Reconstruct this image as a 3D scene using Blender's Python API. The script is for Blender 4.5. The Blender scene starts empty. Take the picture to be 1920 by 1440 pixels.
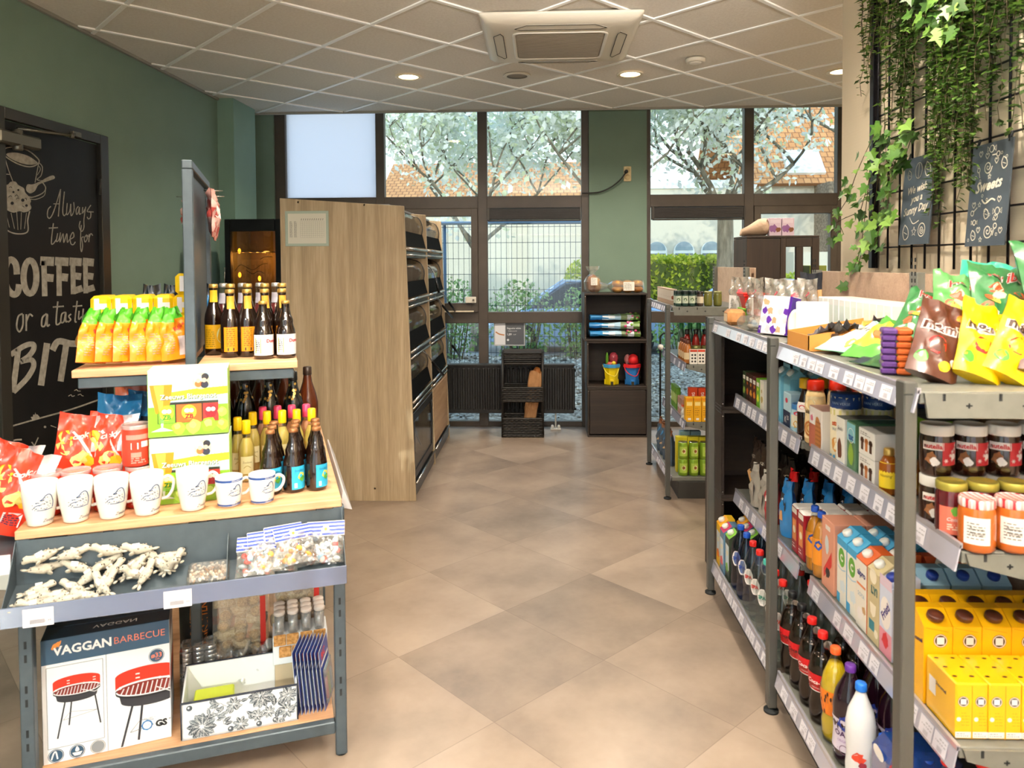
import bpy, bmesh, math, random
from mathutils import Vector as V, Matrix, Euler, noise
S = bpy.context.scene; COL = S.collection
R = math.radians; PI = math.pi
sin, cos = math.sin, math.cos
rnd = random.Random(7)
# ---------------------------------------------------------------- camera model (measured from the ceiling grid and the shelves)
F, CYP, PIT, ROL, YAW, CH, CEIL = 1392.7, 537.5, -.0316, -.006, .0396, 1.60, 3.051
_cp, _sp, _cr, _sr, _cy, _sy = cos(PIT), sin(PIT), cos(ROL), sin(ROL), cos(YAW), sin(YAW)
def _w(d):      # camera (right, forward, up) -> world
    x, y, z = d
    x, z = _cr*x - _sr*z, _sr*x + _cr*z
    y, z = _cp*y - _sp*z, _sp*y + _cp*z
    return V((_cy*x - _sy*y, _sy*x + _cy*y, z))
def ray(u, v): return _w(((u-960)/F, 1, (CYP-v)/F))
def atx(u, v, x): d = ray(u, v); return V((0, 0, CH)) + d*(x/d.x)
def aty(u, v, y): d = ray(u, v); return V((0, 0, CH)) + d*(y/d.y)
def atz(u, v, z): d = ray(u, v); return V((0, 0, CH)) + d*((z-CH)/d.z)
cam = bpy.data.objects.new('camera', bpy.data.cameras.new('camera')); COL.objects.link(cam)
rt, fw, up = _w((1, 0, 0)), _w((0, 1, 0)), _w((0, 0, 1))
cam.matrix_world = Matrix(((rt.x, up.x, -fw.x, 0), (rt.y, up.y, -fw.y, 0), (rt.z, up.z, -fw.z, CH), (0, 0, 0, 1)))
cam.data.sensor_width = 36; cam.data.lens = F*36/1920; cam.data.shift_y = (CYP-720)/1920
cam.data.clip_start = .05; cam.data.clip_end = 300
cam.data.dof.use_dof = True; cam.data.dof.focus_distance = 4.6; cam.data.dof.aperture_fstop = 5.0
S.camera = cam
# ---------------------------------------------------------------- materials
def lin(h):
    h = h.lstrip('#'); o = []
    for i in (0, 2, 4):
        c = int(h[i:i+2], 16)/255
        o.append(c/12.92 if c <= .04045 else ((c+.055)/1.055)**2.4)
    return (*o, 1)
_M = {}
def mat(h, rough=.5, metal=0, trans=0, alpha=1, emit=0, bump=None, var=None, ior=1.45, coat=0, stretch=(1, 1, 1), spec=.5, sss=0):
    """principled material: base colour h, optional second colour var=(hex, scale, lo, hi) mixed by noise, bump=(scale, strength)"""
    k = (h, rough, metal, trans, alpha, emit, bump, var, ior, coat, stretch, spec)
    if k in _M: return _M[k]
    m = bpy.data.materials.new('m_'+h.lstrip('#')); m.use_nodes = True
    N, L = m.node_tree.nodes, m.node_tree.links; b = N['Principled BSDF']
    c = lin(h)
    b.inputs['Base Color'].default_value = c; b.inputs['Roughness'].default_value = rough; b.inputs['Metallic'].default_value = metal
    b.inputs['Transmission Weight'].default_value = trans; b.inputs['Alpha'].default_value = alpha; b.inputs['IOR'].default_value = ior
    b.inputs['Coat Weight'].default_value = coat; b.inputs['Specular IOR Level'].default_value = spec
    if emit: b.inputs['Emission Color'].default_value = c; b.inputs['Emission Strength'].default_value = emit
    if var or bump:
        tc = N.new('ShaderNodeTexCoord'); mp = N.new('ShaderNodeMapping'); mp.inputs['Scale'].default_value = stretch
        L.new(tc.outputs['Object'], mp.inputs['Vector'])
    if var:
        n = N.new('ShaderNodeTexNoise'); n.inputs['Scale'].default_value = var[1]; n.inputs['Detail'].default_value = 4
        r = N.new('ShaderNodeMapRange'); r.inputs[1].default_value = var[2]; r.inputs[2].default_value = var[3]
        x = N.new('ShaderNodeMix'); x.data_type = 'RGBA'; x.inputs[6].default_value = c; x.inputs[7].default_value = lin(var[0])
        L.new(mp.outputs[0], n.inputs['Vector']); L.new(n.outputs['Fac'], r.inputs[0]); L.new(r.outputs[0], x.inputs[0]); L.new(x.outputs[2], b.inputs['Base Color'])
    if bump:
        n2 = N.new('ShaderNodeTexNoise'); n2.inputs['Scale'].default_value = bump[0]; n2.inputs['Detail'].default_value = 3
        bp = N.new('ShaderNodeBump'); bp.inputs['Strength'].default_value = bump[1]; bp.inputs['Distance'].default_value = .01
        L.new(mp.outputs[0], n2.inputs['Vector']); L.new(n2.outputs['Fac'], bp.inputs['Height']); L.new(bp.outputs[0], b.inputs['Normal'])
    _M[k] = m; return m
def clear_mat(name, tint='#ffffff', gloss=.08, rough=.02, body=0, bodycol='#ffffff'):
    """thin clear glass / film: transparent + mirror coat (+ a share of diffuse body)"""
    k = ('clear', name)
    if k in _M: return _M[k]
    m = bpy.data.materials.new('m_'+name); m.use_nodes = True; N, L = m.node_tree.nodes, m.node_tree.links; N.clear()
    o = N.new('ShaderNodeOutputMaterial'); t = N.new('ShaderNodeBsdfTransparent'); t.inputs[0].default_value = lin(tint)
    g = N.new('ShaderNodeBsdfGlossy'); g.inputs['Roughness'].default_value = rough
    lw = N.new('ShaderNodeLayerWeight'); lw.inputs['Blend'].default_value = .25
    r = N.new('ShaderNodeMapRange'); r.inputs[3].default_value = gloss; r.inputs[4].default_value = min(1, gloss*5)
    mx = N.new('ShaderNodeMixShader'); L.new(lw.outputs['Facing'], r.inputs[0]); L.new(r.outputs[0], mx.inputs[0])
    src = t
    if body:
        d = N.new('ShaderNodeBsdfDiffuse'); d.inputs[0].default_value = lin(bodycol)
        m2 = N.new('ShaderNodeMixShader'); m2.inputs[0].default_value = body; L.new(t.outputs[0], m2.inputs[1]); L.new(d.outputs[0], m2.inputs[2]); src = m2
    L.new(src.outputs[0], mx.inputs[1]); L.new(g.outputs[0], mx.inputs[2]); L.new(mx.outputs[0], o.inputs[0])
    _M[k] = m; return m
def leafmat(h):
    """thin leaf or petal: light passes through it"""
    k = ('leaf', h)
    if k in _M: return _M[k]
    m = bpy.data.materials.new('m_leaf_'+h.lstrip('#')); m.use_nodes = True; N, L = m.node_tree.nodes, m.node_tree.links; t = N.new('ShaderNodeBsdfTranslucent'); t.inputs[0].default_value = lin(h); x = N.new('ShaderNodeMixShader'); x.inputs[0].default_value = .4
    b = N['Principled BSDF']; b.inputs['Base Color'].default_value = lin(h); b.inputs['Roughness'].default_value = .6; L.new(b.outputs[0], x.inputs[1]); L.new(t.outputs[0], x.inputs[2]); L.new(x.outputs[0], N['Material Output'].inputs[0]); _M[k] = m; return m
def wood_mat(name, a, b, c, axis='Z', scale=1, rough=.5, bump=.15, off=(0,0,0)):
    k = ('wood', name)
    if k in _M: return _M[k]
    m = bpy.data.materials.new('m_'+name); m.use_nodes = True; N, L = m.node_tree.nodes, m.node_tree.links; p = N['Principled BSDF']
    p.inputs['Roughness'].default_value = rough
    tc = N.new('ShaderNodeTexCoord'); mp = N.new('ShaderNodeMapping')
    sc = {'Z': (1, 1, .05), 'X': (.05, 1, 1), 'Y': (1, .05, 1)}[axis]; mp.inputs['Scale'].default_value = [s*scale for s in sc]; mp.inputs['Location'].default_value = off
    n1 = N.new('ShaderNodeTexNoise'); n1.inputs['Scale'].default_value = 14; n1.inputs['Detail'].default_value = 8; n1.inputs['Distortion'].default_value = .6
    n2 = N.new('ShaderNodeTexNoise'); n2.inputs['Scale'].default_value = 120; n2.inputs['Detail'].default_value = 3
    n3 = N.new('ShaderNodeTexNoise'); n3.inputs['Scale'].default_value = 4; n3.inputs['Detail'].default_value = 2
    L.new(tc.outputs['Object'], mp.inputs[0])
    for n in (n1, n2, n3): L.new(mp.outputs[0], n.inputs['Vector'])
    cr = N.new('ShaderNodeValToRGB'); e = cr.color_ramp.elements; e[0].position = .33; e[0].color = lin(a); e[1].position = .68; e[1].color = lin(c)
    q = cr.color_ramp.elements.new(.5); q.color = lin(b)
    ad = N.new('ShaderNodeMath'); ad.operation = 'MULTIPLY_ADD'; ad.inputs[1].default_value = .35
    a2 = N.new('ShaderNodeMath'); a2.operation = 'MULTIPLY_ADD'; a2.inputs[1].default_value = .65
    L.new(n2.outputs[0], ad.inputs[0]); L.new(a2.outputs[0], ad.inputs[2]); L.new(n1.outputs[0], a2.inputs[0])
    s3 = N.new('ShaderNodeMath'); s3.operation = 'MULTIPLY'; s3.inputs[1].default_value = .0; L.new(n3.outputs[0], s3.inputs[0]); L.new(s3.outputs[0], a2.inputs[2])
    L.new(ad.outputs[0], cr.inputs[0]); L.new(cr.outputs[0], p.inputs['Base Color'])
    bp = N.new('ShaderNodeBump'); bp.inputs['Strength'].default_value = bump; bp.inputs['Distance'].default_value = .004; L.new(ad.outputs[0], bp.inputs['Height']); L.new(bp.outputs[0], p.inputs['Normal'])
    _M[k] = m; return m
# ---------------------------------------------------------------- mesh builder
class MB:
    def __init__(s): s.v = []; s.f = []; s.m = []; s.sm = []; s.mats = []
    def mi(s, m):
        if m not in s.mats: s.mats.append(m)
        return s.mats.index(m)
    def add(s, vs, fs, m, sm=False, T=None):
        b = len(s.v)
        for p in vs: s.v.append(tuple(T @ V(p)) if T is not None else tuple(p))
        one = not isinstance(m, list); i1 = s.mi(m) if one else 0
        for k, f in enumerate(fs):
            s.f.append([b+i for i in f]); s.m.append(i1 if one else s.mi(m[k])); s.sm.append(sm)
        return s
    def box(s, x0, y0, z0, x1, y1, z1, m, c=0, T=None):
        """box, edges cut by c; m = one material or dict of -x +x -y +y -z +z"""
        lo, hi = (x0, y0, z0), (x1, y1, z1)
        key = ['-x', '+x', '-y', '+y', '-z', '+z']
        gm = (lambda i: m.get(key[i], m['*'])) if isinstance(m, dict) else (lambda i: m)
        c = min(c, *(abs(hi[i]-lo[i])*.45 for i in range(3))) if c else 0
        if not c:
            vs = [(x, y, z) for x in (x0, x1) for y in (y0, y1) for z in (z0, z1)]
            fs = [(0, 1, 3, 2), (4, 6, 7, 5), (0, 4, 5, 1), (2, 3, 7, 6), (0, 2, 6, 4), (1, 5, 7, 3)]
            return s.add(vs, fs, [gm(i) for i in range(6)], False, T)
        vs = []; ix = {}
        for a in range(3):
            for sg in range(8):
                b = [(sg >> i) & 1 for i in range(3)]
                p = [(hi[i] if b[i] else lo[i]) + (0 if i == a else (-c if b[i] else c)) for i in range(3)]
                ix[(a, *b)] = len(vs); vs.append(p)
        fs = []; ms = []
        for a in range(3):
            o1, o2 = [i for i in range(3) if i != a]
            for e in (0, 1):
                q = []
                for (p1, p2) in ((0, 0), (1, 0), (1, 1), (0, 1)):
                    b = [0, 0, 0]; b[a] = e; b[o1] = p1; b[o2] = p2; q.append(ix[(a, *b)])
                if e == 0 if a != 1 else e == 1: q.reverse()
                fs.append(q); ms.append(gm(2*a+e))
        for a in range(3):
            o1, o2 = [i for i in range(3) if i != a]
            for p1 in (0, 1):
                for p2 in (0, 1):
                    b0 = [0, 0, 0]; b0[o1] = p1; b0[o2] = p2; b1 = list(b0); b1[a] = 1
                    fs.append([ix[(o1, *b0)], ix[(o2, *b0)], ix[(o2, *b1)], ix[(o1, *b1)]]); ms.append(gm(2*o2+p2 if o2 == 2 else 2*o1+p1))
        for sg in range(8):
            b = [(sg >> i) & 1 for i in range(3)]; fs.append([ix[(0, *b)], ix[(1, *b)], ix[(2, *b)]]); ms.append(gm(4+b[2]))
        return s.add(vs, fs, ms, False, T)
    def lathe(s, prof, m, n=20, T=None, sm=True, caps=True, sx=1, sy=1):
        """prof = [(r, z[, mat])], m default; or m = function(i, k) -> material"""
        vs = []; fs = []; ms = []
        for p in prof:
            for k in range(n):
                a = 2*PI*k/n; vs.append((p[0]*cos(a)*sx, p[0]*sin(a)*sy, p[1]))
        for i in range(len(prof)-1):
            for k in range(n):
                k2 = (k+1) % n; fs.append((i*n+k, i*n+k2, (i+1)*n+k2, (i+1)*n+k))
                ms.append(m(i, (k+.5)/n) if callable(m) else (prof[i][2] if len(prof[i]) > 2 else m))
        if caps:
            for i in (0, len(prof)-1):
                if prof[i][0] > 1e-5:
                    r = [i*n+k for k in range(n)]; fs.append(r if i else r[::-1])
                    j = min(i, len(prof)-2)
                    ms.append(m(j, 0) if callable(m) else (prof[j][2] if len(prof[j]) > 2 else m))
        return s.add(vs, fs, ms, sm, T)
    def tube(s, pts, r, m, n=8, closed=False, caps=True, T=None):
        pts = [V(p) for p in pts]; vs = []; fs = []; N = len(pts); ref = V((0, 0, 1))
        t0 = (pts[1]-pts[0]).normalized()
        if abs(t0.z) > .95: ref = V((1, 0, 0))
        u = t0.cross(ref).normalized()
        for i, p in enumerate(pts):
            t = ((pts[(i+1) % N] if (i < N-1 or closed) else p) - (pts[i-1] if (i or closed) else p)).normalized()
            u = (u - t*u.dot(t)); u = u.normalized() if u.length > 1e-6 else t.orthogonal().normalized()
            w = t.cross(u); rr = r[i] if isinstance(r, (list, tuple)) else r
            for k in range(n):
                a = 2*PI*k/n; vs.append(p + (u*cos(a)+w*sin(a))*rr)
        for i in range(N if closed else N-1):
            for k in range(n):
                j = (i+1) % N; fs.append((i*n+k, i*n+(k+1) % n, j*n+(k+1) % n, j*n+k))
        if caps and not closed: fs += [[k for k in range(n)][::-1], [(N-1)*n+k for k in range(n)]]
        return s.add(vs, fs, m, True, T)
    def ell(s, c, r, m, rot=(0, 0, 0), n=12, h=8):
        T = Matrix.Translation(c) @ Euler(rot).to_matrix().to_4x4() @ Matrix.Diagonal((*r, 1))
        return s.lathe([(max(sin(PI*i/h), 1e-4 if i in (0, h) else 0), -cos(PI*i/h)) for i in range(h+1)], m, n, T, caps=False)
    def loft(s, rings, m, caps=True, sm=True, closed=True, T=None):
        n = len(rings[0]); vs = [p for r in rings for p in r]; fs = []; ms = []
        for i in range(len(rings)-1):
            for k in range(n if closed else n-1):
                fs.append((i*n+k, i*n+(k+1) % n, (i+1)*n+(k+1) % n, (i+1)*n+k)); ms.append(m(i, k) if callable(m) else m)
        if caps and closed:
            fs += [list(range(n))[::-1], list(range((len(rings)-1)*n, len(rings)*n))]
            ms += [m(0, 0), m(len(rings)-2, 0)] if callable(m) else [m, m]
        return s.add(vs, fs, ms, sm, T)
    def poly(s, pts, m, T=None): return s.add(pts, [list(range(len(pts)))], m, False, T)
    def prism(s, pts, d, m, T=None, side=None):
        """polygon pts (3-D, planar) pushed along vector d"""
        n = len(pts); d = V(d); vs = [V(p) for p in pts] + [V(p)+d for p in pts]
        fs = [list(range(n))[::-1], list(range(n, 2*n))] + [(i, (i+1) % n, n+(i+1) % n, n+i) for i in range(n)]
        return s.add(vs, fs, [m, m]+[side or m]*n, False, T)
    def stroke(s, pts, w, m, fn, smooth=True, close=False):
        """brush stroke: 2-D polyline of width w mapped to the surface by fn(x, y)"""
        if smooth and len(pts) > 2: pts = spline(pts, 6, close)
        pts = [V((p[0], p[1])) for p in pts]; L_ = []; n = len(pts)
        for i, p in enumerate(pts):
            t = pts[min(i+1, n-1)] - pts[max(i-1, 0)]
            if close and i in (0, n-1): t = pts[1]-pts[n-2]
            t = t.normalized() if t.length > 1e-9 else V((1, 0)); q = V((-t.y, t.x))
            wi = w(i/(n-1)) if callable(w) else w
            L_ += [p+q*wi/2, p-q*wi/2]
        vs = [fn(q.x, q.y) for q in L_]
        return s.add(vs, [(2*i, 2*i+1, 2*i+3, 2*i+2) for i in range(n-1)], m)
    def text(s, t, fn, m, w=None, h=None, shear=0, bold=0, rot=0):
        """letters fitted to width w and/or capital height h, centred on the origin of the map fn(x, y)"""
        vs, fs, W, H = text2d(t, shear, bold)
        k = (w/W) if w else h/.7
        ky = (h/.7) if (h and w) else k
        c, sn = cos(rot), sin(rot)
        return s.add([fn(x*k*c - y*ky*sn, x*k*sn + y*ky*c) for x, y in vs], fs, m)
    def build(s, name, parent=None, loc=None, rot=None, recalc=True, bevel=0):
        me = bpy.data.meshes.new(name); me.from_pydata([tuple(p) for p in s.v], [], s.f)
        for m in s.mats: me.materials.append(m)
        me.polygons.foreach_set('material_index', s.m); me.polygons.foreach_set('use_smooth', s.sm)
        if recalc:
            bm = bmesh.new(); bm.from_mesh(me); bmesh.ops.recalc_face_normals(bm, faces=bm.faces); bm.to_mesh(me); bm.free()
        me.update()
        o = bpy.data.objects.new(name, me); COL.objects.link(o)
        if parent: o.parent = parent
        if loc is not None: o.location = loc
        if rot is not None: o.rotation_euler = rot
        if bevel:
            b = o.modifiers.new('b', 'BEVEL'); b.width = bevel; b.segments = 2; b.limit_method = 'ANGLE'; b.angle_limit = R(40)
        return o
_T = {}
def text2d(t, shear=0, bold=0):
    k = (t, shear, bold)
    if k not in _T:
        cu = bpy.data.curves.new('t', 'FONT'); cu.body = t; cu.resolution_u = 2; cu.shear = shear; cu.offset = bold
        o = bpy.data.objects.new('t', cu); me = bpy.data.meshes.new_from_object(o)
        vs = [(v.co.x, v.co.y) for v in me.vertices]; fs = [list(p.vertices) for p in me.polygons]
        bpy.data.objects.remove(o); bpy.data.curves.remove(cu); bpy.data.meshes.remove(me)
        x0, x1 = min(v[0] for v in vs), max(v[0] for v in vs); y0, y1 = min(v[1] for v in vs), max(v[1] for v in vs)
        ym = .35 if '\n' not in t else (y0+y1)/2
        _T[k] = ([(x-(x0+x1)/2, y-ym) for x, y in vs], fs, x1-x0, y1-y0)
    return _T[k]
def spline(p, k=6, close=False):
    p = [V((a[0], a[1])) if len(a) == 2 else V(a) for a in p]; o = []; n = len(p)
    rng = range(n if close else n-1)
    for i in rng:
        if close: a, b, c, d = p[i-1], p[i], p[(i+1) % n], p[(i+2) % n]
        else: a, b, c, d = p[max(i-1, 0)], p[i], p[i+1], p[min(i+2, n-1)]
        for j in range(k):
            t = j/k; o.append(.5*((2*b)+(c-a)*t+(2*a-5*b+4*c-d)*t*t+(3*b-a-3*c+d)*t**3))
    o.append(p[0] if close else p[-1]); return o
# ---------------------------------------------------------------- scene graph helpers
def tag(o, label, cat, group=None, kind=None):
    if label: o['label'] = label
    if cat: o['category'] = cat
    if group: o['group'] = group
    if kind: o['kind'] = kind
    return o
def thing(name, label, cat, loc=(0, 0, 0), rz=0, group=None, rot=None):
    o = bpy.data.objects.new(name, None); COL.objects.link(o); o.empty_display_size = .05
    o.location = loc; o.rotation_euler = rot if rot else (0, 0, rz)
    return tag(o, label, cat, group)
def struct(o): o['kind'] = 'structure'; return o
class Kind:
    """a kind of thing: the first place() moves the first one itself, later ones are copies of it and of its parts"""
    def __init__(s, root, group=None): s.root = root; s.used = False; s.group = group
    def place(s, loc, rot, label, group=None, scale=None):
        def kids(o): return [c for c in COL.objects if c.parent == o] if False else list(o.children)
        if not s.used: r = s.root; s.used = True
        else:
            r = s.root.copy(); COL.objects.link(r)
            for c in list(s.root.children):
                d = c.copy(); COL.objects.link(d); d.parent = r
                for g in list(c.children):
                    e = g.copy(); COL.objects.link(e); e.parent = d
        r.location = loc; r.rotation_euler = rot if isinstance(rot, (tuple, Euler)) else (0, 0, rot)
        if scale: r.scale = scale if isinstance(scale, tuple) else (scale,)*3
        r['label'] = label
        if group or s.group: r['group'] = group or s.group
        return r
ORD = 'first second third fourth fifth sixth seventh eighth ninth tenth eleventh twelfth thirteenth fourteenth fifteenth sixteenth seventeenth eighteenth nineteenth twentieth'.split()
def dots(mb, m, fn, x0, y0, x1, y1, rows, h, fill=.8, seed=1, pw=.012):
    """small-print: rows of short dashes"""
    r = random.Random(seed)
    for i in range(rows):
        y = y0 + (y1-y0)*(i+.5)/rows; x = x0; end = x0+(x1-x0)*(fill if i < rows-1 else .6)
        while x < end:
            w = min(pw*r.uniform(.4, 1.3), end-x); mb.add([fn(x, y-h/2), fn(x+w, y-h/2), fn(x+w, y+h/2), fn(x, y+h/2)], [(0, 1, 2, 3)], m); x += w+pw*.35
def rect(mb, m, fn, x0, y0, x1, y1): mb.add([fn(x0, y0), fn(x1, y0), fn(x1, y1), fn(x0, y1)], [(0, 1, 2, 3)], m)
def disc(mb, m, fn, cx, cy, r, ry=None, n=20, a0=0):
    ry = ry or r; mb.add([fn(cx+r*cos(a0+2*PI*i/n), cy+ry*sin(a0+2*PI*i/n)) for i in range(n)], [list(range(n))], m)
def blob(mb, m, fn, cx, cy, r, seed, n=14, k=.35, ry=None):
    q = random.Random(seed); ry = ry or r
    mb.add([fn(cx+r*(1+q.uniform(-k, k))*cos(2*PI*i/n), cy+ry*(1+q.uniform(-k, k))*sin(2*PI*i/n)) for i in range(n)], [list(range(n))], m)
def ring(mb, m, fn, cx, cy, r, w, n=24, ry=1): mb.stroke([(cx+r*cos(2*PI*i/n), cy+ry*r*sin(2*PI*i/n)) for i in range(n+1)], w, m, fn, smooth=False, close=True)
# ---------------------------------------------------------------- world, sun, render look
w = bpy.data.worlds.new('sky'); S.world = w; w.use_nodes = True
WN, WL = w.node_tree.nodes, w.node_tree.links; bg = WN['Background']
wt = WN.new('ShaderNodeTexCoord'); ws = WN.new('ShaderNodeSeparateXYZ'); wr = WN.new('ShaderNodeValToRGB')
e = wr.color_ramp.elements; e[0].position = 0; e[0].color = (1, .98, .98, 1); e[1].position = .6; e[1].color = (.42, .66, 1, 1)
q = wr.color_ramp.elements.new(.12); q.color = (.88, .94, 1, 1)
WL.new(wt.outputs['Generated'], ws.inputs[0]); WL.new(ws.outputs['Z'], wr.inputs[0]); WL.new(wr.outputs[0], bg.inputs[0]); bg.inputs[1].default_value = 1.3
def lamp(name, kind, loc, rot, energy, col, **k):
    d = bpy.data.lights.new(name, kind); d.energy = energy; d.color = col
    for a, b in k.items(): setattr(d, a, b)
    o = bpy.data.objects.new(name, d); COL.objects.link(o); o.location = loc; o.rotation_euler = rot; return o
SUN_EL = 20
lamp('sun', 'SUN', (0, -20, 12), (R(90-SUN_EL), 0, 0), 1.0, (1, .95, .86), angle=R(.6))
S.view_settings.view_transform = 'Standard'; S.view_settings.look = 'None'; S.view_settings.gamma = 1; S.view_settings.exposure = .98
S.view_settings.use_curve_mapping = False
S.cycles.max_bounces = 8; S.cycles.diffuse_bounces = 6; S.cycles.glossy_bounces = 3; S.cycles.transmission_bounces = 6; S.cycles.transparent_max_bounces = 24
S.cycles.caustics_reflective = False; S.cycles.caustics_refractive = False; S.cycles.sample_clamp_indirect = 8
# ================================================================ THE ROOM
XL, YW, XR, YB = -2.815, 7.23, 1.43, -1.4
TS = .589
def tile_floor():
    m = bpy.data.materials.new('m_floor_tiles'); m.use_nodes = True; N, L = m.node_tree.nodes, m.node_tree.links; p = N['Principled BSDF']
    tc = N.new('ShaderNodeTexCoord'); dv = N.new('ShaderNodeVectorMath'); dv.operation = 'DIVIDE'; dv.inputs[1].default_value = (TS, TS, 1)
    fl = N.new('ShaderNodeVectorMath'); fl.operation = 'FLOOR'; fr = N.new('ShaderNodeVectorMath'); fr.operation = 'FRACTION'
    wn = N.new('ShaderNodeTexWhiteNoise'); wn.noise_dimensions = '2D'
    L.new(tc.outputs['Object'], dv.inputs[0]); L.new(dv.outputs[0], fl.inputs[0]); L.new(dv.outputs[0], fr.inputs[0]); L.new(fl.outputs[0], wn.inputs['Vector'])
    # every tile takes its own piece of the mottled print
    ml = N.new('ShaderNodeVectorMath'); ml.operation = 'MULTIPLY_ADD'; ml.inputs[1].default_value = (7, 7, 7); L.new(wn.outputs['Color'], ml.inputs[0]); L.new(tc.outputs['Object'], ml.inputs[2])
    n1 = N.new('ShaderNodeTexNoise'); n1.inputs['Scale'].default_value = 3.2; n1.inputs['Detail'].default_value = 6; n1.inputs['Roughness'].default_value = .55
    n2 = N.new('ShaderNodeTexNoise'); n2.inputs['Scale'].default_value = 30; n2.inputs['Detail'].default_value = 4
    L.new(ml.outputs[0], n1.inputs['Vector']); L.new(ml.outputs[0], n2.inputs['Vector'])
    a = N.new('ShaderNodeMath'); a.operation = 'MULTIPLY_ADD'; a.inputs[1].default_value = .26; L.new(wn.outputs['Value'], a.inputs[0])
    b = N.new('ShaderNodeMath'); b.operation = 'MULTIPLY_ADD'; b.inputs[1].default_value = .8; L.new(n1.outputs['Fac'], b.inputs[0]); L.new(b.outputs[0], a.inputs[2])
    c = N.new('ShaderNodeMath'); c.operation = 'MULTIPLY'; c.inputs[1].default_value = .12; L.new(n2.outputs['Fac'], c.inputs[0]); L.new(c.outputs[0], b.inputs[2])
    cr = N.new('ShaderNodeValToRGB'); e = cr.color_ramp.elements; e[0].position = .32; e[0].color = lin('#a29181'); e[1].position = .92; e[1].color = lin('#6a5e54')
    q = e.new(.6); q.color = lin('#8f7e6f'); L.new(a.outputs[0], cr.inputs[0])
    sx = N.new('ShaderNodeSeparateXYZ'); L.new(fr.outputs[0], sx.inputs[0]); mn = []
    for o in ('X', 'Y'):
        pp = N.new('ShaderNodeMath'); pp.operation = 'PINGPONG'; pp.inputs[1].default_value = .5; L.new(sx.outputs[o], pp.inputs[0]); mn.append(pp)
    mi = N.new('ShaderNodeMath'); mi.operation = 'MINIMUM'; L.new(mn[0].outputs[0], mi.inputs[0]); L.new(mn[1].outputs[0], mi.inputs[1])
    gp = N.new('ShaderNodeMapRange'); gp.inputs[1].default_value = .001; gp.inputs[2].default_value = .004; gp.inputs[3].default_value = .55; gp.inputs[4].default_value = 0; L.new(mi.outputs[0], gp.inputs[0])
    mx = N.new('ShaderNodeMix'); mx.data_type = 'RGBA'; mx.inputs[7].default_value = lin('#5e4f45'); L.new(gp.outputs[0], mx.inputs[0]); L.new(cr.outputs[0], mx.inputs[6]); L.new(mx.outputs[2], p.inputs['Base Color'])
    rr = N.new('ShaderNodeMapRange'); rr.inputs[3].default_value = .24; rr.inputs[4].default_value = .42; L.new(n1.outputs['Fac'], rr.inputs[0]); L.new(rr.outputs[0], p.inputs['Roughness'])
    bp = N.new('ShaderNodeBump'); bp.inputs['Strength'].default_value = .08; bp.inputs['Distance'].default_value = .003; L.new(n2.outputs['Fac'], bp.inputs['Height']); L.new(bp.outputs[0], p.inputs['Normal'])
    return m
mb = MB(); O = V((-.172, 2.537)); c45, s45 = cos(PI/4), sin(PI/4)
def toF(x, y): dx, dy = x-O.x, y-O.y; return (c45*dx+s45*dy, -s45*dx+c45*dy, 0)
top = [toF(-2.9, -1.5), toF(3.8, -1.5), toF(3.8, 7.3), toF(-2.9, 7.3)]
mb.prism(top, (0, 0, -.12), tile_floor())
struct(mb.build('floor', loc=(O.x, O.y, 0), rot=(0, 0, PI/4)))
tilem = mat('#e2ddd4', .9, var=('#d9d3c9', 60, .35, .65), bump=(220, .25)); barm = mat('#fbfaf7', .3)
mb = MB(); mb.box(-2.95, -1.5, CEIL, 3.8, 7.06, CEIL+.25, tilem); ceil = struct(mb.build('ceiling'))
mb = MB(); P0 = V((-1.448, 4.930)); G6 = .6
def clip(p, d, x0, x1, y0, y1):
    t0, t1 = -50, 50
    for q, e, lo, hi in ((p.x, d.x, x0, x1), (p.y, d.y, y0, y1)):
        a, b = sorted(((lo-q)/e, (hi-q)/e)); t0 = max(t0, a); t1 = min(t1, b)
    return t0, t1
for fam in (0, 1):
    d = V((c45, s45)) if fam == 0 else V((c45, -s45)); nrm = V((-d.y, d.x))
    for k in range(-14, 15):
        p = P0 + nrm*k*G6; t0, t1 = clip(p, d, XL+.02, 3.55, YB+.02, 7.04)
        if t1-t0 > .1:
            a, b = p+d*t0, p+d*t1; h = nrm*.0125; dz = .0015 if fam else 0
            mb.prism([(*(a+h), CEIL-.009+dz), (*(b+h), CEIL-.009+dz), (*(b-h), CEIL-.009+dz), (*(a-h), CEIL-.009+dz)], (0, 0, .0095-dz), barm)
struct(mb.build('trim_1', ceil))
mb = MB(); mb.box(XL, YB, CEIL-.02, XL+.022, 6.4, CEIL-.0005, mat('#8d8a80', .6)); mb.box(XL, 7.035, CEIL-.02, 3.6, 7.06, CEIL-.0005, mat('#9a968c', .6)); struct(mb.build('trim_2'))
green = mat('#728879', .75, var=('#6c8273', 3, .3, .7), bump=(150, .12)); green2 = mat('#789484', .75, var=('#728e7e', 3, .3, .7), bump=(150, .12))
mb = MB(); mb.box(XL-.15, -1.5, -.1, XL, 7.3, 3.3, green); mb.box(XL, 6.41, 0, -2.672, 6.9, 3.05, green2); mb.box(XL, 6.9, 0, -2.79, 7.22, 3.05, green2)
struct(mb.build('wall_left'))
cream = mat('#d9cbb3', .8, bump=(90, .1), stretch=(.05, .05, 3))
mb = MB(); mb.box(XR, -1.5, 0, XR+.12, 3.61, 3.05, cream); struct(mb.build('wall_right'))
mb = MB(); mb.box(XR+.12, 3.49, 0, 3.75, 3.61, 3.05, cream); mb.box(3.6, 3.61, 0, 3.75, 7.2, 3.05, cream); struct(mb.build('wall_side'))
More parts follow.
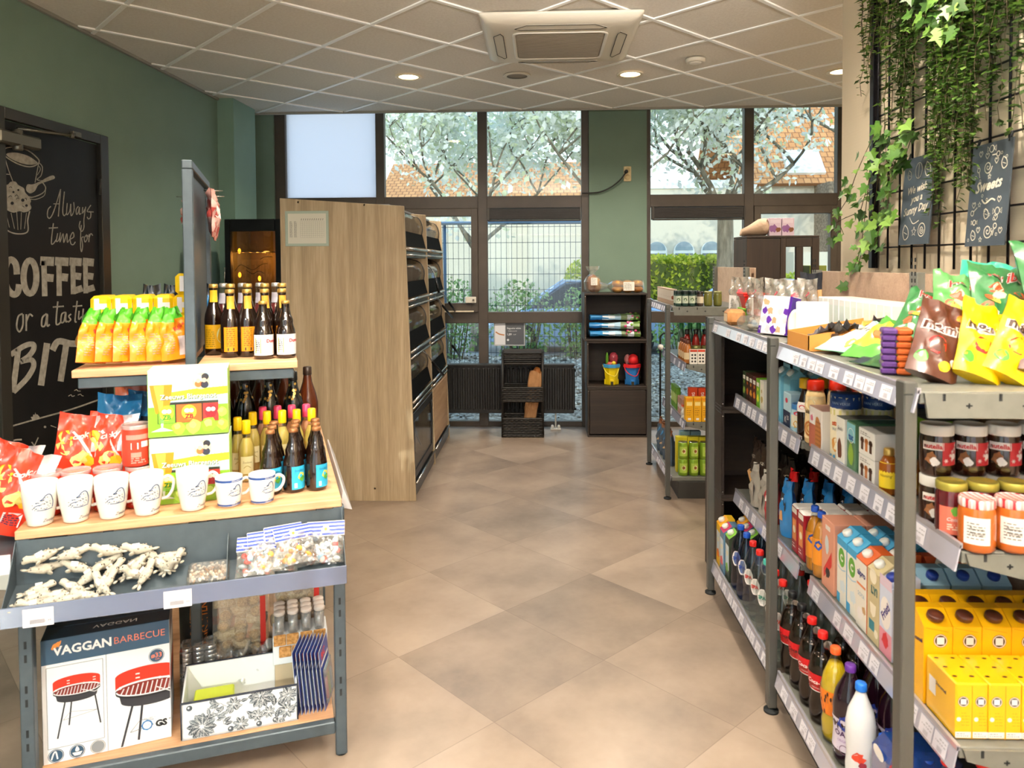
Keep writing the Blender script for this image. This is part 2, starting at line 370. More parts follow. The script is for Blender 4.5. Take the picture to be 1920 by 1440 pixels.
mb = MB(); mb.box(.463, 7.2, 0, 1.015, 7.36, 3.05, green); mb.box(XL, 7.2, 0, -2.611, 7.36, 3.3, green); mb.box(2.92, 7.2, 0, 3.75, 7.36, 3.3, green); mb.box(.463, 7.07, 3.05, 1.015, 7.36, 3.3, green)
mb.box(-3, 7.062, 3.302, 3.75, 7.45, 3.5, cream); struct(mb.build('wall_far'))
backm = mat('#cfc9bd', .8)
mb = MB(); mb.box(-.64, -1.55, 0, -.3, -1.4, 3.05, backm); mb.box(-.3, -1.55, 0, 3.75, -1.4, .5, backm); mb.box(3.3, -1.55, .5, 3.75, -1.4, 3.05, backm); mb.box(-.3, -1.55, 2.95, 3.3, -1.4, 3.05, backm); mb.box(XL, -1.55, 2.99, -.64, -1.4, 3.2, backm); struct(mb.build('wall_back'))
# ---------------------------------------------------------------- window wall
fm = mat('#453c34', .4, var=('#4d443b', 8, .3, .7)); glass = clear_mat('glass', '#f4faf8', .035); 
frost = bpy.data.materials.new('m_white_film'); frost.use_nodes = True
_n, _l = frost.node_tree.nodes, frost.node_tree.links; _t = _n.new('ShaderNodeBsdfTranslucent'); _t.inputs[0].default_value = (.95, .95, .97, 1)
_x = _n.new('ShaderNodeMixShader'); _x.inputs[0].default_value = .12; _l.new(_t.outputs[0], _x.inputs[1]); _l.new(_n['Principled BSDF'].outputs[0], _x.inputs[2]); _l.new(_x.outputs[0], _n['Material Output'].inputs[0])
_n['Principled BSDF'].inputs['Base Color'].default_value = (.9, .9, .9, 1)
def window(name, uprights, panes, ztop=3.3):
    o = bpy.data.objects.new(name, None); COL.objects.link(o); struct(o)
    mb = MB(); x0, x1 = uprights[0][0], uprights[-1][1]
    for a, b in uprights: mb.box(a, YW, 0, b, YW+.09, ztop, fm, .004)
    for za, zb in ((0, .05), (1.014, 1.123), (2.134, 2.253), (ztop-.06, ztop)): mb.box(x0+.01, YW+.006, za, x1-.01, YW+.084, zb, fm, .004)
    for (a, b, za, zb) in panes['sash']:
        for q in ((a, za, a+.065, zb), (b-.065, za, b, zb), (a+.06, za, b-.06, za+.09), (a+.06, zb-.075, b-.06, zb)): mb.box(q[0], YW-.015, q[1], q[2], YW+.06, q[3], fm, .004)
    mb.build('window_frame', o)['kind'] = 'structure'
    for (a, b, za, zb, m) in panes['glass']:
        g = MB(); g.box(a+.003, YW+.04, za+.003, b-.003, YW+.046, zb-.003, m); g.build('glass_pane', o)['kind'] = 'structure'
    return o
B1 = [(-2.505, -1.613), (-1.529, -.616), (-.523, .391)]; B2 = [(1.056, 1.949), (2.04, 2.826)]
def gl(bays, first=None):
    r = []
    for i, (a, b) in enumerate(bays): r += [(a, b, 2.253, 3.24, frost if (i == 0 and first) else glass), (a, b, 1.123, 2.134, glass), (a, b, .05, 1.014, glass)]
    return r
w1 = window('window_1', [(-2.611, -2.505), (-1.613, -1.529), (-.616, -.523), (.391, .463)], dict(glass=gl(B1, 1), sash=[(-1.529, -.616, 1.123, 2.134)]))
w2 = window('window_2', [(1.015, 1.056), (1.949, 2.04), (2.826, 2.92)], dict(glass=gl(B2), sash=[(2.04, 2.826, 1.123, 2.134)]))
mb = MB(); mb.box(-.74, YW-.045, 1.215, -.635, YW-.016, 1.275, mat('#d8d2c6', .4), .004); mb.tube([(-.66, YW-.045, 1.245), (-.66, YW-.06, 1.245)], .01, mat('#77716a', .3, 1))
tag(mb.build('window_lock'), 'small white lock box on the tilting window sash behind the bread cabinet', 'lock')
mb = MB(); mb.box(-.98, YW-.05, 1.128, -.66, YW-.016, 1.14, mat('#d8cdb4', .5)); tag(mb.build('envelope'), 'cream envelope lying on the ledge of the window sash', 'envelope')
bl = mat('#231e1a', .5)
for a, b, t in ((-.523, .391, 'wide dark roller blind rolled up above the bread rack window'), (1.056, 1.949, 'dark roller blind rolled up above the window beyond the green pillar')):
    o = thing('roller_blind', t, 'blind', ((a+b)/2, YW-.03, 2.07), group='roller blinds on the window wall'); h = (b-a)/2-.01
    m_ = MB(); m_.box(-h, -.03, -.05, h, .025, .058, bl, .006)
    for k in range(6): m_.box(-h+.01, -.034, -.045+k*.017, h-.01, -.028, -.036+k*.017, bl)
    m_.build('cassette', o); m_ = MB(); m_.box(-h, -.02, -.068, h, -.005, -.053, mat('#3a342e', .4, .5), .003); m_.build('bottom_bar', o)
    for sx in (-1, 1): m_ = MB(); m_.box(sx*(h-.012), -.04, -.06, sx*(h+.004), .028, .062, mat('#3b3631', .4), .003); m_.build('end_bracket', o)
# back shop window (the sun comes in through it)
o = bpy.data.objects.new('window_3', None); COL.objects.link(o); struct(o); mb = MB()
for x in (-2.79, -.74): mb.box(x, -1.5, 0, x+.05, -1.42, 2.99, fm)
mb.box(-2.74, -1.5, 0, -.74, -1.42, .06, fm); mb.box(-2.74, -1.5, 2.95, -.74, -1.42, 2.99, fm); mb.build('window_frame', o)['kind'] = 'structure'
mb = MB(); mb.box(-2.74, -1.47, .06, -.74, -1.464, 2.95, glass); mb.build('glass_pane', o)['kind'] = 'structure'
o = bpy.data.objects.new('fill_window', None); COL.objects.link(o); struct(o); mb = MB()  # added frosted window, out of view, spreads sunlight as soft fill
for x in (-.3, .9, 2.1, 3.24): mb.box(x, -1.5, .5, x+.06, -1.42, 2.95, fm)
mb.build('window_frame', o)['kind'] = 'structure'
for x in (-.24, .96, 2.16): mb = MB(); mb.box(x, -1.47, .5, x+1.14-(.06 if x > 2 else 0), -1.466, 2.95, frost); mb.build('glass_pane', o)['kind'] = 'structure'
# ---------------------------------------------------------------- chalk door
D = bpy.data.objects.new('door_1', None); COL.objects.link(D); struct(D)
blk = mat('#0e0e0e', .5, var=('#151515', 5, .3, .7), spec=.25); blk2 = mat('#26241f', .4); chalk = mat('#9d988c', .9, var=('#7d786e', 40, .3, .75)); chalk2 = mat('#b4afa2', .9)
mb = MB(); mb.box(XL+.001, 3.79, .005, XL+.006, 4.62, 2.365, blk)
def A(x, y): return atx(x/6.545, 260+y/6.545, XL+.008)
def Bf(x, y): return atx(x/4.8, 460+y/4.8, XL+.008)
def Cf(x, y): return atx(x/3.79, 720+y/3.79, XL+.008)
st = lambda p, w, f, m=chalk, **k: mb.stroke(p, w, m, f, **k)
mb.poly([atx(x/6.545, 260+y/6.545, XL+.007) for x, y in spline([(0, 620), (40, 600), (60, 575), (100, 560), (130, 530), (190, 528), (222, 565), (255, 585), (295, 610), (310, 660), (345, 700), (380, 760), (370, 800), (385, 850), (350, 890), (290, 905), (240, 890), (170, 908), (110, 890), (60, 860), (10, 850), (-30, 800), (-35, 680)], 4, True)], chalk)
for p in ([(75, 190), (180, 170), (330, 205), (430, 265), (460, 300), (400, 320), (290, 310), (150, 255)], [(320, 600), (340, 560), (400, 560), (500, 520), (570, 480), (650, 450), (670, 490), (560, 530), (470, 570), (430, 640), (370, 672), (325, 640)]):
    mb.poly([A(*q) for q in spline(p, 4, True)], chalk)
for x, y, r_ in ((50, 715, 19), (165, 655, 13), (225, 630, 13), (280, 755, 20), (150, 792, 20), (325, 820, 16)): disc(mb, blk, lambda x, y: atx(x/6.545, 260+y/6.545, XL+.009), x, y, r_)
for p in ([(110, 600), (135, 590), (145, 605)], [(105, 720), (125, 700), (145, 712)], [(180, 710), (205, 690), (225, 715)], [(200, 745), (220, 725), (235, 740)], [(30, 800), (50, 785), (70, 805)], [(300, 735), (320, 730), (325, 755)], [(275, 825), (300, 840)]):
    st(p, 7, lambda x, y: atx(x/6.545, 260+y/6.545, XL+.009), blk)
for p, w_ in (([(42, 170), (70, 118), (200, 105), (350, 150), (460, 240), (478, 290), (420, 335), (330, 342), (200, 300), (70, 220), (42, 170)], 15), ([(45, 180), (100, 370), (160, 530)], 11), ([(475, 300), (450, 430), (430, 540)], 11),
             ([(480, 295), (520, 350), (505, 450), (455, 500), (490, 512)], 11), ([(480, 335), (495, 380), (457, 448)], 9), ([(120, 440), (60, 440), (5, 490), (50, 580)], 11), ([(500, 510), (560, 600), (520, 670), (400, 718), (330, 705)], 13), ([(560, 620), (540, 700), (440, 745), (370, 740)], 9),
             ([(18, 850), (45, 980), (70, 1105), (190, 1165), (335, 1145), (340, 1000), (365, 890)], 16), ([(75, 910), (115, 1090)], 8), ([(135, 910), (178, 1105)], 8), ([(205, 900), (220, 1120)], 8), ([(262, 905), (255, 1115)], 8), ([(325, 910), (300, 1105)], 8),
             ([(625, 830), (590, 870), (582, 950), (612, 975), (660, 890), (745, 620)], 13), ([(742, 640), (716, 955)], 13), ([(655, 800), (735, 800)], 12), ([(790, 650), (770, 880), (785, 945), (812, 920)], 13), ([(825, 790), (818, 930), (855, 890), (868, 800), (872, 945), (908, 880), (905, 780)], 12),
             ([(962, 830), (935, 870), (940, 930), (962, 900), (976, 840), (974, 925), (998, 915)], 12), ([(1015, 840), (1012, 915), (1045, 860)], 12), ([(1052, 835), (1030, 990), (1030, 1090), (1002, 1138), (972, 1080), (985, 1010)], 12), ([(1115, 815), (1070, 890), (1112, 905), (1110, 965), (1085, 985), (1070, 960)], 13), ([(1095, 897), (1150, 900)], 14),
             ([(655, 1038), (630, 1265), (650, 1292), (690, 1240)], 14), ([(598, 1098), (712, 1092)], 15), ([(708, 1160), (692, 1260), (722, 1240), (742, 1150)], 12), ([(742, 1150), (735, 1270), (775, 1165), (783, 1275), (820, 1165), (826, 1270), (850, 1240)], 12), ([(850, 1240), (905, 1205), (895, 1150), (862, 1210), (870, 1288), (900, 1300), (925, 1265)], 13),
             ([(998, 1060), (990, 1160), (988, 1320), (1000, 1388), (1014, 1310), (1002, 1220), (1030, 1205)], 12), ([(1062, 1180), (1035, 1220), (1045, 1268), (1072, 1225), (1060, 1180), (1085, 1200)], 12), ([(1095, 1170), (1090, 1270)], 13), ([(1094, 1215), (1115, 1165), (1138, 1190)], 12)): st(p, w_, A)
for p, w_ in (([(152, 262), (142, 170), (100, 128), (60, 165), (45, 270), (65, 385), (120, 442), (160, 420), (172, 350)], 58), ([(395, 140), (403, 458)], 50), ([(362, 140), (486, 146)], 82), ([(420, 290), (482, 296)], 70), ([(530, 140), (533, 455)], 48), ([(495, 142), (617, 150)], 76), ([(555, 285), (612, 292)], 70),
             ([(655, 150), (660, 440)], 45), ([(625, 145), (735, 152)], 72), ([(675, 275), (730, 282)], 62), ([(660, 412), (742, 385)], 60), ([(768, 150), (772, 432)], 42), ([(745, 145), (845, 156)], 70), ([(790, 275), (840, 282)], 60), ([(775, 402), (850, 378)], 56),
             ([(205, 615), (165, 640), (150, 730), (175, 778), (205, 720), (207, 620)], 15), ([(237, 620), (236, 770)], 15), ([(236, 690), (265, 622), (295, 640)], 15), ([(420, 615), (382, 650), (375, 722), (405, 720), (426, 620), (425, 722), (448, 712)], 15), ([(520, 505), (505, 690), (522, 712), (548, 690)], 14), ([(475, 556), (575, 548)], 14),
             ([(587, 602), (556, 620), (548, 690), (575, 685), (592, 602), (592, 685), (608, 680)], 13), ([(640, 618), (618, 640), (636, 668), (612, 692)], 13), ([(695, 500), (675, 670), (690, 690)], 13), ([(655, 550), (740, 543)], 13), ([(712, 590), (708, 665), (735, 640)], 12), ([(750, 570), (738, 700)], 13),
             ([(165, 935), (115, 1325)], 52), ([(95, 985), (220, 905), (295, 890), (302, 935), (255, 1000), (180, 1050)], 48), ([(180, 1048), (280, 1030), (302, 1090), (240, 1200), (120, 1320)], 48), ([(424, 880), (368, 1262)], 58), ([(472, 945), (525, 865), (640, 885), (740, 880)], 58), ([(595, 900), (545, 1225)], 56),
             ([(615, 1358), (640, 1345), (650, 1360), (672, 1352)], 7), ([(668, 1308), (690, 1298), (700, 1310), (725, 1312)], 7), ([(700, 1348), (725, 1340), (735, 1352), (752, 1356)], 7)): st(p, w_, Bf)
mb.stroke([(270+58*cos(t*PI/12)*1.0, 285+150*sin(t*PI/12)) for t in range(25)], 56, chalk, Bf, smooth=False, close=True)
for p, w_ in (([(20, 318), (250, 252), (500, 182), (740, 98)], 11), ([(80, 412), (110, 398), (155, 395)], 12), ([(450, 250), (480, 238), (505, 240)], 6), ([(60, 650), (90, 625), (120, 625), (150, 600)], 8), ([(48, 775), (72, 762)], 8), ([(220, 465), (245, 445), (272, 455)], 8), ([(245, 440), (225, 412)], 9), ([(245, 440), (272, 380)], 8), ([(360, 295), (400, 310)], 6)): st(p, w_, Cf)
mb.poly([Cf(*q) for q in ((218, 235), (235, 232), (235, 218), (248, 218), (250, 200), (256, 216), (268, 218), (282, 235), (270, 252), (232, 258))], chalk); disc(mb, chalk, Cf, 320, 305, 9)
mb.build('door_leaf', D, recalc=False)['kind'] = 'structure'
mb = MB()
for q in ((3.705, 0, 3.785, 2.43), (4.625, 0, 4.71, 2.43), (3.785, 2.37, 4.625, 2.43)):
    mb.box(XL+.001, q[0], q[1], XL+.03, q[2], q[3], blk2, .003)
for z in (.35, 1.35, 2.1): mb.tube([(XL+.025, 4.618, z-.05), (XL+.025, 4.618, z+.05)], .009, blk2)
mb.build('door_frame', D)['kind'] = 'structure'
cl = thing('door_closer', 'grey metal door closer with scissor arm at the top of the chalk drawn door', 'door closer', (XL+.03, 3.9, 2.27)); clm = mat('#6b675c', .35, .7)
mb = MB(); mb.box(-.02, -.2, -.035, .035, .12, .035, clm, .01); mb.lathe([(.022, -.055), (.025, -.05), (.025, .05), (.02, .056)], clm, T=Matrix.Translation((.01, -.04, 0))); mb.build('housing', cl)
mb = MB(); mb.tube([(.01, -.04, .06), (.14, .22, .065)], .008, clm); mb.tube([(.14, .22, .065), (.005, .46, .115)], .007, clm); mb.lathe([(.012, .05), (.012, .08)], clm, 10, Matrix.Translation((.14, .22, 0))); mb.box(-.01, .42, .1, .02, .5, .13, clm, .003); mb.build('arm', cl)
# baseboard
# ---------------------------------------------------------------- ceiling fittings
ac = thing('ceiling_air_conditioner', 'square white ceiling cassette air conditioner with grey grille', 'air conditioner', (.12, 4.775, CEIL)); acm = mat('#d8d0c0', .4); acd = mat('#37322b', .6)
mb = MB(); s_ = .475
def sq(s, z, r=.03): return [(x*s+cx*r, y*s+cy*r, z) for (x, y) in ((1, 1), (-1, 1), (-1, -1), (1, -1)) for (cx, cy) in (((0, -1), (-1, 0)) if x*y > 0 else ((-1, 0) if False else (1, 0) if x < 0 and y > 0 else (-1, 0), (0, -1) if y > 0 else (0, 1)))]
def rsq(s, z, r, n=5):
    o = []
    for q, (sx, sy) in enumerate(((1, 1), (-1, 1), (-1, -1), (1, -1))):
        for i in range(n):
            a = PI/2*(q + i/(n-1)); o.append((sx*(s-r)+r*cos(a), sy*(s-r)+r*sin(a), z))
    return o
mb.loft([rsq(.475, -.011, .02), rsq(.475, -.022, .02), rsq(.44, -.055, .04), rsq(.40, -.068, .12), rsq(.30, -.072, .05), rsq(.285, -.072, .05)], acm)
mb.build('casing', ac); mb = MB()
mb.loft([rsq(.29, -.073, .05), rsq(.29, -.079, .05), rsq(.275, -.079, .045), rsq(.272, -.074, .045)], mat('#e4ddd0', .35)); mb.build('grille_rim', ac)
mb = MB(); mb.loft([rsq(.27, -.073, .045), rsq(.27, -.075, .045)], mat('#8d8170', .6))
for k in range(-13, 14): mb.box(-.262, k*.0195-.004, -.077, .262, k*.0195+.004, -.0752, mat('#978b79', .6))
mb.build('intake_grille', ac)
for k in range(4):
    a = k*PI/2; T = Matrix.Rotation(a, 4, 'Z'); pts = [T @ V(p) for p in ((-.27, -.36, -.074), (-.235, -.345, -.0765), (.235, -.345, -.0765), (.27, -.36, -.074), (.2, -.405, -.069), (-.2, -.405, -.069))]
    mb = MB(); mb.prism(pts, (0, 0, .004), mat('#cfc7b6', .4)); mb.tube([p+V((0, 0, -.001)) for p in pts], .0022, acd, 6, True); mb.build('air_flap', ac)
def downlight(x, y, t):
    o = thing('ceiling_downlight', t, 'lamp', (x, y, CEIL), group='recessed ceiling lamps')
    mb = MB(); mb.lathe([(.075, -.009), (.098, -.011), (.102, -.0095), (.102, -.003), (.075, -.003)], mat('#e8dcc4', .35), 28, caps=False); mb.build('rim', o)
    mb = MB(); mb.lathe([(.0001, -.0062), (.076, -.006), (.076, -.004), (.0001, -.004)], mat('#ffd79a', .5, emit=9), 28, caps=False); mb.build('diffuser', o)
    lamp('downlight_beam', 'SPOT', (x, y, CEIL-.02), (0, 0, 0), LAMP_W, (1, .88, .72), spot_size=R(150), spot_blend=.6, shadow_soft_size=.08)
LAMP_W = 95
downlight(-1.02, 5.76, 'round warm ceiling downlight above the wood bread cabinet'); downlight(.69, 5.79, 'round warm ceiling downlight above the aisle near the green pillar'); downlight(2.29, 5.81, 'round warm ceiling downlight half hidden behind the cream wall end')
for x, y in ((-1.0, 2.35), (.72, 2.35), (-1.0, .3), (.72, .3), (2.5, 4.4)): downlight(x, y, 'round warm ceiling downlight outside the photographed part of the shop ceiling')
o = thing('ceiling_fill_light', 'added unseen fill light behind the camera position, brightening the dark ceiling', 'lamp', (1.2, -1.34, 2.2)); mb = MB(); mb.box(-1.7, -.05, -.05, 1.7, .03, .0, acm, .006); mb.build('housing', o); mb = MB(); mb.box(-1.68, -.04, .001, 1.68, .02, .006, mat('#fff1dc', .5, emit=6)); mb.build('diffuser', o)  # added unseen fixture; it and its beam brighten the ceiling
lamp('ceiling_fill_beam', 'AREA', (1.2, -1.3, 2.25), (R(90+36), 0, 0), 420, (1, .95, .88), shape='RECTANGLE', size=3.3, size_y=.08, spread=R(62))
o = thing('ceiling_speaker', 'flat round white ceiling speaker between the two downlights', 'speaker', (-.18, 5.77, CEIL)); mb = MB(); mb.lathe([(.08, -.014), (.1, -.012), (.104, -.01), (.104, -.003), (.08, -.003)], acm, 28, caps=False); mb.build('rim', o)
mb = MB(); mb.lathe([(.0001, -.008), (.04, -.0085), (.082, -.0125), (.082, -.004), (.0001, -.004)], mat('#8f867a', .7, bump=(900, .4)), 28, caps=False); mb.build('mesh_cover', o)
o = thing('ceiling_sensor', 'small round raised white sensor on the ceiling beside the air conditioner', 'sensor', (1.1, 5.37, CEIL)); mb = MB(); mb.lathe([(.055, -.038), (.068, -.034), (.07, -.02), (.07, -.0105), (.05, -.0105)], acm, 24); mb.build('housing', o)
mb = MB(); mb.lathe([(.0001, -.044), (.03, -.043), (.043, -.0385), (.043, -.037)], mat('#efe8da', .3), 20); mb.build('lens', o)
# ---------------------------------------------------------------- wall socket and cable
o = thing('wall_socket', 'cream double wall socket on the green pillar with a black plug in it', 'socket', (.829, 7.2, 2.45)); scm = mat('#d9c69a', .4)
mb = MB(); mb.box(-.036, -.014, -.072, .036, -.0005, .072, scm, .006)
for z in (.033, -.033): mb.lathe([(.024, 0), (.027, .004), (.022, .005), (.02, .001)], mat('#c7b386', .4), 18, Matrix.Translation((0, -.0135, z)) @ Matrix.Rotation(PI/2, 4, 'X'))
mb.build('plate', o)
pts = spline([aty(1174, 322, 7.15), aty(1165, 335, 7.14), aty(1147, 350, 7.16), aty(1125, 360, 7.17), aty(1104, 362, 7.18), aty(1092, 362, 7.185)], 6)
o = thing('power_cable', 'black power cable running from the wall socket to the window frame', 'cable', pts[0]); q0 = pts[0]
mb = MB(); mb.tube([p-q0 for p in pts], .007, mat('#15130f', .5)); mb.build('cord', o); mb = MB(); mb.lathe([(.012, -.028), (.018, -.016), (.018, .02), (.01, .026)], mat('#191714', .45), 16, Matrix.Rotation(PI/2, 4, 'X')); mb.build('plug', o)
# ================================================================ OUTSIDE
def leafquads(mb, pts, s, mats, r, elong=1.4, bend=True):
    for p in pts:
        a = V((r.gauss(0, 1), r.gauss(0, 1), r.gauss(0, 1)))
        a = a.normalized() if a.length > 1e-4 else V((1, 0, 0)); b = a.orthogonal().normalized()
        b = Matrix.Rotation(r.uniform(0, 6.28), 3, a) @ b; k = s*r.uniform(.6, 1.3); p = V(p)
        mb.add([p-a*k*elong/2, p+b*k*.4, p+a*k*elong/2, p-b*k*.4], [(0, 1, 2, 3)], r.choice(mats))
gravel = mat('#b5aca0', .95, var=('#5f5850', 28, .4, .62), bump=(60, .8)); grassm = mat('#7d8f55', .95, var=('#a9a184', 6, .4, .6), bump=(80, .5)); asph = mat('#9a9893', .9, var=('#8a8883', 30, .3, .7))
mb = MB(); mb.box(-30, 7.36, -.3, 30, 11.6, -.06, gravel); mb.box(-30, 11.6, -.3, 30, 13.0, -.05, grassm); mb.box(-30, 13.0, -.3, 30, 20, -.08, asph); mb.box(-30, 20, -.3, 30, 60, -.05, grassm); struct(mb.build('ground'))
# gravel bank
mb = MB(); r = random.Random(3); nx, ny = 40, 12
vs = [(-4+8*i/nx, 8.0+2.9*j/ny, -.06+.30*sin(PI*min(1, j/ny*1.15)*.5)*(1 if 0 < j else 0)+r.uniform(-.012, .012)) for j in range(ny+1) for i in range(nx+1)]
mb.add(vs, [(j*(nx+1)+i, j*(nx+1)+i+1, (j+1)*(nx+1)+i+1, (j+1)*(nx+1)+i) for j in range(ny) for i in range(nx)], gravel, True)
st_ = [mat('#c9c2b8', .9), mat('#8a8178', .9), mat('#e2ddd2', .9), mat('#6b635a', .9)]
for k in range(2600):
    x, y = r.uniform(-2.9, 2.6), r.uniform(7.9, 10.9); j = (y-8)/2.9; z = -.06+.30*sin(PI*max(0, min(1, j*1.15))*.5)
    s = r.uniform(.012, .03); mb.ell((x, y, z+s*.3), (s, s*r.uniform(.5, 1), s*.6), st_[k % 4], (r.random(), 0, r.random()*6), 5, 3)
tag(mb.build('gravel_bank'), 'pale grey gravel bank rising outside the low window panes', 'gravel', kind='stuff')
# fence of wire panels
wire = mat('#3d4a55', .5, .6); fo = thing('mesh_fence', 'grey wire mesh fence panel with a blue top tube outside the bread rack window', 'fence', (0, 9.2, 0))
mb = MB()
for k in range(74): x = -3.6+k*.066; mb.tube([(x, 0, .05), (x, 0, 2.08)], .0027, wire, 4)
for k in range(11): mb.tube([(-3.6, .004, .1+k*.195), (1.22, .004, .1+k*.195)], .0033, wire, 4)
mb.build('wire_mesh', fo); mb = MB(); mb.tube([(-3.6, 0, 2.1), (1.22, 0, 2.1)], .022, mat('#6f8aa5', .4, .3)); mb.build('top_tube', fo)
for x in (-3.6, -1.2, 1.22): mb = MB(); mb.tube([(x, .02, -.06), (x, .02, 2.12)], .021, mat('#5d7186', .4, .3), 10); mb.build('fence_post', fo)
# trees
bark = mat('#8d8270', .95, var=('#5e5648', 12, .35, .65), bump=(30, 1), stretch=(1, 1, .25)); blos = [leafmat(h) for h in ('#f8f8f4', '#f2f4ea', '#fcfcf8', '#dde3c0', '#eef0de')]; leafg = [leafmat(h) for h in ('#a9bf5a', '#c9d36c', '#8fa84a')]
def tree(x, y, h, tr, seed, label, ms, nb, spread=1.0, fork=.42, lean=0, bare=.0, leafs=.1):
    r = random.Random(seed); o = thing('blossom_tree', label, 'tree', (x, y, -.06)); mb = MB(); tips = []
    def grow(p, d, ln, rad, lv):
        pts = [p]; q = p
        for i in range(4):
            d = (d + V((r.uniform(-.22, .22), r.uniform(-.22, .22), r.uniform(-.05, .16)))).normalized(); q = q + d*ln/4; pts.append(q)
        mb.tube(pts, [rad*(1-.4*i/4) for i in range(5)], bark, 7 if lv < 2 else 4)
        if lv >= 1: tips.extend(pts[2:])
        if lv < 4:
            for k in range(3 if lv else 4):
                a = r.uniform(0, 6.28); sd = V((cos(a), sin(a), r.uniform(.1, .75)*1.0)).normalized()
                grow(pts[r.choice((3, 4))] if k else q, (d*.55+sd*spread).normalized(), ln*r.uniform(.6, .78), rad*.55, lv+1)
    base = [V((0, 0, 0)), V((lean*.3, 0, h*fork*.5)), V((lean, 0, h*fork))]
    mb.tube([V((0, 0, -.02)), V((0, 0, .15))]+base[1:], [tr*1.5, tr*1.05, tr*.95, tr*.85], bark, 14)
    for k in range(5):
        a = k*1.257+r.uniform(-.3, .3); grow(base[2]-V((0, 0, r.uniform(0, .25))), V((cos(a)*spread, sin(a)*spread, 1.0)).normalized(), h*.26, tr*.4, 1)
    mb.build('trunk', o); mb = MB(); pts = []
    for k in range(nb):
        t = r.choice(tips); q = t + V((r.gauss(0, .2), r.gauss(0, .2), r.gauss(0, .18))); pts.append(q)
    leafquads(mb, pts, leafs, ms, r); mb.build('blossom', o, recalc=False); return o
tree(-1.25, 14.2, 6.2, .11, 5, 'white blossoming tree behind the fence with a slim trunk', blos, 13000, 1.0, .34)
tree(3.72, 15.2, 6.6, .18, 11, 'blossoming tree with a thick pale trunk outside the window beyond the green pillar', blos, 13000, 1.05, .40)
tree(1.02, 13.4, 6.2, .09, 21, 'slender blossoming tree just outside beside the green pillar', blos, 8000, 1.0, .44)
tree(7.6, 17.5, 8.2, .14, 31, 'half bare tree with fresh leaves in front of the orange roof', leafg+blos[3:], 2600, 1.1, .5)
# hedges, shrubs
def bush(name, label, loc, size, n, s, ms, seed, box=False, stems=0, cat='bush'):
    r = random.Random(seed); o = thing(name, label, cat, loc); mb = MB(); pts = []; sx, sy, sz = size
    while len(pts) < n:
        p = V((r.uniform(-1, 1), r.uniform(-1, 1), r.uniform(0, 1)))
        if box:
            if r.random() < .8:
                k = r.choice((0, 1, 2)); p[k] = (1 if k == 2 else r.choice((-1, 1)))*r.uniform(.9, 1.04)
        elif p.x**2+p.y**2+(p.z*2-1)**2 > 1: continue
        pts.append((p.x*sx, p.y*sy, p.z*sz))
    if box: mb.box(-sx*.93, -sy*.9, 0, sx*.93, sy*.9, sz*.93, mat('#4d5a26', .9, bump=(20, .8)))
    leafquads(mb, pts, s, ms, r); mb.build('foliage', o, recalc=False)
    if stems:
        mb = MB()
        for k in range(stems): a, b = r.uniform(-.8, .8)*sx, r.uniform(-.8, .8)*sy; mb.tube([(a*.5, b*.5, 0), (a*.8, b*.8, sz*.45), (a, b, sz*r.uniform(.7, 1))], [.009, .006, .003], mat('#6d5f48', .9), 4)
        mb.build('stems', o)
    return o
hl = [leafmat(h) for h in ('#b9c63a', '#d3d552', '#93a830')]; sl = [leafmat(h) for h in ('#8fae66', '#aac882', '#75985a')]
bush('clipped_hedge', 'clipped yellow green hedge outside in front of the arched facade', (3.2, 17.2, -.06), (1.3, .5, 1.75), 5200, .09, hl, 1, True, cat='hedge')
bush('round_bush', 'round yellow green bush behind the wire fence beside a parked car', (1.05, 16.8, -.06), (.62, .5, 1.85), 2600, .08, hl, 2)
bush('clipped_hedge', 'low clipped hedge outside far beyond the thick tree trunk', (6.1, 19.5, -.06), (1.4, .5, 1.3), 3000, .09, hl, 3, True, cat='hedge')
for k, (x, y, sx, h, t) in enumerate(((-1.35, 10.6, .5, 1.35, 'loose green shrub outside the tilting sash window'), (-.3, 10.9, .55, 1.25, 'loose green shrub behind the fence in front of the pale blue car'), (.55, 10.7, .4, 1.15, 'loose green shrub outside next to the green pillar'), (-2.4, 10.7, .6, 1.5, 'loose green shrub outside behind the bread cabinet'), (2.05, 10.4, .5, .95, 'low green shrub outside under the window beyond the pillar'))):
    bush('loose_shrub', t, (x, y, .12), (sx, .3, h), 1100, .05, sl, 40+k, stems=16)
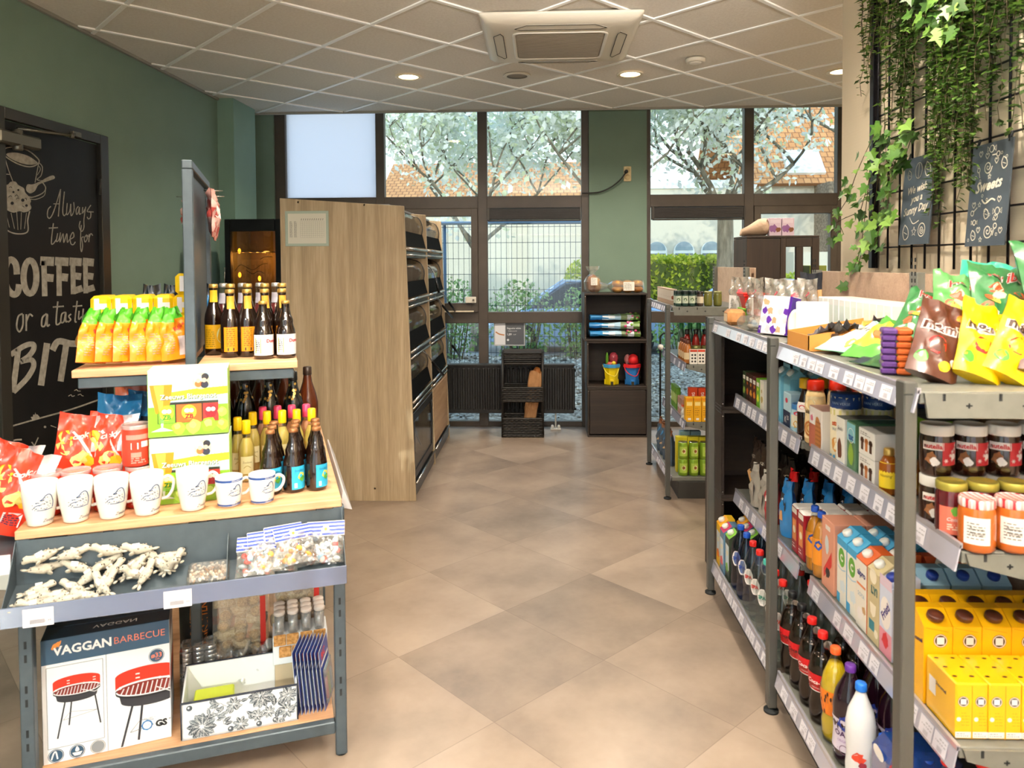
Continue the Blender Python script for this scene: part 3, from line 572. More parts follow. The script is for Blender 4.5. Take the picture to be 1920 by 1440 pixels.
# parked cars
def car(loc, rz, label, paint):
    o = thing('parked_car', label, 'car', loc, rz); o.scale = (.82, .9, .92); pm = mat(paint, .25, .3, coat=.6); gm = mat('#28323d', .08, spec=.8); mb = MB(); rings = []
    low = [(-2.05, .25), (-2.1, .6), (-2.0, .78), (-1.2, .92), (1.5, .95), (2.05, .86), (2.1, .55), (2.05, .25)]
    for y, k in ((-.86, .97), (-.8, 1), (.8, 1), (.86, .97)): rings.append([(x*k, y, z) for x, z in low])
    mb.loft(rings, pm, sm=False); mb.build('body', o, bevel=.04)
    mb = MB(); up_ = [(-1.2, .92), (-.35, 1.42), (.2, 1.48), (1.0, 1.42), (1.75, .95)]; rings = [[(x, -.78, z) for x, z in up_], [(x*.93+.02, -.62, .92+(z-.92)*1.0) for x, z in up_], [(x*.93+.02, .62, z) for x, z in up_], [(x, .78, z) for x, z in up_]]
    mb.loft(rings, gm, sm=False); mb.build('windows', o, bevel=.03)
    mb = MB(); mb.box(-.36, -.6, 1.44, .98, .6, 1.475, pm, .015)
    for sy in (-1, 1):
        for a, b in (((-1.22, sy*.79, .93), (-.33, sy*.6, 1.46)), ((1.76, sy*.79, .95), (.98, sy*.6, 1.45)), ((.3, sy*.79, .93), (.3, sy*.62, 1.47))): mb.tube([a, b], .035, pm, 6)
    mb.build('roof', o)
    for x in (-1.3, 1.3):
        for sy in (-.83, .83):
            mb = MB(); T = Matrix.Translation((x, sy, .31)) @ Matrix.Rotation(PI/2, 4, 'X'); mb.lathe([(.2, -.1), (.31, -.08), (.31, .08), (.2, .1)], mat('#1c1c1c', .8), 20, T); w_ = mb.build('wheel', o)
            mb = MB(); mb.lathe([(.05, -.11), (.19, -.102), (.19, .102), (.05, .11)], mat('#b9bcc0', .3, .8), 16, T); mb.build('hubcap', w_)
car((.72, 14.3, -.08), 0, 'pale blue car parked behind the wire fence and the shrubs', '#9fb9dd'); car((4.4, 13.9, -.08), R(184), 'pale blue car parked outside beyond the green pillar', '#8fb0e0')
# houses
brick = mat('#ded3c2', .9, var=('#d0c4b0', 40, .4, .6), bump=(70, .4), stretch=(1, 1, 2.5)); tile = None
def roof_tiles():
    m = bpy.data.materials.new('m_roof_tiles'); m.use_nodes = True; N, L = m.node_tree.nodes, m.node_tree.links; p = N['Principled BSDF']; p.inputs['Roughness'].default_value = .85
    tc = N.new('ShaderNodeTexCoord'); b = N.new('ShaderNodeTexBrick'); b.inputs['Scale'].default_value = 1; b.inputs['Brick Width'].default_value = .24; b.inputs['Row Height'].default_value = .26
    b.inputs['Mortar Size'].default_value = .02; b.inputs['Color1'].default_value = lin('#d9995f'); b.inputs['Color2'].default_value = lin('#c78650'); b.inputs['Mortar'].default_value = lin('#96603a'); b.offset = .5
    L.new(tc.outputs['Object'], b.inputs['Vector']); L.new(b.outputs['Color'], p.inputs['Base Color']); return m
tile = roof_tiles(); white = mat('#f0eee8', .5); pane = mat('#5a6a70', .1, spec=.8)
def roof(parent, x0, x1, y0, z0, run, rise, name='roof'):
    a = math.atan2(rise, run); ln = math.hypot(rise, run); mb = MB(); mb.box(0, 0, -.12, x1-x0, ln, 0, tile); mb.build(name, parent, (x0, y0, z0), (a, 0, 0))
    mb = MB(); mb.box(0, 0, -.12, x1-x0, ln, 0, tile); mb.build(name, parent, (x1, y0+2*run, z0), (a, 0, PI))
hA = thing('cottage', 'low pale house with an orange tiled roof behind the blossoming tree', 'house', (0, 0, -.05)); mb = MB(); mb.box(-5.6, 27, 0, 1.8, 33, 3.75, brick); mb.build('walls', hA); roof(hA, -6.0, 2.1, 26.6, 3.72, 3.6, 2.0)
hB = thing('street_house', 'long pale brick building with arched windows and a steep orange tiled roof', 'house', (0, 0, -.05)); mb = MB(); mb.box(2.4, 25.5, 0, 24, 32, 4.3, brick); mb.box(9.2, 24.2, 0, 9.75, 25.6, 4.2, mat('#97846f', .95, var=('#6d5c4b', 14, .4, .6), bump=(25, 1))); mb.box(8.0, 23.9, 0, 11.0, 25.5, 1.95, brick); mb.build('walls', hB)
roof(hB, 6.5, 24.4, 25.2, 4.25, 3.7, 4.3)
mb = MB(); a = math.atan2(4.3, 3.7); T = Matrix.Translation((8.3, 25.2, 4.25)) @ Matrix.Rotation(a, 4, 'X'); mb.box(0, .4, 0, 1.25, 1.55, .12, white, .01, T); mb.box(.1, .5, .1, 1.15, 1.45, .13, mat('#e8eef2', .1), 0, T); mb.build('skylight', hB)
mb = MB(); mb.box(2.4, 25.45, 4.15, 6.55, 26.0, 4.42, white); mb.build('eaves', hB)
def arch(x, y, w_, zb, zs):
    mb = MB(); pts = [(x-w_/2, y, zb), (x+w_/2, y, zb)]+[(x+w_/2*cos(PI*i/12), y, zs+w_/2*sin(PI*i/12)) for i in range(13)]
    mb.prism(pts, (0, .06, 0), white); f = mb.build('window', hB); mb = MB(); k = .86
    mb.prism([(x-w_/2*k, y-.01, zb+.12), (x+w_/2*k, y-.01, zb+.12), (x+w_/2*k, y-.01, zs-.05), (x-w_/2*k, y-.01, zs-.05)], (0, .02, 0), pane)
    mb.prism([(x+w_/2*k*cos(PI*i/12), y-.01, zs+.05+w_/2*k*sin(PI*i/12)) for i in range(13)], (0, .02, 0), mat('#93a2aa', .3)); mb.build('window_glass', f)
for x in (3.0, 3.92, 4.84, 5.76, 6.68): arch(x, 25.42, .7, .9, 2.0)
arch(12.7, 25.42, .8, .7, 2.3)
# ================================================================ FAR HALF OF THE SHOP
oak = wood_mat('oak_panel', '#8f7c61', '#ad9879', '#c6b294', 'Z', 1, .55); oakx = wood_mat('oak_door', '#7d6248', '#977a5c', '#ab8e6e', 'Y', 1, .5); shelfwood = wood_mat('pale_wood', '#b98d63', '#d0a67a', '#dfbb92', 'X', 1.2, .5)
black = mat('#0b0b0c', .35, spec=.3); steel = mat('#b8b6b2', .25, 1); dksteel = mat('#3a3b3d', .35, .7); clear = clear_mat('acrylic', '#f6f8f8', .10); dkwood = wood_mat('dark_crate', '#1f1712', '#2d221a', '#3a2c22', 'X', .8, .6); dkwoodz = wood_mat('dark_crate_z', '#241a14', '#33261d', '#413126', 'Z', .8, .6)
xf = lambda z: -.852-.031*z
LV = (1.69, 1.34, .99, .65)
def bread_unit(y0, label, first):
    o = thing('bread_cabinet', label, 'bread cabinet', (0, y0, 0), group=None); W = .93; YB_ = -1.75
    def panel(y, n='side_panel', m=oak):
        mb = MB(); mb.prism([(YB_, y, 0), (xf(0), y, 0), (xf(1.98), y, 1.985), (YB_, y, 2.045)], (0, .022, 0), m); return mb.build(n, o, bevel=.002)
    p = panel(0 if first else -.011)
    if not first: panel(W-.03)
    if first:
        for px in ((559, 379), (683, 384), (703, 916)): mb = MB(); q = aty(*px, 4.93); mb.lathe([(.001, -.004), (.006, -.003), (.007, 0)], steel, 10, Matrix.Translation((q.x, 0, q.z)) @ Matrix.Rotation(-PI/2, 4, 'X').inverted()); mb.build('screw_cap', p)
    mb = MB(); mb.box(YB_+.003, .024, .05, YB_+.02, W-.03, 1.99, black); mb.box(YB_+.02, .024, 1.985, -1.02, W-.035, 2.0, mat('#8f9499', .35, .3)); mb.build('back_panel', o)
    for i, z in enumerate(LV):
        x = xf(z); mb = MB(); mb.box(YB_+.02, .024, z-.05, x-.02, W-.035, z-.035, black); mb.box(x-.03, .024, z-.05, x-.006, W-.035, z-.002, black, .003); mb.build('bread_shelf', o)
        mb = MB()
        for dz, rr in ((.012, .011), (-.03, .008)): mb.tube([(x+.002, .026, z+dz), (x+.002, W-.036, z+dz)], rr, steel, 10)
        mb.build('front_rail', o)
        mb = MB(); mb.prism([(x-.012, .026, z+.03), (x-.004, .026, z+.03), (x-.03, .026, z+.135), (x-.038, .026, z+.135)], (0, W-.062, 0), mat('#080808', .7, spec=.05)); mb.build('tray_front', o)
        mb = MB(); top = min(z+.305, 1.985); pts = spline([(x-.035, z+.135), (x-.03, z+.20), (x-.065, z+.27), (x-.17, top)], 4)
        mb.loft([[(a, .03, b), (a, W-.042, b), (a-.004, W-.042, b), (a-.004, .03, b)] for a, b in pts], clear, sm=False); mb.build('flap', o)
        for yy in (.03, W-.045): mb = MB(); mb.tube([(a+.002, yy, b) for a, b in pts], .004, mat('#55534f', .3, .6), 6); mb.build('flap_edge', o)
    mb = MB(); mb.box(YB_, .024, 0, xf(0)-.03, W-.035, .12, dksteel); mb.box(xf(0)-.03, .024, .02, xf(0)-.005, W-.035, .115, mat('#2b2f33', .3, .5), .004); mb.tube([(xf(0), .026, .115), (xf(0), W-.036, .115)], .008, steel, 8); mb.build('plinth', o)
    if first:
        mb = MB(); x = xf(.3)
        for q in ((.03, .13, W-.04, .19), (.03, .53, W-.04, .59), (.03, .19, .08, .53), (W-.09, .19, W-.04, .53)): mb.box(x-.02, q[0], q[1], x-.004, q[2], q[3], dksteel, .003)
        d = mb.build('drawer_front', o); mb = MB(); mb.box(x-.014, .08, .19, x-.009, W-.09, .53, clear); mb.build('drawer_glass', d)
        mb = MB()
        for a in (.25, .5): mb.tube(spline([(x-.12, a, .2), (x-.1, a+.03, .42), (x-.08, a+.1, .3), (x-.06, a+.16, .22)], 5), .006, black, 6)
        mb.box(x-.3, .12, .14, x-.05, .3, .24, mat('#d9d6cc', .6), .02); mb.build('drawer_basket', o)
    else:
        mb = MB(); x = xf(.35); mb.box(x-.025, .024, .13, x-.004, W-.04, .59, oakx, .003); mb.build('door', o)
    return o
bread_unit(4.93, 'oak bread cabinet unit whose side carries the paper schedule', True); bread_unit(5.861, 'oak bread cabinet unit with a closed wood door beside the radiator', False)
# schedule
o = thing('paper_schedule', 'framed paper schedule with a grid pinned to the oak cabinet side', 'notice', (-1.615, 4.928, 1.84)); mb = MB(); mb.box(-.1, -.004, -.118, .195, .0024, .118, mat('#a9b8ac', .4), .002); mb.build('sleeve', o)
mb = MB(); fn = lambda x, y: (x, -.0055, y); rect(mb, mat('#d8d5c8', .6), lambda x, y: (x, -.005, y), -.08, -.1, .178, .1); ink = mat('#6b6a64', .8)
for k in range(12): rect(mb, ink, fn, .005+k*.0145, -.06, .0056+k*.0145, .05)
for k in range(9): rect(mb, ink, fn, .005, -.06+k*.0137, .165, -.0595+k*.0137)
for k in range(11): mb.stroke([(.01+k*.0145, .055), (.014+k*.0145, .067)], .0035, ink, fn)
for x in (-.068, -.038): dots(mb, ink, fn, x, -.06, x+.02, .05, 22, .0022, .9, 4, .008)
mb.build('sheet', o)
# serving tongs
def tong(p0, p1, label):
    p0, p1 = V(p0), V(p1); o = thing('serving_tongs', label, 'tongs', p0, group='bread tongs'); d = p1-p0
    mb = MB(); mb.tube([(0, 0, 0), d], .0105, black, 8); mb.build('handle', o)
    mb = MB(); mb.tube(spline([(0, 0, 0), -d*.35+V((-.02, 0, .03)), -d*.7+V((-.09, 0, .03)), -d*.5+V((-.17, 0, -.03))], 5), .004, steel, 6); mb.build('wire', o)
for (a, b, x, t) in (((830, 573), (848, 595), -.84, 'black handled bread tongs, outer one of the pair hanging below the second oak flap'), ((842, 567), (859, 591), -.84, 'black handled bread tongs, beside the radiator in the pair below the second oak flap'), ((811, 679), (831, 703), -.82, 'black handled bread tongs over the lowest tray of the unit with the schedule'), ((848, 648), (862, 667), -.82, 'black handled bread tongs over the lowest tray of the unit with the wood door'), ((817, 522), (823, 549), -.84, 'black handled bread tongs hanging between the two oak units')):
    tong(atx(*a, x-.02), atx(*b, x+.01), t)
crust = mat('#b8742f', .6, var=('#8a4c1c', 18, .35, .65), bump=(60, .4)); crust2 = mat('#d9a45c', .6, var=('#b06f2d', 14, .35, .65), bump=(60, .3))
def roll(name, label, cat, loc, rz, r3, m, group=None, seams=3):
    o = MB(); o.ell((0, 0, r3[2]), r3, m, n=14, h=9)
    for k in range(seams): x = (k-(seams-1)/2)*r3[0]*.5; o.tube([(x-.012, -r3[1]*.7, r3[2]*1.70), (x, 0, r3[2]*1.99), (x+.012, r3[1]*.7, r3[2]*1.70)], .004, mat('#e3c08a', .7), 5)
    b = o.build(name, loc=loc, rot=(0, 0, rz)); return tag(b, label, cat, group)
for i, (lv, yy, xx, rr, m, t) in enumerate(((1, 5.1, -1.02, (.11, .06, .045), crust, 'golden bread roll on the second cabinet tray near the side panel'), (1, 5.35, -1.05, (.1, .06, .04), crust2, 'pale bread roll deeper on the second cabinet tray'), (2, 5.15, -1.0, (.07, .06, .035), crust, 'dark bun on the third cabinet tray'), (2, 5.4, -1.02, (.08, .06, .035), crust2, 'pale bun on the third cabinet tray'), (3, 5.12, -.98, (.06, .05, .035), crust, 'dark bun on the lowest cabinet tray beside the side panel'), (3, 5.27, -1.0, (.06, .05, .035), crust2, 'middle bun on the lowest cabinet tray'), (3, 5.42, -.98, (.06, .05, .035), crust, 'dark bun on the lowest cabinet tray farthest from the side panel'), (3, 5.55, -1.03, (.06, .05, .035), crust2, 'pale bun on the lowest tray beside the middle panel'))):
    roll('bread_roll', t, 'bread', (xx, yy, LV[lv]-.033), i*.4, rr, m, 'rolls in the bread cabinet')
# display fridge
o = thing('display_fridge', 'tall black glass door fridge glowing warm beside the oak cabinet', 'fridge', (-2.25, 5.95, 0)); sv = mat('#8f918e', .35, .6)
mb = MB(); mb.box(-.235, -.2, .02, -.215, .3, 1.95, sv, .003); mb.box(.22, -.2, .02, .24, .3, 1.95, black); mb.box(-.235, -.2, 1.93, .24, .3, 1.955, sv, .003); mb.box(-.215, .27, .02, .22, .29, 1.93, mat('#7a6a4c', .6)); mb.box(-.235, -.2, 0, .24, .3, .06, black); mb.build('cabinet', o)
mb = MB()
for q in ((-.215, .05, -.17, 1.955), (.185, .05, .245, 1.955), (-.17, 1.86, .185, 1.955), (-.17, .05, .185, .14)): mb.box(q[0], -.25, q[1], q[2], -.205, q[3], black, .004)
d = mb.build('door', o); mb = MB(); mb.box(-.17, -.24, .14, .185, -.232, 1.86, clear_mat('bronze_glass', '#b39a72', .06)); mb.build('door_glass', d)
mb = MB(); fn = lambda x, y: (x, -.243, y)
for q in ([(-.14, 1.55), (-.09, 1.6), (0, 1.56), (.07, 1.6), (.12, 1.61)], [(-.05, 1.56), (.0, 1.53), (.05, 1.55), (.09, 1.53)], [(.06, 1.64), (.1, 1.66), (.16, 1.66)]): mb.stroke(q, .004, black, fn)
mb.build('etched_waves', d); mb = MB(); mb.box(-.222, -.26, 1.5, -.205, -.25, 1.58, steel, .003); mb.tube([(-.213, -.262, 1.55), (-.213, -.262, 1.46)], .006, steel); mb.build('lock', d)
for z in (.5, .9, 1.3, 1.7):
    mb = MB(); mb.box(-.21, -.18, z, .215, .26, z+.006, clear)
    for k in range(9): mb.tube([(-.2+k*.05, -.18, z), (-.2+k*.05, .26, z)], .002, steel, 5)
    mb.build('wire_shelf', o)
for x, z in ((-.16, 1.71), (.16, 1.70), (-.16, 1.52), (.16, 1.52), (.0, 1.49)): mb = MB(); mb.ell((x, -.1, z), (.012, .012, .022), mat('#ffb84a', .5, emit=14), n=10, h=6); mb.build('lamp_reflection', o)  # glowing beads standing in for warm lamp reflections in the door glass
lamp('fridge_glow', 'POINT', (-2.25, 6.0, 1.66), (0, 0, 0), 7, (1, .75, .4), shadow_soft_size=.05)
# radiator
rad = mat('#191817', .45); o = thing('radiator', 'long black ribbed radiator under the window behind the wicker rack', 'radiator', (-.35, 7.1, .4)); mb = MB(); mb.box(-.62, -.045, -.235, .655, .04, .23, rad, .006)
for k in range(27): x = -.6+k*.0475; mb.box(x, -.062, -.2, x+.03, -.04, .2, rad, .008)
mb.box(-.625, -.058, .215, .66, .05, .236, rad, .004); mb.build('panel', o); mb = MB(); mb.tube([(.64, 0, .17), (.675, 0, .17)], .014, steel); mb.tube([(.64, 0, -.2), (.68, 0, -.2)], .012, rad); mb.build('valve', o)
mb = MB(); mb.tube([(.48, 0, -.235), (.48, 0, -.398)], .008, mat('#d8d6d0', .3)); mb.box(.43, -.03, -.4, .53, .03, -.385, mat('#d8d6d0', .3), .004)
for x in (.45, .51): mb.lathe([(.014, -.39), (.016, -.37), (.01, -.355)], mat('#d8d6d0', .3), 12, Matrix.Translation((x, 0, 0)))
mb.build('floor_bracket', o)
# wicker rack
wk = mat('#15120f', .5); wk2 = mat('#211b16', .5); o = thing('wicker_bread_rack', 'three tier black wicker bread rack standing before the radiator', 'basket rack', (-.178, 6.89, 0))
def weave(mb, loopf, z0, z1, rows, n):
    for k in range(rows):
        z = z0+(z1-z0)*k/(rows-1); P = loopf(z); L_ = len(P); pts = []
        for i, (p, nr) in enumerate(P): pts.append(V((p[0], p[1], z)) + V((nr[0], nr[1], 0))*(.0035*(1 if (i+k) % 2 else -1)))
        mb.tube(pts, .0085 if k not in (0, rows-1) else .012, wk if k % 2 else wk2, 5, True)
def loopr(hx, y0, y1, st=.022):
    def f(z):
        o = []; nx = round(2*hx/st); ny = round((y1-y0)/st)
        for i in range(nx): o.append(((-hx+2*hx*i/nx, y0), (0, -1)))
        for i in range(ny): o.append(((hx, y0+(y1-y0)*i/ny), (1, 0)))
        for i in range(nx): o.append(((hx-2*hx*i/nx, y1), (0, 1)))
        for i in range(ny): o.append(((-hx, y1-(y1-y0)*i/ny), (-1, 0)))
        return o
    return f
for z0, z1, n in ((.012, .17, 11), (.335, .455, 8), (.665, .765, 6)):
    mb = MB(); y0 = -.115 if z0 < .6 else -.02
    weave(mb, loopr(.185, y0, .115), z0, z1, n, 0)
    for (p, nr) in loopr(.185, y0, .115, .044)(0): mb.tube([(p[0], p[1], z0), (p[0], p[1], z1)], .004, wk2, 4)
    (mb.box(-.18, y0, z0, .18, .11, z0+.012, wk, .003) if z0 != .335 else None)
    if z0 > .6: mb.prism([(-.18, -.02, .67), (.18, -.02, .67), (.18, .1, .79), (-.18, .1, .79)], (0, .01, 0), wk2)
    mb.build('basket', o)
for x, y in ((-.185, -.11), (.185, -.11), (-.185, .115), (.185, .115)): mb = MB(); mb.tube([(x, y, 0), (x, y if y > 0 else y, .5), (x, .115 if y > 0 else -.02, .78)], .011, wk, 8); mb.build('upright', o)
mb = MB()
for k in range(9): x = -.16+k*.04; mb.tube([(x, .113, .17), (x, .113, .66)], .004, wk2, 4)
mb.build('back_canes', o)
# baguette in paper bag
pap = mat('#b98a5c', .8, var=('#a2744a', 9, .35, .65), bump=(30, .5)); o = thing('baguette_bag', 'brown paper baguette bag leaning in the wicker rack', 'paper bag', (-.135, 6.845, .03), rot=(R(-7), R(9), 0)); mb = MB(); r = random.Random(2); rings = []
for i in range(11): z = .56*i/10; k = .055+.012*i/10; rings.append([(k*cos(a*PI/6)*1.0+r.uniform(-.003, .003), .035*sin(a*PI/6)+r.uniform(-.003, .003), z+(.015*sin(a) if i == 10 else 0)) for a in range(12)])
mb.loft(rings, pap, caps=True, sm=False); mb.build('bag', o); mb = MB(); mb.ell((0, 0, .565), (.035, .026, .05), crust, n=12); mb.build('baguette', o)
# price sign
o = thing('price_sign', 'grey and white price sign for baguettes hanging on the low window pane', 'sign', (-.315, 7.262, .908)); mb = MB(); hw, hh = .152, .118; mb.box(-hw, -.004, -hh, hw, .002, hh, mat('#b9bcbf', .4), .001)
fn = lambda x, y: (x, -.006, y); rect(mb, mat('#e3e4ea', .4), lambda x, y: (x, -.005, y), -hw+.01, -hh+.012, -.04, hh-.012); rect(mb, mat('#5a5d63', .5), lambda x, y: (x, -.005, y), -.04, -hh+.012, hw-.01, hh-.012)
mb.stroke([(-.135, .02), (-.1, -.002), (-.05, -.012)], .012, mat('#b97b4a', .6), fn); wt_ = mat('#e9eaee', .5); W2 = lambda s, x, y, w_, b=0: mb.text(s, lambda a, c: (x+a, -.0065, y+c), wt_, w=w_, bold=b)
W2('Baguette white', .045, .055, .135, .01); W2('Stokbrood wit', .03, .028, .085); W2('1,89', .0, -.005, .042, .02); W2('/stuk', .05, -.006, .03); disc(mb, wt_, fn, -.015, -.06, .011); mb.build('card', o)
# crates by the window
def crate(name, label, loc, w_, d_, h_, front=False, m=dkwood, slats=False, rz=0):
    o = thing(name, label, 'crate', loc, rz); t = .016; mb = MB()
    def part(n, *b):
        q = MB(); q.box(*b, m, .002); return q.build(n, o)
    part('bottom_board', -w_/2, -d_/2, 0, w_/2, d_/2, t); part('top_board', -w_/2, -d_/2, h_-t, w_/2, d_/2, h_)
    for sx in (-1, 1): part('side_board', sx*w_/2-(t if sx > 0 else 0), -d_/2+.001, t, sx*w_/2+(0 if sx > 0 else t), d_/2-.001, h_-t)
    part('back_board', -w_/2+t, d_/2-t, t, w_/2-t, d_/2, h_-t)
    if front: part('front_board', -w_/2+.02, -d_/2-.002, .03, w_/2-.02, -d_/2+t, h_-.02)
    q = MB()
    for sx in (-1, 1):
        for z in (.03, h_-.03): q.lathe([(.001, -.003), (.004, -.002), (.004, .001)], steel, 8, Matrix.Translation((sx*(w_/2-.008), -d_/2-.0005, z)) @ Matrix.Rotation(PI/2, 4, 'X').inverted())
    q.build('nail_head', o); return o
CX, CYc = .683, 6.97
crate('wooden_crate', 'closed dark wooden crate on the floor, lowest of the stack by the green pillar', (CX+.01, CYc, 0), .55, .36, .452, True); crate('wooden_crate', 'dark wooden crate with toy buckets, middle of the stack by the green pillar', (CX+.005, CYc, .4525), .55, .36, .43); crate('wooden_crate', 'dark wooden crate with wrapped flowers, topmost of the stack by the green pillar', (CX-.005, CYc, .883), .575, .37, .438)
# wrapped bouquets
film = clear_mat('film', '#f4f8fb', .12, .08, .18, '#dfe9f2'); blu = mat('#2f86c4', .4); 
def bouquet(loc, rz, label, k):
    o = thing('wrapped_bouquet', label, 'flowers', loc, rz, 'wrapped flowers in the crate'); r = random.Random(k); mb = MB(); rings = []
    for i in range(9):
        t = i/8; x = -.23+.46*t; a = (.03+.03*t) if t > .2 else .042; rings.append([(x, a*cos(q*PI/5)*1.2+r.uniform(-.004, .004), .032+a*.62*sin(q*PI/5)+r.uniform(-.003, .003)) for q in range(10)])
    pr_ = [mat('#dfe7ee', .35), mat('#2f86c4', .35), mat('#a9c9de', .35), mat('#3f9ad0', .35)]; mb.loft(rings, lambda i, q: [pr_[1], pr_[1], pr_[3] if q % 2 else pr_[0], pr_[0] if q % 3 else pr_[2], pr_[2], mat('#7d8f6a', .4), pr_[0], mat('#6f8f4a', .4)][i], sm=False); mb.build('wrap', o)
    mb = MB()
    for i in range(26): mb.ell((r.uniform(.1, .235), r.uniform(-.07, .07), .035+r.uniform(-.02, .032)), (.014, .014, .012), r.choice([mat('#d0467f', .6), mat('#e26aa0', .6), mat('#b52f66', .6), mat('#7fae4a', .6)]), n=7, h=4)
    mb.build('blossoms', o); mb = MB()
    for i in range(7): mb.tube([(-.1, r.uniform(-.03, .03), .05), (.2, r.uniform(-.06, .06), .06)], .003, mat('#4f7a35', .6), 4)
    mb.build('stems', o)
for k, (y, z, t) in enumerate(((6.885, .912, 'blue and white wrapped bouquet lying lowest in front in the top crate'), (7.035, .912, 'blue and white wrapped bouquet lying lowest behind in the top crate'), (6.9, .986, 'blue and white wrapped bouquet second from the bottom in the top crate'), (6.96, 1.06, 'blue and white wrapped bouquet on top of the pile in the top crate'))): bouquet((CX-.01, y, z), R((3, -4, -5, 8)[k]), t, k)
# beach buckets
def bucket(loc, body, rim, label, toys):
    o = thing('beach_bucket', label, 'toy bucket', loc); bm_, rm_ = mat(body, .35), mat(rim, .35); mb = MB()
    mb.lathe([(.052, .0), (.056, .004), (.06, .03), (.074, .17), (.071, .17), (.056, .012), (.001, .012)], bm_, 8, Matrix.Rotation(PI/8, 4, 'Z'), sm=False, caps=False)
    for k in range(4): a = k*PI/2; mb.box(-.016, -.066, 0, .016, -.05, .05, bm_, .004, Matrix.Rotation(a, 4, 'Z'))
    mb.box(-.012, -.068, .0, .012, -.064, .035, mat('#3a3420', .6)); mb.build('bucket_body', o)
    mb = MB(); mb.lathe([(.07, .16), (.083, .162), (.083, .19), (.07, .192)], rm_, 8, Matrix.Rotation(PI/8, 4, 'Z'), sm=False, caps=False); mb.build('bucket_rim', o)
    mb = MB(); mb.tube(spline([(-.08, 0, .18), (-.05, -.085, .12), (.03, -.085, .09), (.08, 0, .18)], 6), .004, rm_ if rim != '#3a8fc4' else mat('#e8d44a', .4), 6); mb.build('carry_handle', o)
    mb = MB()
    for (x, y, z, rr, c) in toys: mb.ell((x, y, z), rr, mat(c, .35), n=10, h=6)
    mb.build('sand_toys', o)
bucket((.645, 6.9, .47), '#f0d40f', '#3a8fc4', 'yellow toy bucket with blue rim in the middle crate', ((-.04, 0, .23, (.014, .014, .07), '#6cae2c'), (.02, .01, .24, (.045, .035, .06), '#c2485a'), (.02, -.03, .2, (.02, .014, .02), '#e9c93a'), (0, .02, .19, (.06, .05, .03), '#d05a4a')))
bucket((.835, 6.9, .47), '#2a79c4', '#d8242b', 'blue toy bucket with red rim in the middle crate', ((.01, -.01, .23, (.05, .04, .055), '#e0282c'), (-.04, .01, .23, (.03, .03, .05), '#d98a8a'), (.04, .02, .21, (.03, .03, .06), '#c43a3a')))
# bread on the crates
bagf = clear_mat('poly_bag', '#fbfbfa', .16, .12, .10, '#f4f1ea')
o = thing('bagged_bread', 'loaf standing upright in a knotted clear bag on the crate stack', 'bread', (.475, 6.92, 1.3225)); mb = MB(); mb.ell((0, 0, .085), (.055, .045, .085), crust, n=14, h=8); mb.ell((.035, .0, .07), (.045, .04, .07), crust2, n=12, h=8); mb.build('loaf', o)
mb = MB(); r = random.Random(9); rings = [[(k*cos(a*PI/6)+r.uniform(-.006, .006), k*.75*sin(a*PI/6), z) for a in range(12)] for z, k in ((0.002, .05), (.03, .075), (.1, .08), (.15, .062), (.172, .022), (.19, .028), (.215, .055), (.245, .065))]; mb.loft(rings, bagf, caps=False, sm=False); mb.build('clear_bag', o)
mb = MB(); rect(mb, mat('#e9e4da', .6), lambda x, y: (x, -.068, y), -.02, .07, .04, .14); dots(mb, ink, lambda x, y: (x, -.0685, y), -.015, .075, .035, .135, 6, .003); mb.build('price_label', o)
o = thing('bagged_buns', 'six soft buns in a clear bag lying on the crate stack', 'bread', (.795, 6.9, 1.3225)); mb = MB()
for x in (-.09, 0, .09):
    for z in (.03, .082): mb.ell((x, 0, z), (.055, .06, .032), crust2, n=12, h=8)
mb.build('buns', o); mb = MB(); rings = []
for x, k in ((-.26, .05), (-.22, .035), (-.18, .02), (-.145, .055), (-.05, .066), (.08, .066), (.135, .058), (.15, .02)): rings.append([(x+r.uniform(-.004, .004), k*1.05*cos(a*PI/6), .061+min(.058, k)*sin(a*PI/6)) for a in range(12)])
mb.loft(rings, bagf, caps=False, sm=False); mb.build('clear_bag', o); mb = MB(); rect(mb, mat('#e9e4da', .6), lambda x, y: (x, -.071, y), -.045, .02, .055, .1); dots(mb, ink, lambda x, y: (x, -.0715, y), -.035, .03, .045, .092, 6, .004); mb.build('price_label', o)
# thermostat pipe in front of the far window
o = thing('thermostat_pipe', 'slim black pipe with a round white thermostat knob by the far shelves', 'radiator valve', (1.12, 7.05, 0)); mb = MB(); mb.tube([(0, 0, 0), (0, 0, .9), (.03, 0, .93), (.12, 0, .93)], .009, rad, 8); mb.build('pipe', o); mb = MB(); mb.lathe([(.001, -.03), (.025, -.028), (.028, 0), (.022, .03), (.001, .032)], mat('#e2ded6', .4), 16, Matrix.Translation((0, -.02, .80)) @ Matrix.Rotation(PI/2, 4, 'X')); mb.build('thermostat_knob', o)
# ================================================================ GOODS: common makers
def front(d): return lambda x, y: (x, -d/2-.0003, y)
def cyl(rad, a0=0, lift=.0006):
    """map x along the girth, y up on a round body; rad = number or function of height"""
    def f(x, y):
        r_ = (rad(y) if callable(rad) else rad)+lift; a = -PI/2+a0+x/r_; return (r_*cos(a), r_*sin(a), y)
    return f
def profr(prof):
    def f(z):
        for (r0, z0), (r1, z1) in zip(prof, prof[1:]):
            if z0 <= z <= z1: return r0+(r1-r0)*((z-z0)/(z1-z0) if z1 > z0 else 0)
        return prof[-1][0]
    return f
def patch(mb, m, fn, x0, y0, x1, y1, n=6, k=1):
    for i in range(n):
        for j in range(k):
            a, b = x0+(x1-x0)*i/n, x0+(x1-x0)*(i+1)/n; c, d = y0+(y1-y0)*j/k, y0+(y1-y0)*(j+1)/k
            mb.add([fn(a, c), fn(b, c), fn(b, d), fn(a, d)], [(0, 1, 2, 3)], m)
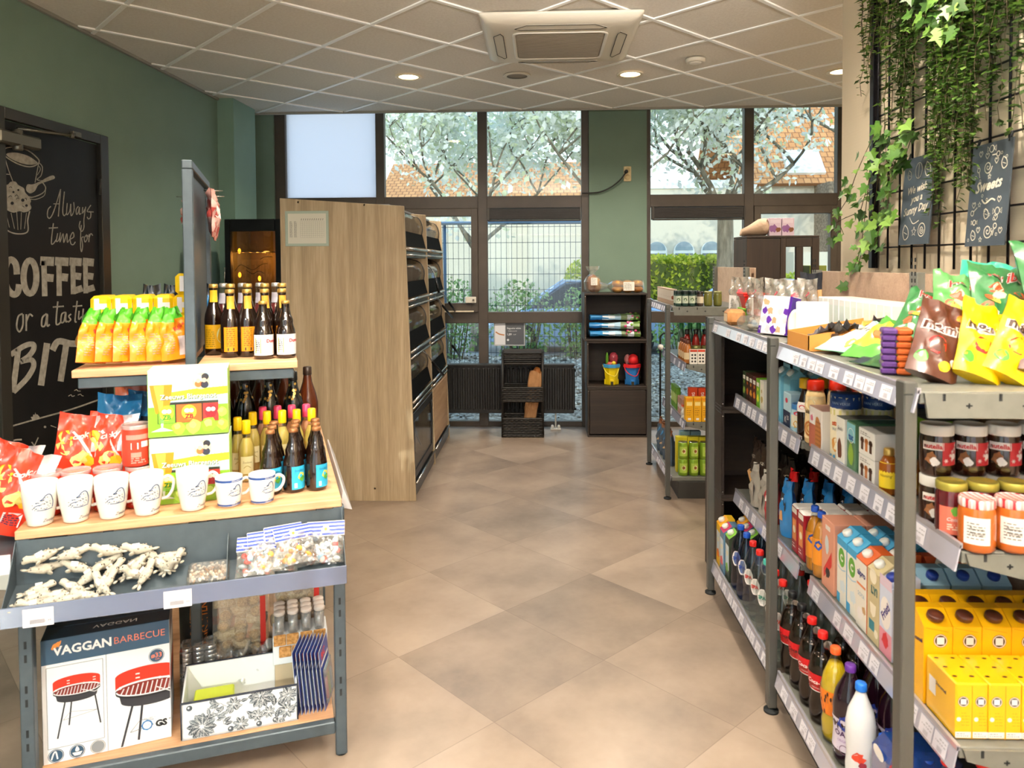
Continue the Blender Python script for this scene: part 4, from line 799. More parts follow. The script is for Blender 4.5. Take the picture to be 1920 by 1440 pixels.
def bagmesh(mb, w, h, d, cf, seed=1, nu=9, nv=12, stand=True, wr=.5, top=.06, neck=1.0, twist=0):
    """soft bag, base at z=0, front = -y. cf(u, v, side) -> material. returns the surface map S(u, v) of the front"""
    r = random.Random(seed); ph = [r.uniform(0, 6.28) for _ in range(6)]
    def half(u, v):
        t = max(0, 1-u*u)**.55
        if stand: p = (1-.15*(1-v)**2) if v < .35 else max(0, 1-((v-.35)/(.65-top))**1.6)
        else: p = max(0, sin(PI*min(1, max(0, (v-top*.6)/(1-1.2*top)))))**.55
        if v > 1-top: p = 0
        return d/2*t*p
    def base(u, v, sd):
        k = 1-(1-neck)*max(0, (v-.55)/.45)
        x = u*w/2*k*(1-.05*sin(PI*v)); z = v*h*(1-.03*(1-u*u)*(v > .5))
        y = half(u, v)
        wv = wr*.006*(sin(7*u+5*v*3+ph[0])+.7*sin(13*v-4*u+ph[1])+.5*sin(17*u*v+ph[2]))*min(1, 6*(1-abs(u))+.15)*(.4+v)
        if v > 1-top: wv += .004*sin(6*u+ph[3])
        a = twist*(v-.5)*u
        return (x, sd*(y+.0012)+wv*(1 if v > .05 else .2)+a*w*.3, z)
    for sd in (-1, 1):
        vs = [base(-1+2*i/nu, j/nv, sd) for j in range(nv+1) for i in range(nu+1)]; fs = []; ms = []
        for j in range(nv):
            for i in range(nu):
                q = (j*(nu+1)+i, j*(nu+1)+i+1, (j+1)*(nu+1)+i+1, (j+1)*(nu+1)+i); fs.append(q if sd < 0 else q[::-1]); ms.append(cf(-1+2*(i+.5)/nu, (j+.5)/nv, sd))
        mb.add(vs, fs, ms, True)
    e0 = [base(-1+2*i/nu, 0, -1) for i in range(nu+1)]+[base(1-2*i/nu, 0, 1) for i in range(nu+1)]; mb.add(e0, [list(range(len(e0)))[::-1]], cf(0, .02, -1))
    def Sf(u, v):
        p = base(u, v, -1); return (p[0], p[1]-.0015, p[2])
    return Sf
def bagart(Sf, w, h): return lambda x, y: Sf(max(-1, min(1, 2*x/w)), max(0, min(1, y/h)))
# ================================================================ LEFT DISPLAY GONDOLA
GX, GY, GA = -1.485, 2.043, R(20); gc, gs = cos(GA), sin(GA)
def G(u, v, z): return V((GX+gc*u-gs*v, GY+gs*u+gc*v, z))
def Gpx(px, py, v):       # point of the upright plane at depth v seen at this place of the photograph
    d = ray(px, py); n = V((-gs, gc, 0)); t = (v + n.x*GX + n.y*GY)/(n.x*d.x+n.y*d.y); p = V((0, 0, CH))+d*t
    return V((gc*(p.x-GX)+gs*(p.y-GY), v, p.z))
gst = mat('#49545b', .42, .25, var=('#424c53', 30, .3, .7)); slot = mat('#15181a', .7)
shw = wood_mat('gondola_wood', '#b98a63', '#cf9f76', '#dcb38c', 'X', 1.6, .5)
o = thing('display_gondola', 'grey steel and wood display gondola stacked with souvenirs, beer and barbecue goods', 'display stand', G(0, 0, 0), GA)
DECK, UP, BOT = .845, 1.26, .118
def part(n, f, par=o, **k):
    mb = MB(); f(mb); return mb.build(n, par, **k)
def leg(x0, y0):
    def f(mb):
        mb.box(x0, y0, .004, x0+.036, y0+.036, DECK-.026, gst, .003)
        if y0 < .1:
            for z in (.2, .24, .33, .37, .46, .50, .59, .62): mb.box(x0+.014, y0-.0006, z, x0+.021, y0+.002, z+.022, slot)
    part('leg', f); part('foot', lambda mb: mb.lathe([(.017, 0), (.017, .006)], slot, 12, Matrix.Translation((x0+.018, y0+.018, 0))))
for x0 in (-.019, .864):
    for y0 in (0, 1.1): leg(x0, y0)
def beams(z0, z1, x0, x1, y0, y1):
    part('beam', lambda mb: mb.box(x0, y0, z0, x1, y0+.028, z1, gst, .003)); part('beam', lambda mb: mb.box(x0, y1-.028, z0, x1, y1, z1, gst, .003))
    part('beam', lambda mb: mb.box(x0, y0+.03, z0, x0+.025, y1-.03, z1, gst, .003)); part('beam', lambda mb: mb.box(x1-.025, y0+.03, z0, x1, y1-.03, z1, gst, .003))
beams(.076, .1155, .018, .863, .002, 1.13)
part('bottom_board', lambda mb: mb.box(.02, .03, .1, .861, 1.1, BOT-.001, shw, .001)); part('deck_board', lambda mb: mb.box(-.02, -.002, DECK-.026, .892, 1.16, DECK-.001, shw, .002))
beams(1.196, 1.233, .078, .757, .312, 1.12)
part('upper_board', lambda mb: mb.box(.063, .3, UP-.026, .402, 1.14, UP-.001, shw, .002)); part('upper_board', lambda mb: mb.box(.44, .3, UP-.026, .77, 1.14, UP-.001, shw, .002))
for y in (.3, .98): part('spine_post', lambda mb: mb.box(.404, y, .12, .4385, y+.03, 1.925, gst, .003))
part('spine_top_bar', lambda mb: mb.box(.404, .3, 1.926, .4385, 1.01, 1.955, gst, .003))
def perf(mb):
    mb.box(.4195, .331, UP+.02, .4225, .979, 1.92, mat('#4a545b', .45, .3))
part('spine_panel', perf)
# tray
def tray(mb):
    mb.prism([(-.018, 0, .815), (.89, 0, .815), (.89, -.006, .69), (-.018, -.006, .69)], (0, .0012, 0), gst)
    mb.prism([(-.018, -.006, .69), (.89, -.006, .69), (.89, -.125, .648), (-.018, -.125, .648)], (0, 0, -.0015), gst)
    for x in (-.0195, .8905): mb.prism([(x, 0, .815), (x, -.006, .688), (x, -.125, .647), (x, -.125, .676), (x, -.07, .72)], (.0018, 0, 0), gst)
    mb.box(-.019, -.128, .63, .892, -.124, .676, gst)
part('souvenir_tray', tray)
part('tray_divider', lambda mb: mb.prism([(.548, -.002, .775), (.548, -.006, .7), (.548, -.12, .655), (.548, -.12, .68), (.548, -.05, .74)], (.002, 0, 0), gst))
railm0 = clear_mat('price_rail', '#cdd6e6', .14, .1, .55, '#7f8eb0'); tagw = mat('#e9e6ee', .5); tagink = mat('#a09ea6', .7)
def rail(mb):
    mb.box(-.021, -.133, .622, .894, -.1295, .678, railm0, .001)
    for px in (72, 334):
        u = Gpx(px, 1140, -.13)[0]; fn = lambda x, y: (u+x, -.1345, .645+y); rect(mb, tagw, lambda x, y: (u+x, -.134, .645+y), -.037, -.026, .037, .024)
        for k in range(14): rect(mb, mat('#3f3d45', .7), fn, -.02+k*.0026, -.018, -.0187+k*.0026, -.006)
        mb.text('1,99', lambda a, c: (u+.024+a, -.1345, .633+c), mat('#3f3d45', .7), w=.014); dots(mb, mat('#c9c6cf', .6), fn, -.033, .002, .03, .018, 2, .003, .8, 3)
part('price_rail', rail)
part('side_price_rail', lambda mb: mb.prism([(.893, .05, .80), (.93, .05, .79), (.905, .05, .855), (.9, .05, .855)], (0, .75, 0), clear_mat('white_rail', '#f2f2f4', .12, .15, .6, '#e8e8ec')))
part('side_shelf', lambda mb: (mb.box(-.36, -.03, .755, -.022, 1.1, .772, gst, .002), mb.box(-.36, -.034, .735, -.022, -.03, .79, clear_mat('white_rail', '#f2f2f4', .12, .15, .6, '#e8e8ec'))))
gond = o
# ---- mugs
china = mat('#e2dfd8', .18, spec=.6, coat=.3); ink2 = mat('#2f4c78', .6); inkd = mat('#152848', .6); cobalt = mat('#2d4a86', .4)
def sealart(mb, fn, s, ox, oy):
    P = lambda pts: [(ox+x*s, oy+y*s) for x, y in pts]
    mb.stroke(P([(-.9, .45), (-.6, .62), (-.35, .95), (0, 1.1), (.3, .95), (.5, .5), (.62, 0), (.55, -.6)]), .003, ink2, fn); mb.stroke(P([(-.9, .45), (-.7, .42), (-.45, .45)]), .0022, inkd, fn)
    for x, y, q in ((-.1, .75, .07), (-.35, .72, .05), (-.5, .5, .06)): disc(mb, inkd, fn, ox+x*s, oy+y*s, q*s, n=8)
    r = random.Random(5)
    for k in range(26): x, y = r.uniform(-1.7, .35), r.uniform(-.75, .25); disc(mb, ink2 if k % 3 else inkd, fn, ox+x*s, oy+y*s, r.uniform(.05, .13)*s, r.uniform(.035, .08)*s, 6)
    for p in ([(-1.5, -.3), (-1.2, -.15), (-.9, -.1)], [(-1.0, -.2), (-.7, -.05)], [(-1.2, -.75), (-.3, -.8), (.6, -.7)]): mb.stroke(P(p), .0024, ink2, fn)
    disc(mb, mat('#b9c6d6', .5), fn, ox-.28*s, oy+.55*s, .2*s, .13*s, 10)
def mug(h, rt_, rb, art, band=False):
    o = thing('souvenir_mug', '', 'mug'); o['label'] = 'x'; mb = MB()
    prof = [(rb*.8, 0), (rb, .003), (rb*1.02, .01), (rb+(rt_-rb)*.62, h*.4), (rt_*.985, h*.7), (rt_, h), (rt_-.004, h), (rt_*.93, h*.6), (rb*.9, .012), (.001, .01)]
    mb.lathe(prof, china, 28, caps=False); fo = profr([(rb, .003), (rb*1.02, .01), (rb+(rt_-rb)*.62, h*.4), (rt_*.985, h*.7), (rt_, h)]); a0 = .28
    fn = cyl(fo, a0); sealart(mb, fn, h*.19, .006, h*.55); mb.text('Zeeland', lambda x, y: fn(x+.016, y+h*.14), inkd, w=rt_*.95, shear=.35)
    if band:
        for z, hh in ((h*.86, .008), (h*.05, .006)): patch(mb, cobalt, lambda x, y: cyl(fo, 0, .0004)(x, y), -rb*3, z, rb*3, z+hh, 30); mb.text('ZEELAND', lambda x, y: fn(x, y+z+hh*.5), china, h=hh*.6)
    else: mb.text('Zeeland', lambda x, y: cyl(lambda q: rt_-.0045, PI-.5, -.0008)(-x, y+h*.93), inkd, w=.014, shear=.35)
    mb.build('cup', o); mb = MB(); pts = [(rt_*.93, 0, h*.78), (rt_+.012, 0, h*.84), (rt_+.028, 0, h*.72), (rt_+.026, 0, h*.5), (rt_+.012, 0, h*.33), (rb+(rt_-rb)*.5, 0, h*.3)]
    mb.tube(spline(pts, 5), .0048, china, 8); mb.build('handle', o); return Kind(o)
K = mug(.125, .047, .033, 1)
for i, (px, t) in enumerate(((75, 'tall white seal mug, first from the chalk door on the deck edge'), (142, 'tall white seal mug, second from the chalk door on the deck edge'), (210, 'tall white seal mug, third from the chalk door on the deck edge'), (276, 'tall white seal mug, fourth from the chalk door on the deck edge'), (362, 'tall white seal mug standing before the cartons of beer cans'))):
    p = Gpx(px, 960, .045); K.place(G(p.x, .047, DECK), GA+R(18), t, 'seal mugs along the deck edge')
K = mug(.092, .041, .034, 2, True)
for px, t in ((430, 'small white mug with blue bands, the one nearer the beer carton'), (492, 'small white mug with blue bands, the one nearer the dark bottles')):
    p = Gpx(px, 950, .05); K.place(G(p.x, .052, DECK), GA+R(18), t, 'small blue banded mugs')
# ---- red canisters
redp = mat('#d9402c', .35); redl = mat('#e8897c', .4); whl = mat('#efe9e6', .4)
def canister():
    o = thing('crisps_canister', '', 'canister'); mb = MB(); r_ = .041
    mb.lathe([(.038, 0), (r_, .004), (r_, .12), (r_*.98, .124)], redp, 28, caps=True); fn = cyl(r_, .2)
    patch(mb, redl, fn, -.045, .085, .045, .1, 12); rect(mb, whl, fn, -.03, .055, -.008, .075); patch(mb, whl, fn, .0, .06, .022, .078, 4); patch(mb, redl, fn, -.03, .03, .0, .045, 5); rect(mb, whl, fn, .026, .02, .034, .055)
    for k in range(7): rect(mb, inkd, lambda x, y: cyl(r_, .2, .001)(x, y), .0265, .022+k*.0045, .0335, .0235+k*.0045)
    dots(mb, redl, lambda x, y: cyl(r_, .2, .001)(x, y), -.03, .01, .02, .03, 3, .004, .9, 2); dots(mb, mat('#b93a2a', .5), lambda x, y: cyl(r_, .2, .001)(x, y), -.028, .057, -.01, .073, 4, .002, .9, 3, .006)
    mb.build('canister_body', o); mb = MB(); mb.lathe([(r_*1.02, .116), (r_*1.03, .126), (r_*1.0, .1285), (r_*.93, .126), (.001, .126)], clear_mat('lid', '#f6e4e2', .14, .15, .45, '#ecd9d6'), 28, caps=False); mb.build('clear_lid', o); return Kind(o, 'red crisps canisters')
K = canister()
for i, px in enumerate((88, 142, 202, 262)):
    p = Gpx(px, 900, .14); K.place(G(p.x, .145, DECK), GA, 'red crisps canister behind the mugs, %s from the chalk door' % ORD[i])
p = Gpx(256, 900, .14); K.place(G(p.x, .15, DECK+.129), GA+.3, 'red crisps canister stacked on top of another one beside the beer carton')
# ---- cartons of beer cans
def beercarton():
    o = thing('beer_carton', '', 'carton'); w_, d_, h = .236, .13, .21; mb = MB(); sky = mat('#a9cdea', .4); lime = mat('#b4cf2e', .4); grn = mat('#7fae2b', .4); amber = mat('#d98a1e', .35); amb2 = mat('#eab14a', .35); foam = mat('#f0efe9', .4); fn = front(d_); F2 = lambda k: (lambda x, y: (x, -d_/2-.00022*k, y)); hw = w_/2
    mb.box(-hw, -d_/2, 0, hw, d_/2, h, {'*': mat('#9fc25a', .45), '+z': mat('#c8d6d4', .4)}, .001)
    rect(mb, sky, fn, -hw+.002, .095, hw-.002, h-.002); rect(mb, grn, fn, -hw+.002, .002, hw-.002, .095)
    for k in range(12): x = .0+k*.01; mb.stroke([(x, .1), (x+.004, .19-(k % 3)*.02)], .0025, mat('#cfe0b0', .5), F2(2), smooth=False)
    mb.poly([F2(3)(*q) for q in ((-.1, .108), (.0, .118), (hw-.002, .128), (hw-.002, .152), (.02, .148), (-.1, .135))], lime)
    G_ = lambda pts, m, k: mb.poly([F2(k)(x, y) for x, y in pts], m)
    G_([(-.113, .185), (-.105, .12), (-.095, .085), (-.06, .085), (-.05, .12), (-.045, .185)], foam, 4); G_([(-.112, .165), (-.105, .12), (-.095, .075), (-.062, .075), (-.05, .12), (-.046, .165)], amber, 5); G_([(-.1, .163), (-.092, .12), (-.085, .08), (-.075, .08), (-.07, .163)], amb2, 6)
    G_([(-.085, .075), (-.08, .03), (-.11, .018), (-.045, .018), (-.075, .03), (-.07, .075)], mat('#d8e4e6', .2), 5)
    disc(mb, mat('#f2e6b2', .4), F2(4), .038, .172, .026, .027); disc(mb, mat('#f3ecd6', .4), F2(5), .028, .18, .012); disc(mb, mat('#2b2a30', .4), F2(5), .05, .185, .011); disc(mb, mat('#d9703a', .4), F2(5), .03, .163, .011); disc(mb, mat('#2f3140', .4), F2(5), .048, .16, .012); disc(mb, mat('#f0c9a6', .4), F2(6), .03, .173, .007); disc(mb, mat('#f0c9a6', .4), F2(6), .047, .174, .007)
    mb.text('Zeeuws Biergenot', lambda x, y: F2(8)(x+.002, y+.124), mat('#5c6a3a', .5), w=.165, bold=.025); mb.text('Zeeuws Biergenot', lambda x, y: F2(9)(x, y+.126), mat('#f7f7f2', .4), w=.165, bold=.01)
    rect(mb, mat('#23261c', .6), F2(4), -.09, .042, .088, .108)
    for x0, x1, c, c2 in ((-.088, -.04, '#7cc433', '#f4e23c'), (-.036, .038, '#d9652a', '#f2c53a'), (.042, .088, '#c93a33', '#8e2a35')):
        patch(mb, mat(c, .35), F2(5), x0, .043, x1, .1, 3); cx = (x0+x1)/2; disc(mb, mat(c2, .35), F2(6), cx, .075, min(.022, (x1-x0)*.42), .023); disc(mb, mat('#f1ece0', .4), F2(7), cx-.006, .08, .008, .007); disc(mb, mat('#f1ece0', .4), F2(7), cx+.007, .08, .007, .007)
        mb.text('ZB', lambda x, y: F2(8)(x+cx, y+.062), mat('#a3202a' if c != '#7cc433' else '#2e8b2a', .4), w=.026, bold=.05)
    for k, (x, y, q) in enumerate(((-.03, .026, .02), (.015, .028, .022), (.06, .031, .024), (.1, .03, .018), (.1, .07, .015))): blob(mb, mat(('#9cc23f', '#b3d257', '#8ab52e')[k % 3], .5), F2(6), x, y, q, k, 11, .18); blob(mb, mat('#c4de74', .5), F2(7), x-.004, y+.005, q*.5, k+9, 9, .25)
    mb.build('printed_carton', o); mb = MB(); mb.box(-.05, -.008, h, .05, .008, h+.004, mat('#d9e0e2', .4), .002); mb.build('carry_handle', o); return Kind(o, 'cartons of beer cans')
K = beercarton(); p = Gpx(357, 900, .115); K.place(G(p.x, .182, DECK), GA, 'printed beer carton standing on the wooden deck behind the mugs'); K.place(G(p.x-.002, .184, DECK+.2145), GA+R(.6), 'printed beer carton stacked on top of the other beer carton')
# ---- red crisp bags
yel = mat('#f0bf2c', .4); yelp = mat('#f3d77a', .5); silver = mat('#d9dde2', .25, .5); redb = mat('#e2391f', .3, coat=.3)
def crispbag(seed):
    o = thing('crisps_bag', '', 'crisps'); w_, h, d_ = .15, .255, .08; mb = MB()
    Sf = bagmesh(mb, w_, h, d_, lambda u, v, s: silver if s > 0 and u > -.5 or (u > .45 and v > .55+(.4-u)*.3) else redb, seed, 10, 13, True, 1.3); fn = bagart(Sf, w_, h); f2 = lambda x, y: (lambda q: (q[0], q[1]-.002, q[2]))(fn(x, y))
    for k, (x, y, q) in enumerate(((-.045, .15, .026), (-.05, .18, .02), (.012, .12, .022), (.03, .105, .018), (-.005, .105, .018))): blob(mb, yel if k % 2 else yelp, f2 if k > 1 else fn, x, y, q, seed+k, 10, .25)
    mb.stroke([(-.03, .2), (.0, .17), (.03, .13), (.045, .09)], .008, whl, fn); rect(mb, whl, fn, -.01, .03, .042, .07); dots(mb, inkd, f2, -.006, .034, .04, .066, 5, .003, .9, seed, .01)
    mb.text('croky', lambda x, y: f2(x+.0, y+.19), whl, w=.06, shear=.3, bold=.04, rot=.3); mb.build('foil_bag', o, recalc=False); return Kind(o, 'red crisps bags')
K = crispbag(1); K2 = crispbag(6)
K.place(G(.062, .285, DECK+.02), (R(-6), R(10), GA+R(12)), 'red crisps bag standing behind the canisters, the one nearer the chalk door'); K2.place(G(.155, .30, DECK+.014), (R(-5), R(6), GA-R(6)), 'red crisps bag standing behind the canisters, the one nearer the beer carton')
K.place(G(-.10, .15, .806), (R(2), R(22), GA+R(6)), 'red crisps bag leaning out at the end of the side shelf by the chalk door'); K2.place(G(-.17, .27, .806), (R(2), R(20), GA+R(14)), 'red crisps bag half hidden behind the leaning one on the side shelf')
bluf = mat('#2d7fb8', .25, coat=.4); nav = mat('#1c2536', .3)
def bluebag():
    o = thing('crisps_bag', '', 'crisps'); mb = MB(); Sf = bagmesh(mb, .15, .29, .08, lambda u, v, s: bluf if v > .68 else (nav if v > .42 else (mat('#b5202c', .3) if u > 0 else nav)), 3, 10, 13, True, 1.4); fn = bagart(Sf, .15, .29)
    for k, (x, y) in enumerate(((-.03, .13), (.02, .12), (0, .15))): blob(mb, yel, fn, x, y, .024, k, 10, .25)
    mb.build('foil_bag', o, recalc=False); return Kind(o, 'blue topped crisps bags')
K = bluebag()
for i, (u, v) in enumerate(((.14, .52), (.235, .56), (.33, .6))): K.place(G(u, v, DECK+.009), (R(-4), R(4), GA-R(8)+i*.1), 'crisps bag with blue top under the upper shelf, %s from the chalk door' % ORD[i])
K = Kind(bagmesh and (lambda: (lambda o, mb: (bagmesh(mb, .14, .31, .07, lambda u, v, s: mat('#d4571c', .3, coat=.3), 4), mb.build('foil_bag', o, recalc=False), o)[2])(thing('crisps_bag', '', 'crisps'), MB()))(), 'orange crisps bags behind')
for i, (u, v) in enumerate(((.18, .72), (.3, .76))): K.place(G(u, v, DECK), GA, 'orange crisps bag at the back under the upper shelf, %s the spine post' % ('farther from', 'nearer')[i])
# ---- bottles
def bottle(name, cat, prof, body, cap, label=None, art=None, liquid=None, neck=None, n=20):
    """prof (r, z); cap (r, z0, z1, mat); label list of (z0, z1, half angle, mat, a0); art(mb, fn)"""
    o = thing(name, '', cat); mb = MB(); mb.lathe(prof, body, n); mb.build('glass_body', o); rf = profr(prof)
    if liquid: mb = MB(); z1, m = liquid; pr_ = [(max(.001, r_-.0022), max(z, .003)) for r_, z in prof if z < z1]; pr_.append((max(.001, rf(z1)-.0022), z1)); mb.lathe(pr_, m, n); mb.build('drink', o)
    mb = MB(); r_, z0, z1, m = cap; mb.lathe([(r_, z0), (r_*1.03, z0+.003), (r_, z1-.003), (r_*.85, z1)], m, 14); mb.build('cap', o)
    for j, l in enumerate(label or ([None] if art else [])):
        mb = MB()
        if l: z0, z1, ha, m, a0 = l; patch(mb, m, lambda x, y: cyl(rf, a0)(x, y), -ha*rf((z0+z1)/2), z0, ha*rf((z0+z1)/2), z1, 14, 2)
        if art and not j: art(mb, lambda a0, k=1: cyl(rf, a0, .0006*(k+1)))
        mb.build('neck_label' if j else 'paper_label', o)
    return Kind(o)
amberg = mat('#1c0d06', .08, spec=.7, coat=.5); goldc = mat('#c9a55a', .3, .7)
steinie = [(.028, 0), (.034, .004), (.0352, .015), (.0352, .088), (.033, .102), (.0285, .116), (.0262, .126), (.027, .133), (.0262, .140), (.02, .155), (.0155, .170), (.014, .195), (.0155, .198), (.0150, .206)]
longneck = [(.026, 0), (.0335, .004), (.034, .02), (.034, .135), (.031, .155), (.02, .19), (.0155, .215), (.0145, .245), (.016, .25), (.0155, .262)]
bl_ = mat('#2ea7d6', .4)
def artb(mb, f):
    fn = f(.75, 1); blob(mb, mat('#e8d23a', .4), fn, .004, .055, .013, 3, 9, .2); blob(mb, mat('#4f9a3a', .4), f(.75, 2), .006, .045, .009, 5, 9, .3); rect(mb, whl, f(.75, 2), -.022, .018, -.013, .033); mb.text('houblon', lambda x, y: f(.75, 2)(x-.002, y+.075), mat('#0d4f7c', .4), w=.034)
K = bottle('beer_bottle', 'beer bottle', steinie, amberg, (.0155, .197, .209, mat('#8a5a33', .4, .3)), [(.012, .088, .85, bl_, .75)], artb); K.group = 'squat dark beer bottles with blue labels'
for j, (v, row) in enumerate(((.14, 'front row'), (.21, 'middle row'), (.28, 'back row'))):
    for i, u in enumerate((.675+.006*j, .748+.006*j, .822+.002*j)): K.place(G(u, v, DECK), GA-R(12)+.1*i, 'dark beer bottle with blue label, %s, %s' % (row, ('next to the wine miniatures', 'middle one', 'beside the oak cabinet')[i]))
wineg = clear_mat('wine_glass', '#fbf8e6', .10); winel = mat('#e3d07c', .1, trans=.0, alpha=.75, spec=.6); rosl = mat('#e0a088', .1, alpha=.8); yc = mat('#f2c90f', .35); pc = mat('#e2446e', .35)
mini = [(.022, 0), (.0285, .004), (.0285, .1), (.025, .125), (.0135, .155), (.012, .205)]
def artw(mb, f): mb.text('Zeeland', lambda x, y: f(.1, 1)(x, y+.07), mat('#8d7e3a', .5), w=.03); mb.stroke([(-.012, .05), (0, .058), (.012, .05)], .002, mat('#b3a24d', .5), f(.1, 1))
K = bottle('wine_miniature', 'wine bottle', mini, wineg, (.0145, .165, .212, yc), [(.03, .09, .8, mat('#e9e2b4', .5), .1)], artw, (.15, winel)); K.group = 'small white wine bottles with yellow caps'
for (u, v, t) in ((.563, .38, 'small white wine bottle with yellow cap against the beer carton'), (.594, .315, 'small white wine bottle with yellow cap standing frontmost'), (.612, .46, 'small white wine bottle with yellow cap, first in the rear row'), (.662, .46, 'small white wine bottle with yellow cap, second in the rear row'), (.716, .46, 'small white wine bottle with yellow cap, third in the rear row'), (.768, .46, 'small white wine bottle with yellow cap, fourth in the rear row'), (.822, .46, 'small white wine bottle with yellow cap, end of the rear row beside the oak cabinet')): K.place(G(u, v, DECK), GA, t)
K = bottle('wine_miniature', 'wine bottle', mini, wineg, (.0145, .165, .214, pc), [(.03, .09, .8, mat('#efd8c8', .5), .1)], artw, (.15, rosl)); K.group = 'small rose wine bottles with pink caps'
for i, u in enumerate((.646, .70, .752, .806)): K.place(G(u, .545, DECK), GA, 'small rose wine bottle with pink cap, %s from the beer carton' % ORD[i])
champ = [(.036, 0), (.044, .005), (.044, .16), (.036, .2), (.02, .25), (.0165, .275), (.0165, .3)]
def gold(mb, f):
    r = random.Random(4)
    for k in range(22): a, z = r.uniform(-2.2, 2.2), r.uniform(.2, .3); disc(mb, goldc, f(a, 1), 0, z, .0055, n=10)
K = bottle('sparkling_wine_bottle', 'wine bottle', champ, mat('#0b0b0c', .15, spec=.6, coat=.4), (.018, .28, .318, mat('#141414', .3)), [(.05, .13, 1, mat('#1a1916', .5), 0)], gold); K.group = 'black bottles with gold dots under the upper shelf'
for i, u in enumerate((.49, .576, .668, .762)): K.place(G(u, .74, DECK), GA, 'tall black bottle with gold dots under the upper shelf, %s from the spine post' % ORD[i])
brandy = mat('#4a1f0c', .1, spec=.7)
K = bottle('liqueur_bottle', 'liqueur bottle', champ, brandy, (.018, .28, .315, mat('#2a1a10', .4)), [(.05, .14, .9, mat('#7a4a20', .5), 0)]); K.group = 'brown liqueur bottles at the back of the deck'
for i, u in enumerate((.53, .63, .73, .825)): K.place(G(u, .88, DECK), GA, 'brown liqueur bottle at the back under the upper shelf, %s from the spine post' % ORD[i])
# upper shelf beers
ylab = mat('#d9a814', .4); olab = mat('#e8941c', .4); wlab = mat('#e6e4e4', .4)
def arty(mb, f):
    disc(mb, mat('#d8e0b0', .4), f(.9, 1), .0, .075, .02, .03, 16); dots(mb, mat('#8f7a10', .5), f(-.3, 1), -.02, .03, .02, .1, 9, .003, .9, 2, .01)
K = bottle('beer_bottle', 'beer bottle', longneck, amberg, (.0165, .252, .268, goldc), [(.025, .115, 1.25, ylab, .15), (.2, .245, 1.0, mat('#e2bb2c', .4), .1)], arty); K.group = 'tall beer bottles with yellow labels'
for i, u in enumerate((.475, .535, .597, .66, .724)): K.place(G(u, .60, UP), GA, 'tall beer bottle with yellow label in the rear row, %s from the spine post' % ORD[i])
def arto(mb, f): dots(mb, mat('#8f4a08', .5), f(.1, 1), -.016, .04, .018, .115, 10, .003, .9, 3, .01); rect(mb, mat('#2a1a10', .5), f(.1, 2), -.012, .025, .012, .036)
K = bottle('beer_bottle', 'beer bottle', [(r_, z*.93) for r_, z in longneck], amberg, (.0165, .235, .25, goldc), [(.022, .112, .75, olab, .1), (.178, .225, 1.0, mat('#e8a53c', .4), .3)], arto); K.group = 'beer bottles with orange labels'
for i, u in enumerate((.538, .598, .66, .722)): K.place(G(u, .50, UP), GA, 'beer bottle with orange label in the middle row, %s from the spine post' % ORD[i])
def artd(mb, f): mb.text('Duvel', lambda x, y: f(.75, 2)(x+.004, y+.066), mat('#b8202c', .4), w=.04, bold=.03); rect(mb, mat('#d6c53a', .4), f(-.5, 1), -.012, .022, .01, .076); dots(mb, inkd, f(-.5, 2), -.01, .03, .008, .07, 6, .003, .9, 4, .008)
K = bottle('beer_bottle', 'beer bottle', steinie, amberg, (.0155, .197, .209, goldc), [(.014, .088, 1.35, wlab, .25)], artd); K.group = 'squat beer bottles with white labels'
K.place(G(.655, .41, UP), GA, 'squat beer bottle with white label on the upper shelf, nearer the spine post'); K.place(G(.733, .41, UP), GA, 'squat beer bottle with white label on the upper shelf corner')
K = bottle('lemonade_bottle', 'lemonade bottle', longneck, wineg, (.016, .252, .268, mat('#b9b7b2', .3, .6)), [(.19, .23, 1.2, mat('#c7c2cf', .5), 0)], None, (.19, mat('#7a2f3c', .2, alpha=.85))); K.group = 'clear lemonade bottles behind the beers'
for i, u in enumerate((.505, .575, .64, .70)): K.place(G(u, .69, UP), GA, 'clear swing top lemonade bottle behind the beers, %s from the spine post' % ORD[i])
# ---- orange sweet bags, wafer packs, coffee bags on the upper shelf
orb = mat('#ef8f1a', .3, coat=.3); grt = mat('#57b52c', .35); pkl = mat('#f2d9d3', .45)
def sweetbag():
    o = thing('sweets_bag', '', 'sweets'); w_, h, d_ = .112, .185, .05; mb = MB()
    Sf = bagmesh(mb, w_, h, d_, lambda u, v, s: (grt if v > .76+.06*u else (pkl if v < .45 and .1 < u*s*-1+.1*1 < .9 and v > .06 else orb)), 8, 10, 14, True, 1.2, .05, .35)
    fn = bagart(Sf, w_, h); rect(mb, mat('#4aa82c', .4), fn, .02, .075, .036, .09); mb.text('Katja', lambda x, y: fn(x+.012, y+.118), mat('#c9442c', .4), w=.05, bold=.05, rot=.5); dots(mb, mat('#d98f86', .5), fn, -.045, .02, -.01, .095, 9, .003, .8, 3, .012)
    mb.build('foil_bag', o, recalc=False); return Kind(o, 'orange sweets bags on the upper shelf')
K = sweetbag()
for i, (u, rr) in enumerate(((.105, 48), (.158, 52), (.212, 50), (.268, 42), (.322, 36), (.372, 30))): K.place(G(u, .37+.004*i, UP+.013), (R(-6), R((10, 8, 6, 2, 0, -4)[i]), GA+R(rr)), 'orange sweets bag with green top, %s from the chalk door' % ORD[i])
ywf = mat('#ecc414', .35); 
def wafer():
    o = thing('wafer_pack', '', 'biscuits'); mb = MB(); mb.box(-.033, -.07, 0, .033, .07, .077, ywf, .012); fn = lambda x, y: (x, -.0712, y); rect(mb, whl, fn, -.018, .012, -.002, .068); rect(mb, whl, fn, -.002, .03, .022, .05); mb.box(.0335, -.06, .02, .034, .06, .05, whl); mb.build('wrapper', o); return Kind(o, 'yellow biscuit packs on the upper shelf')
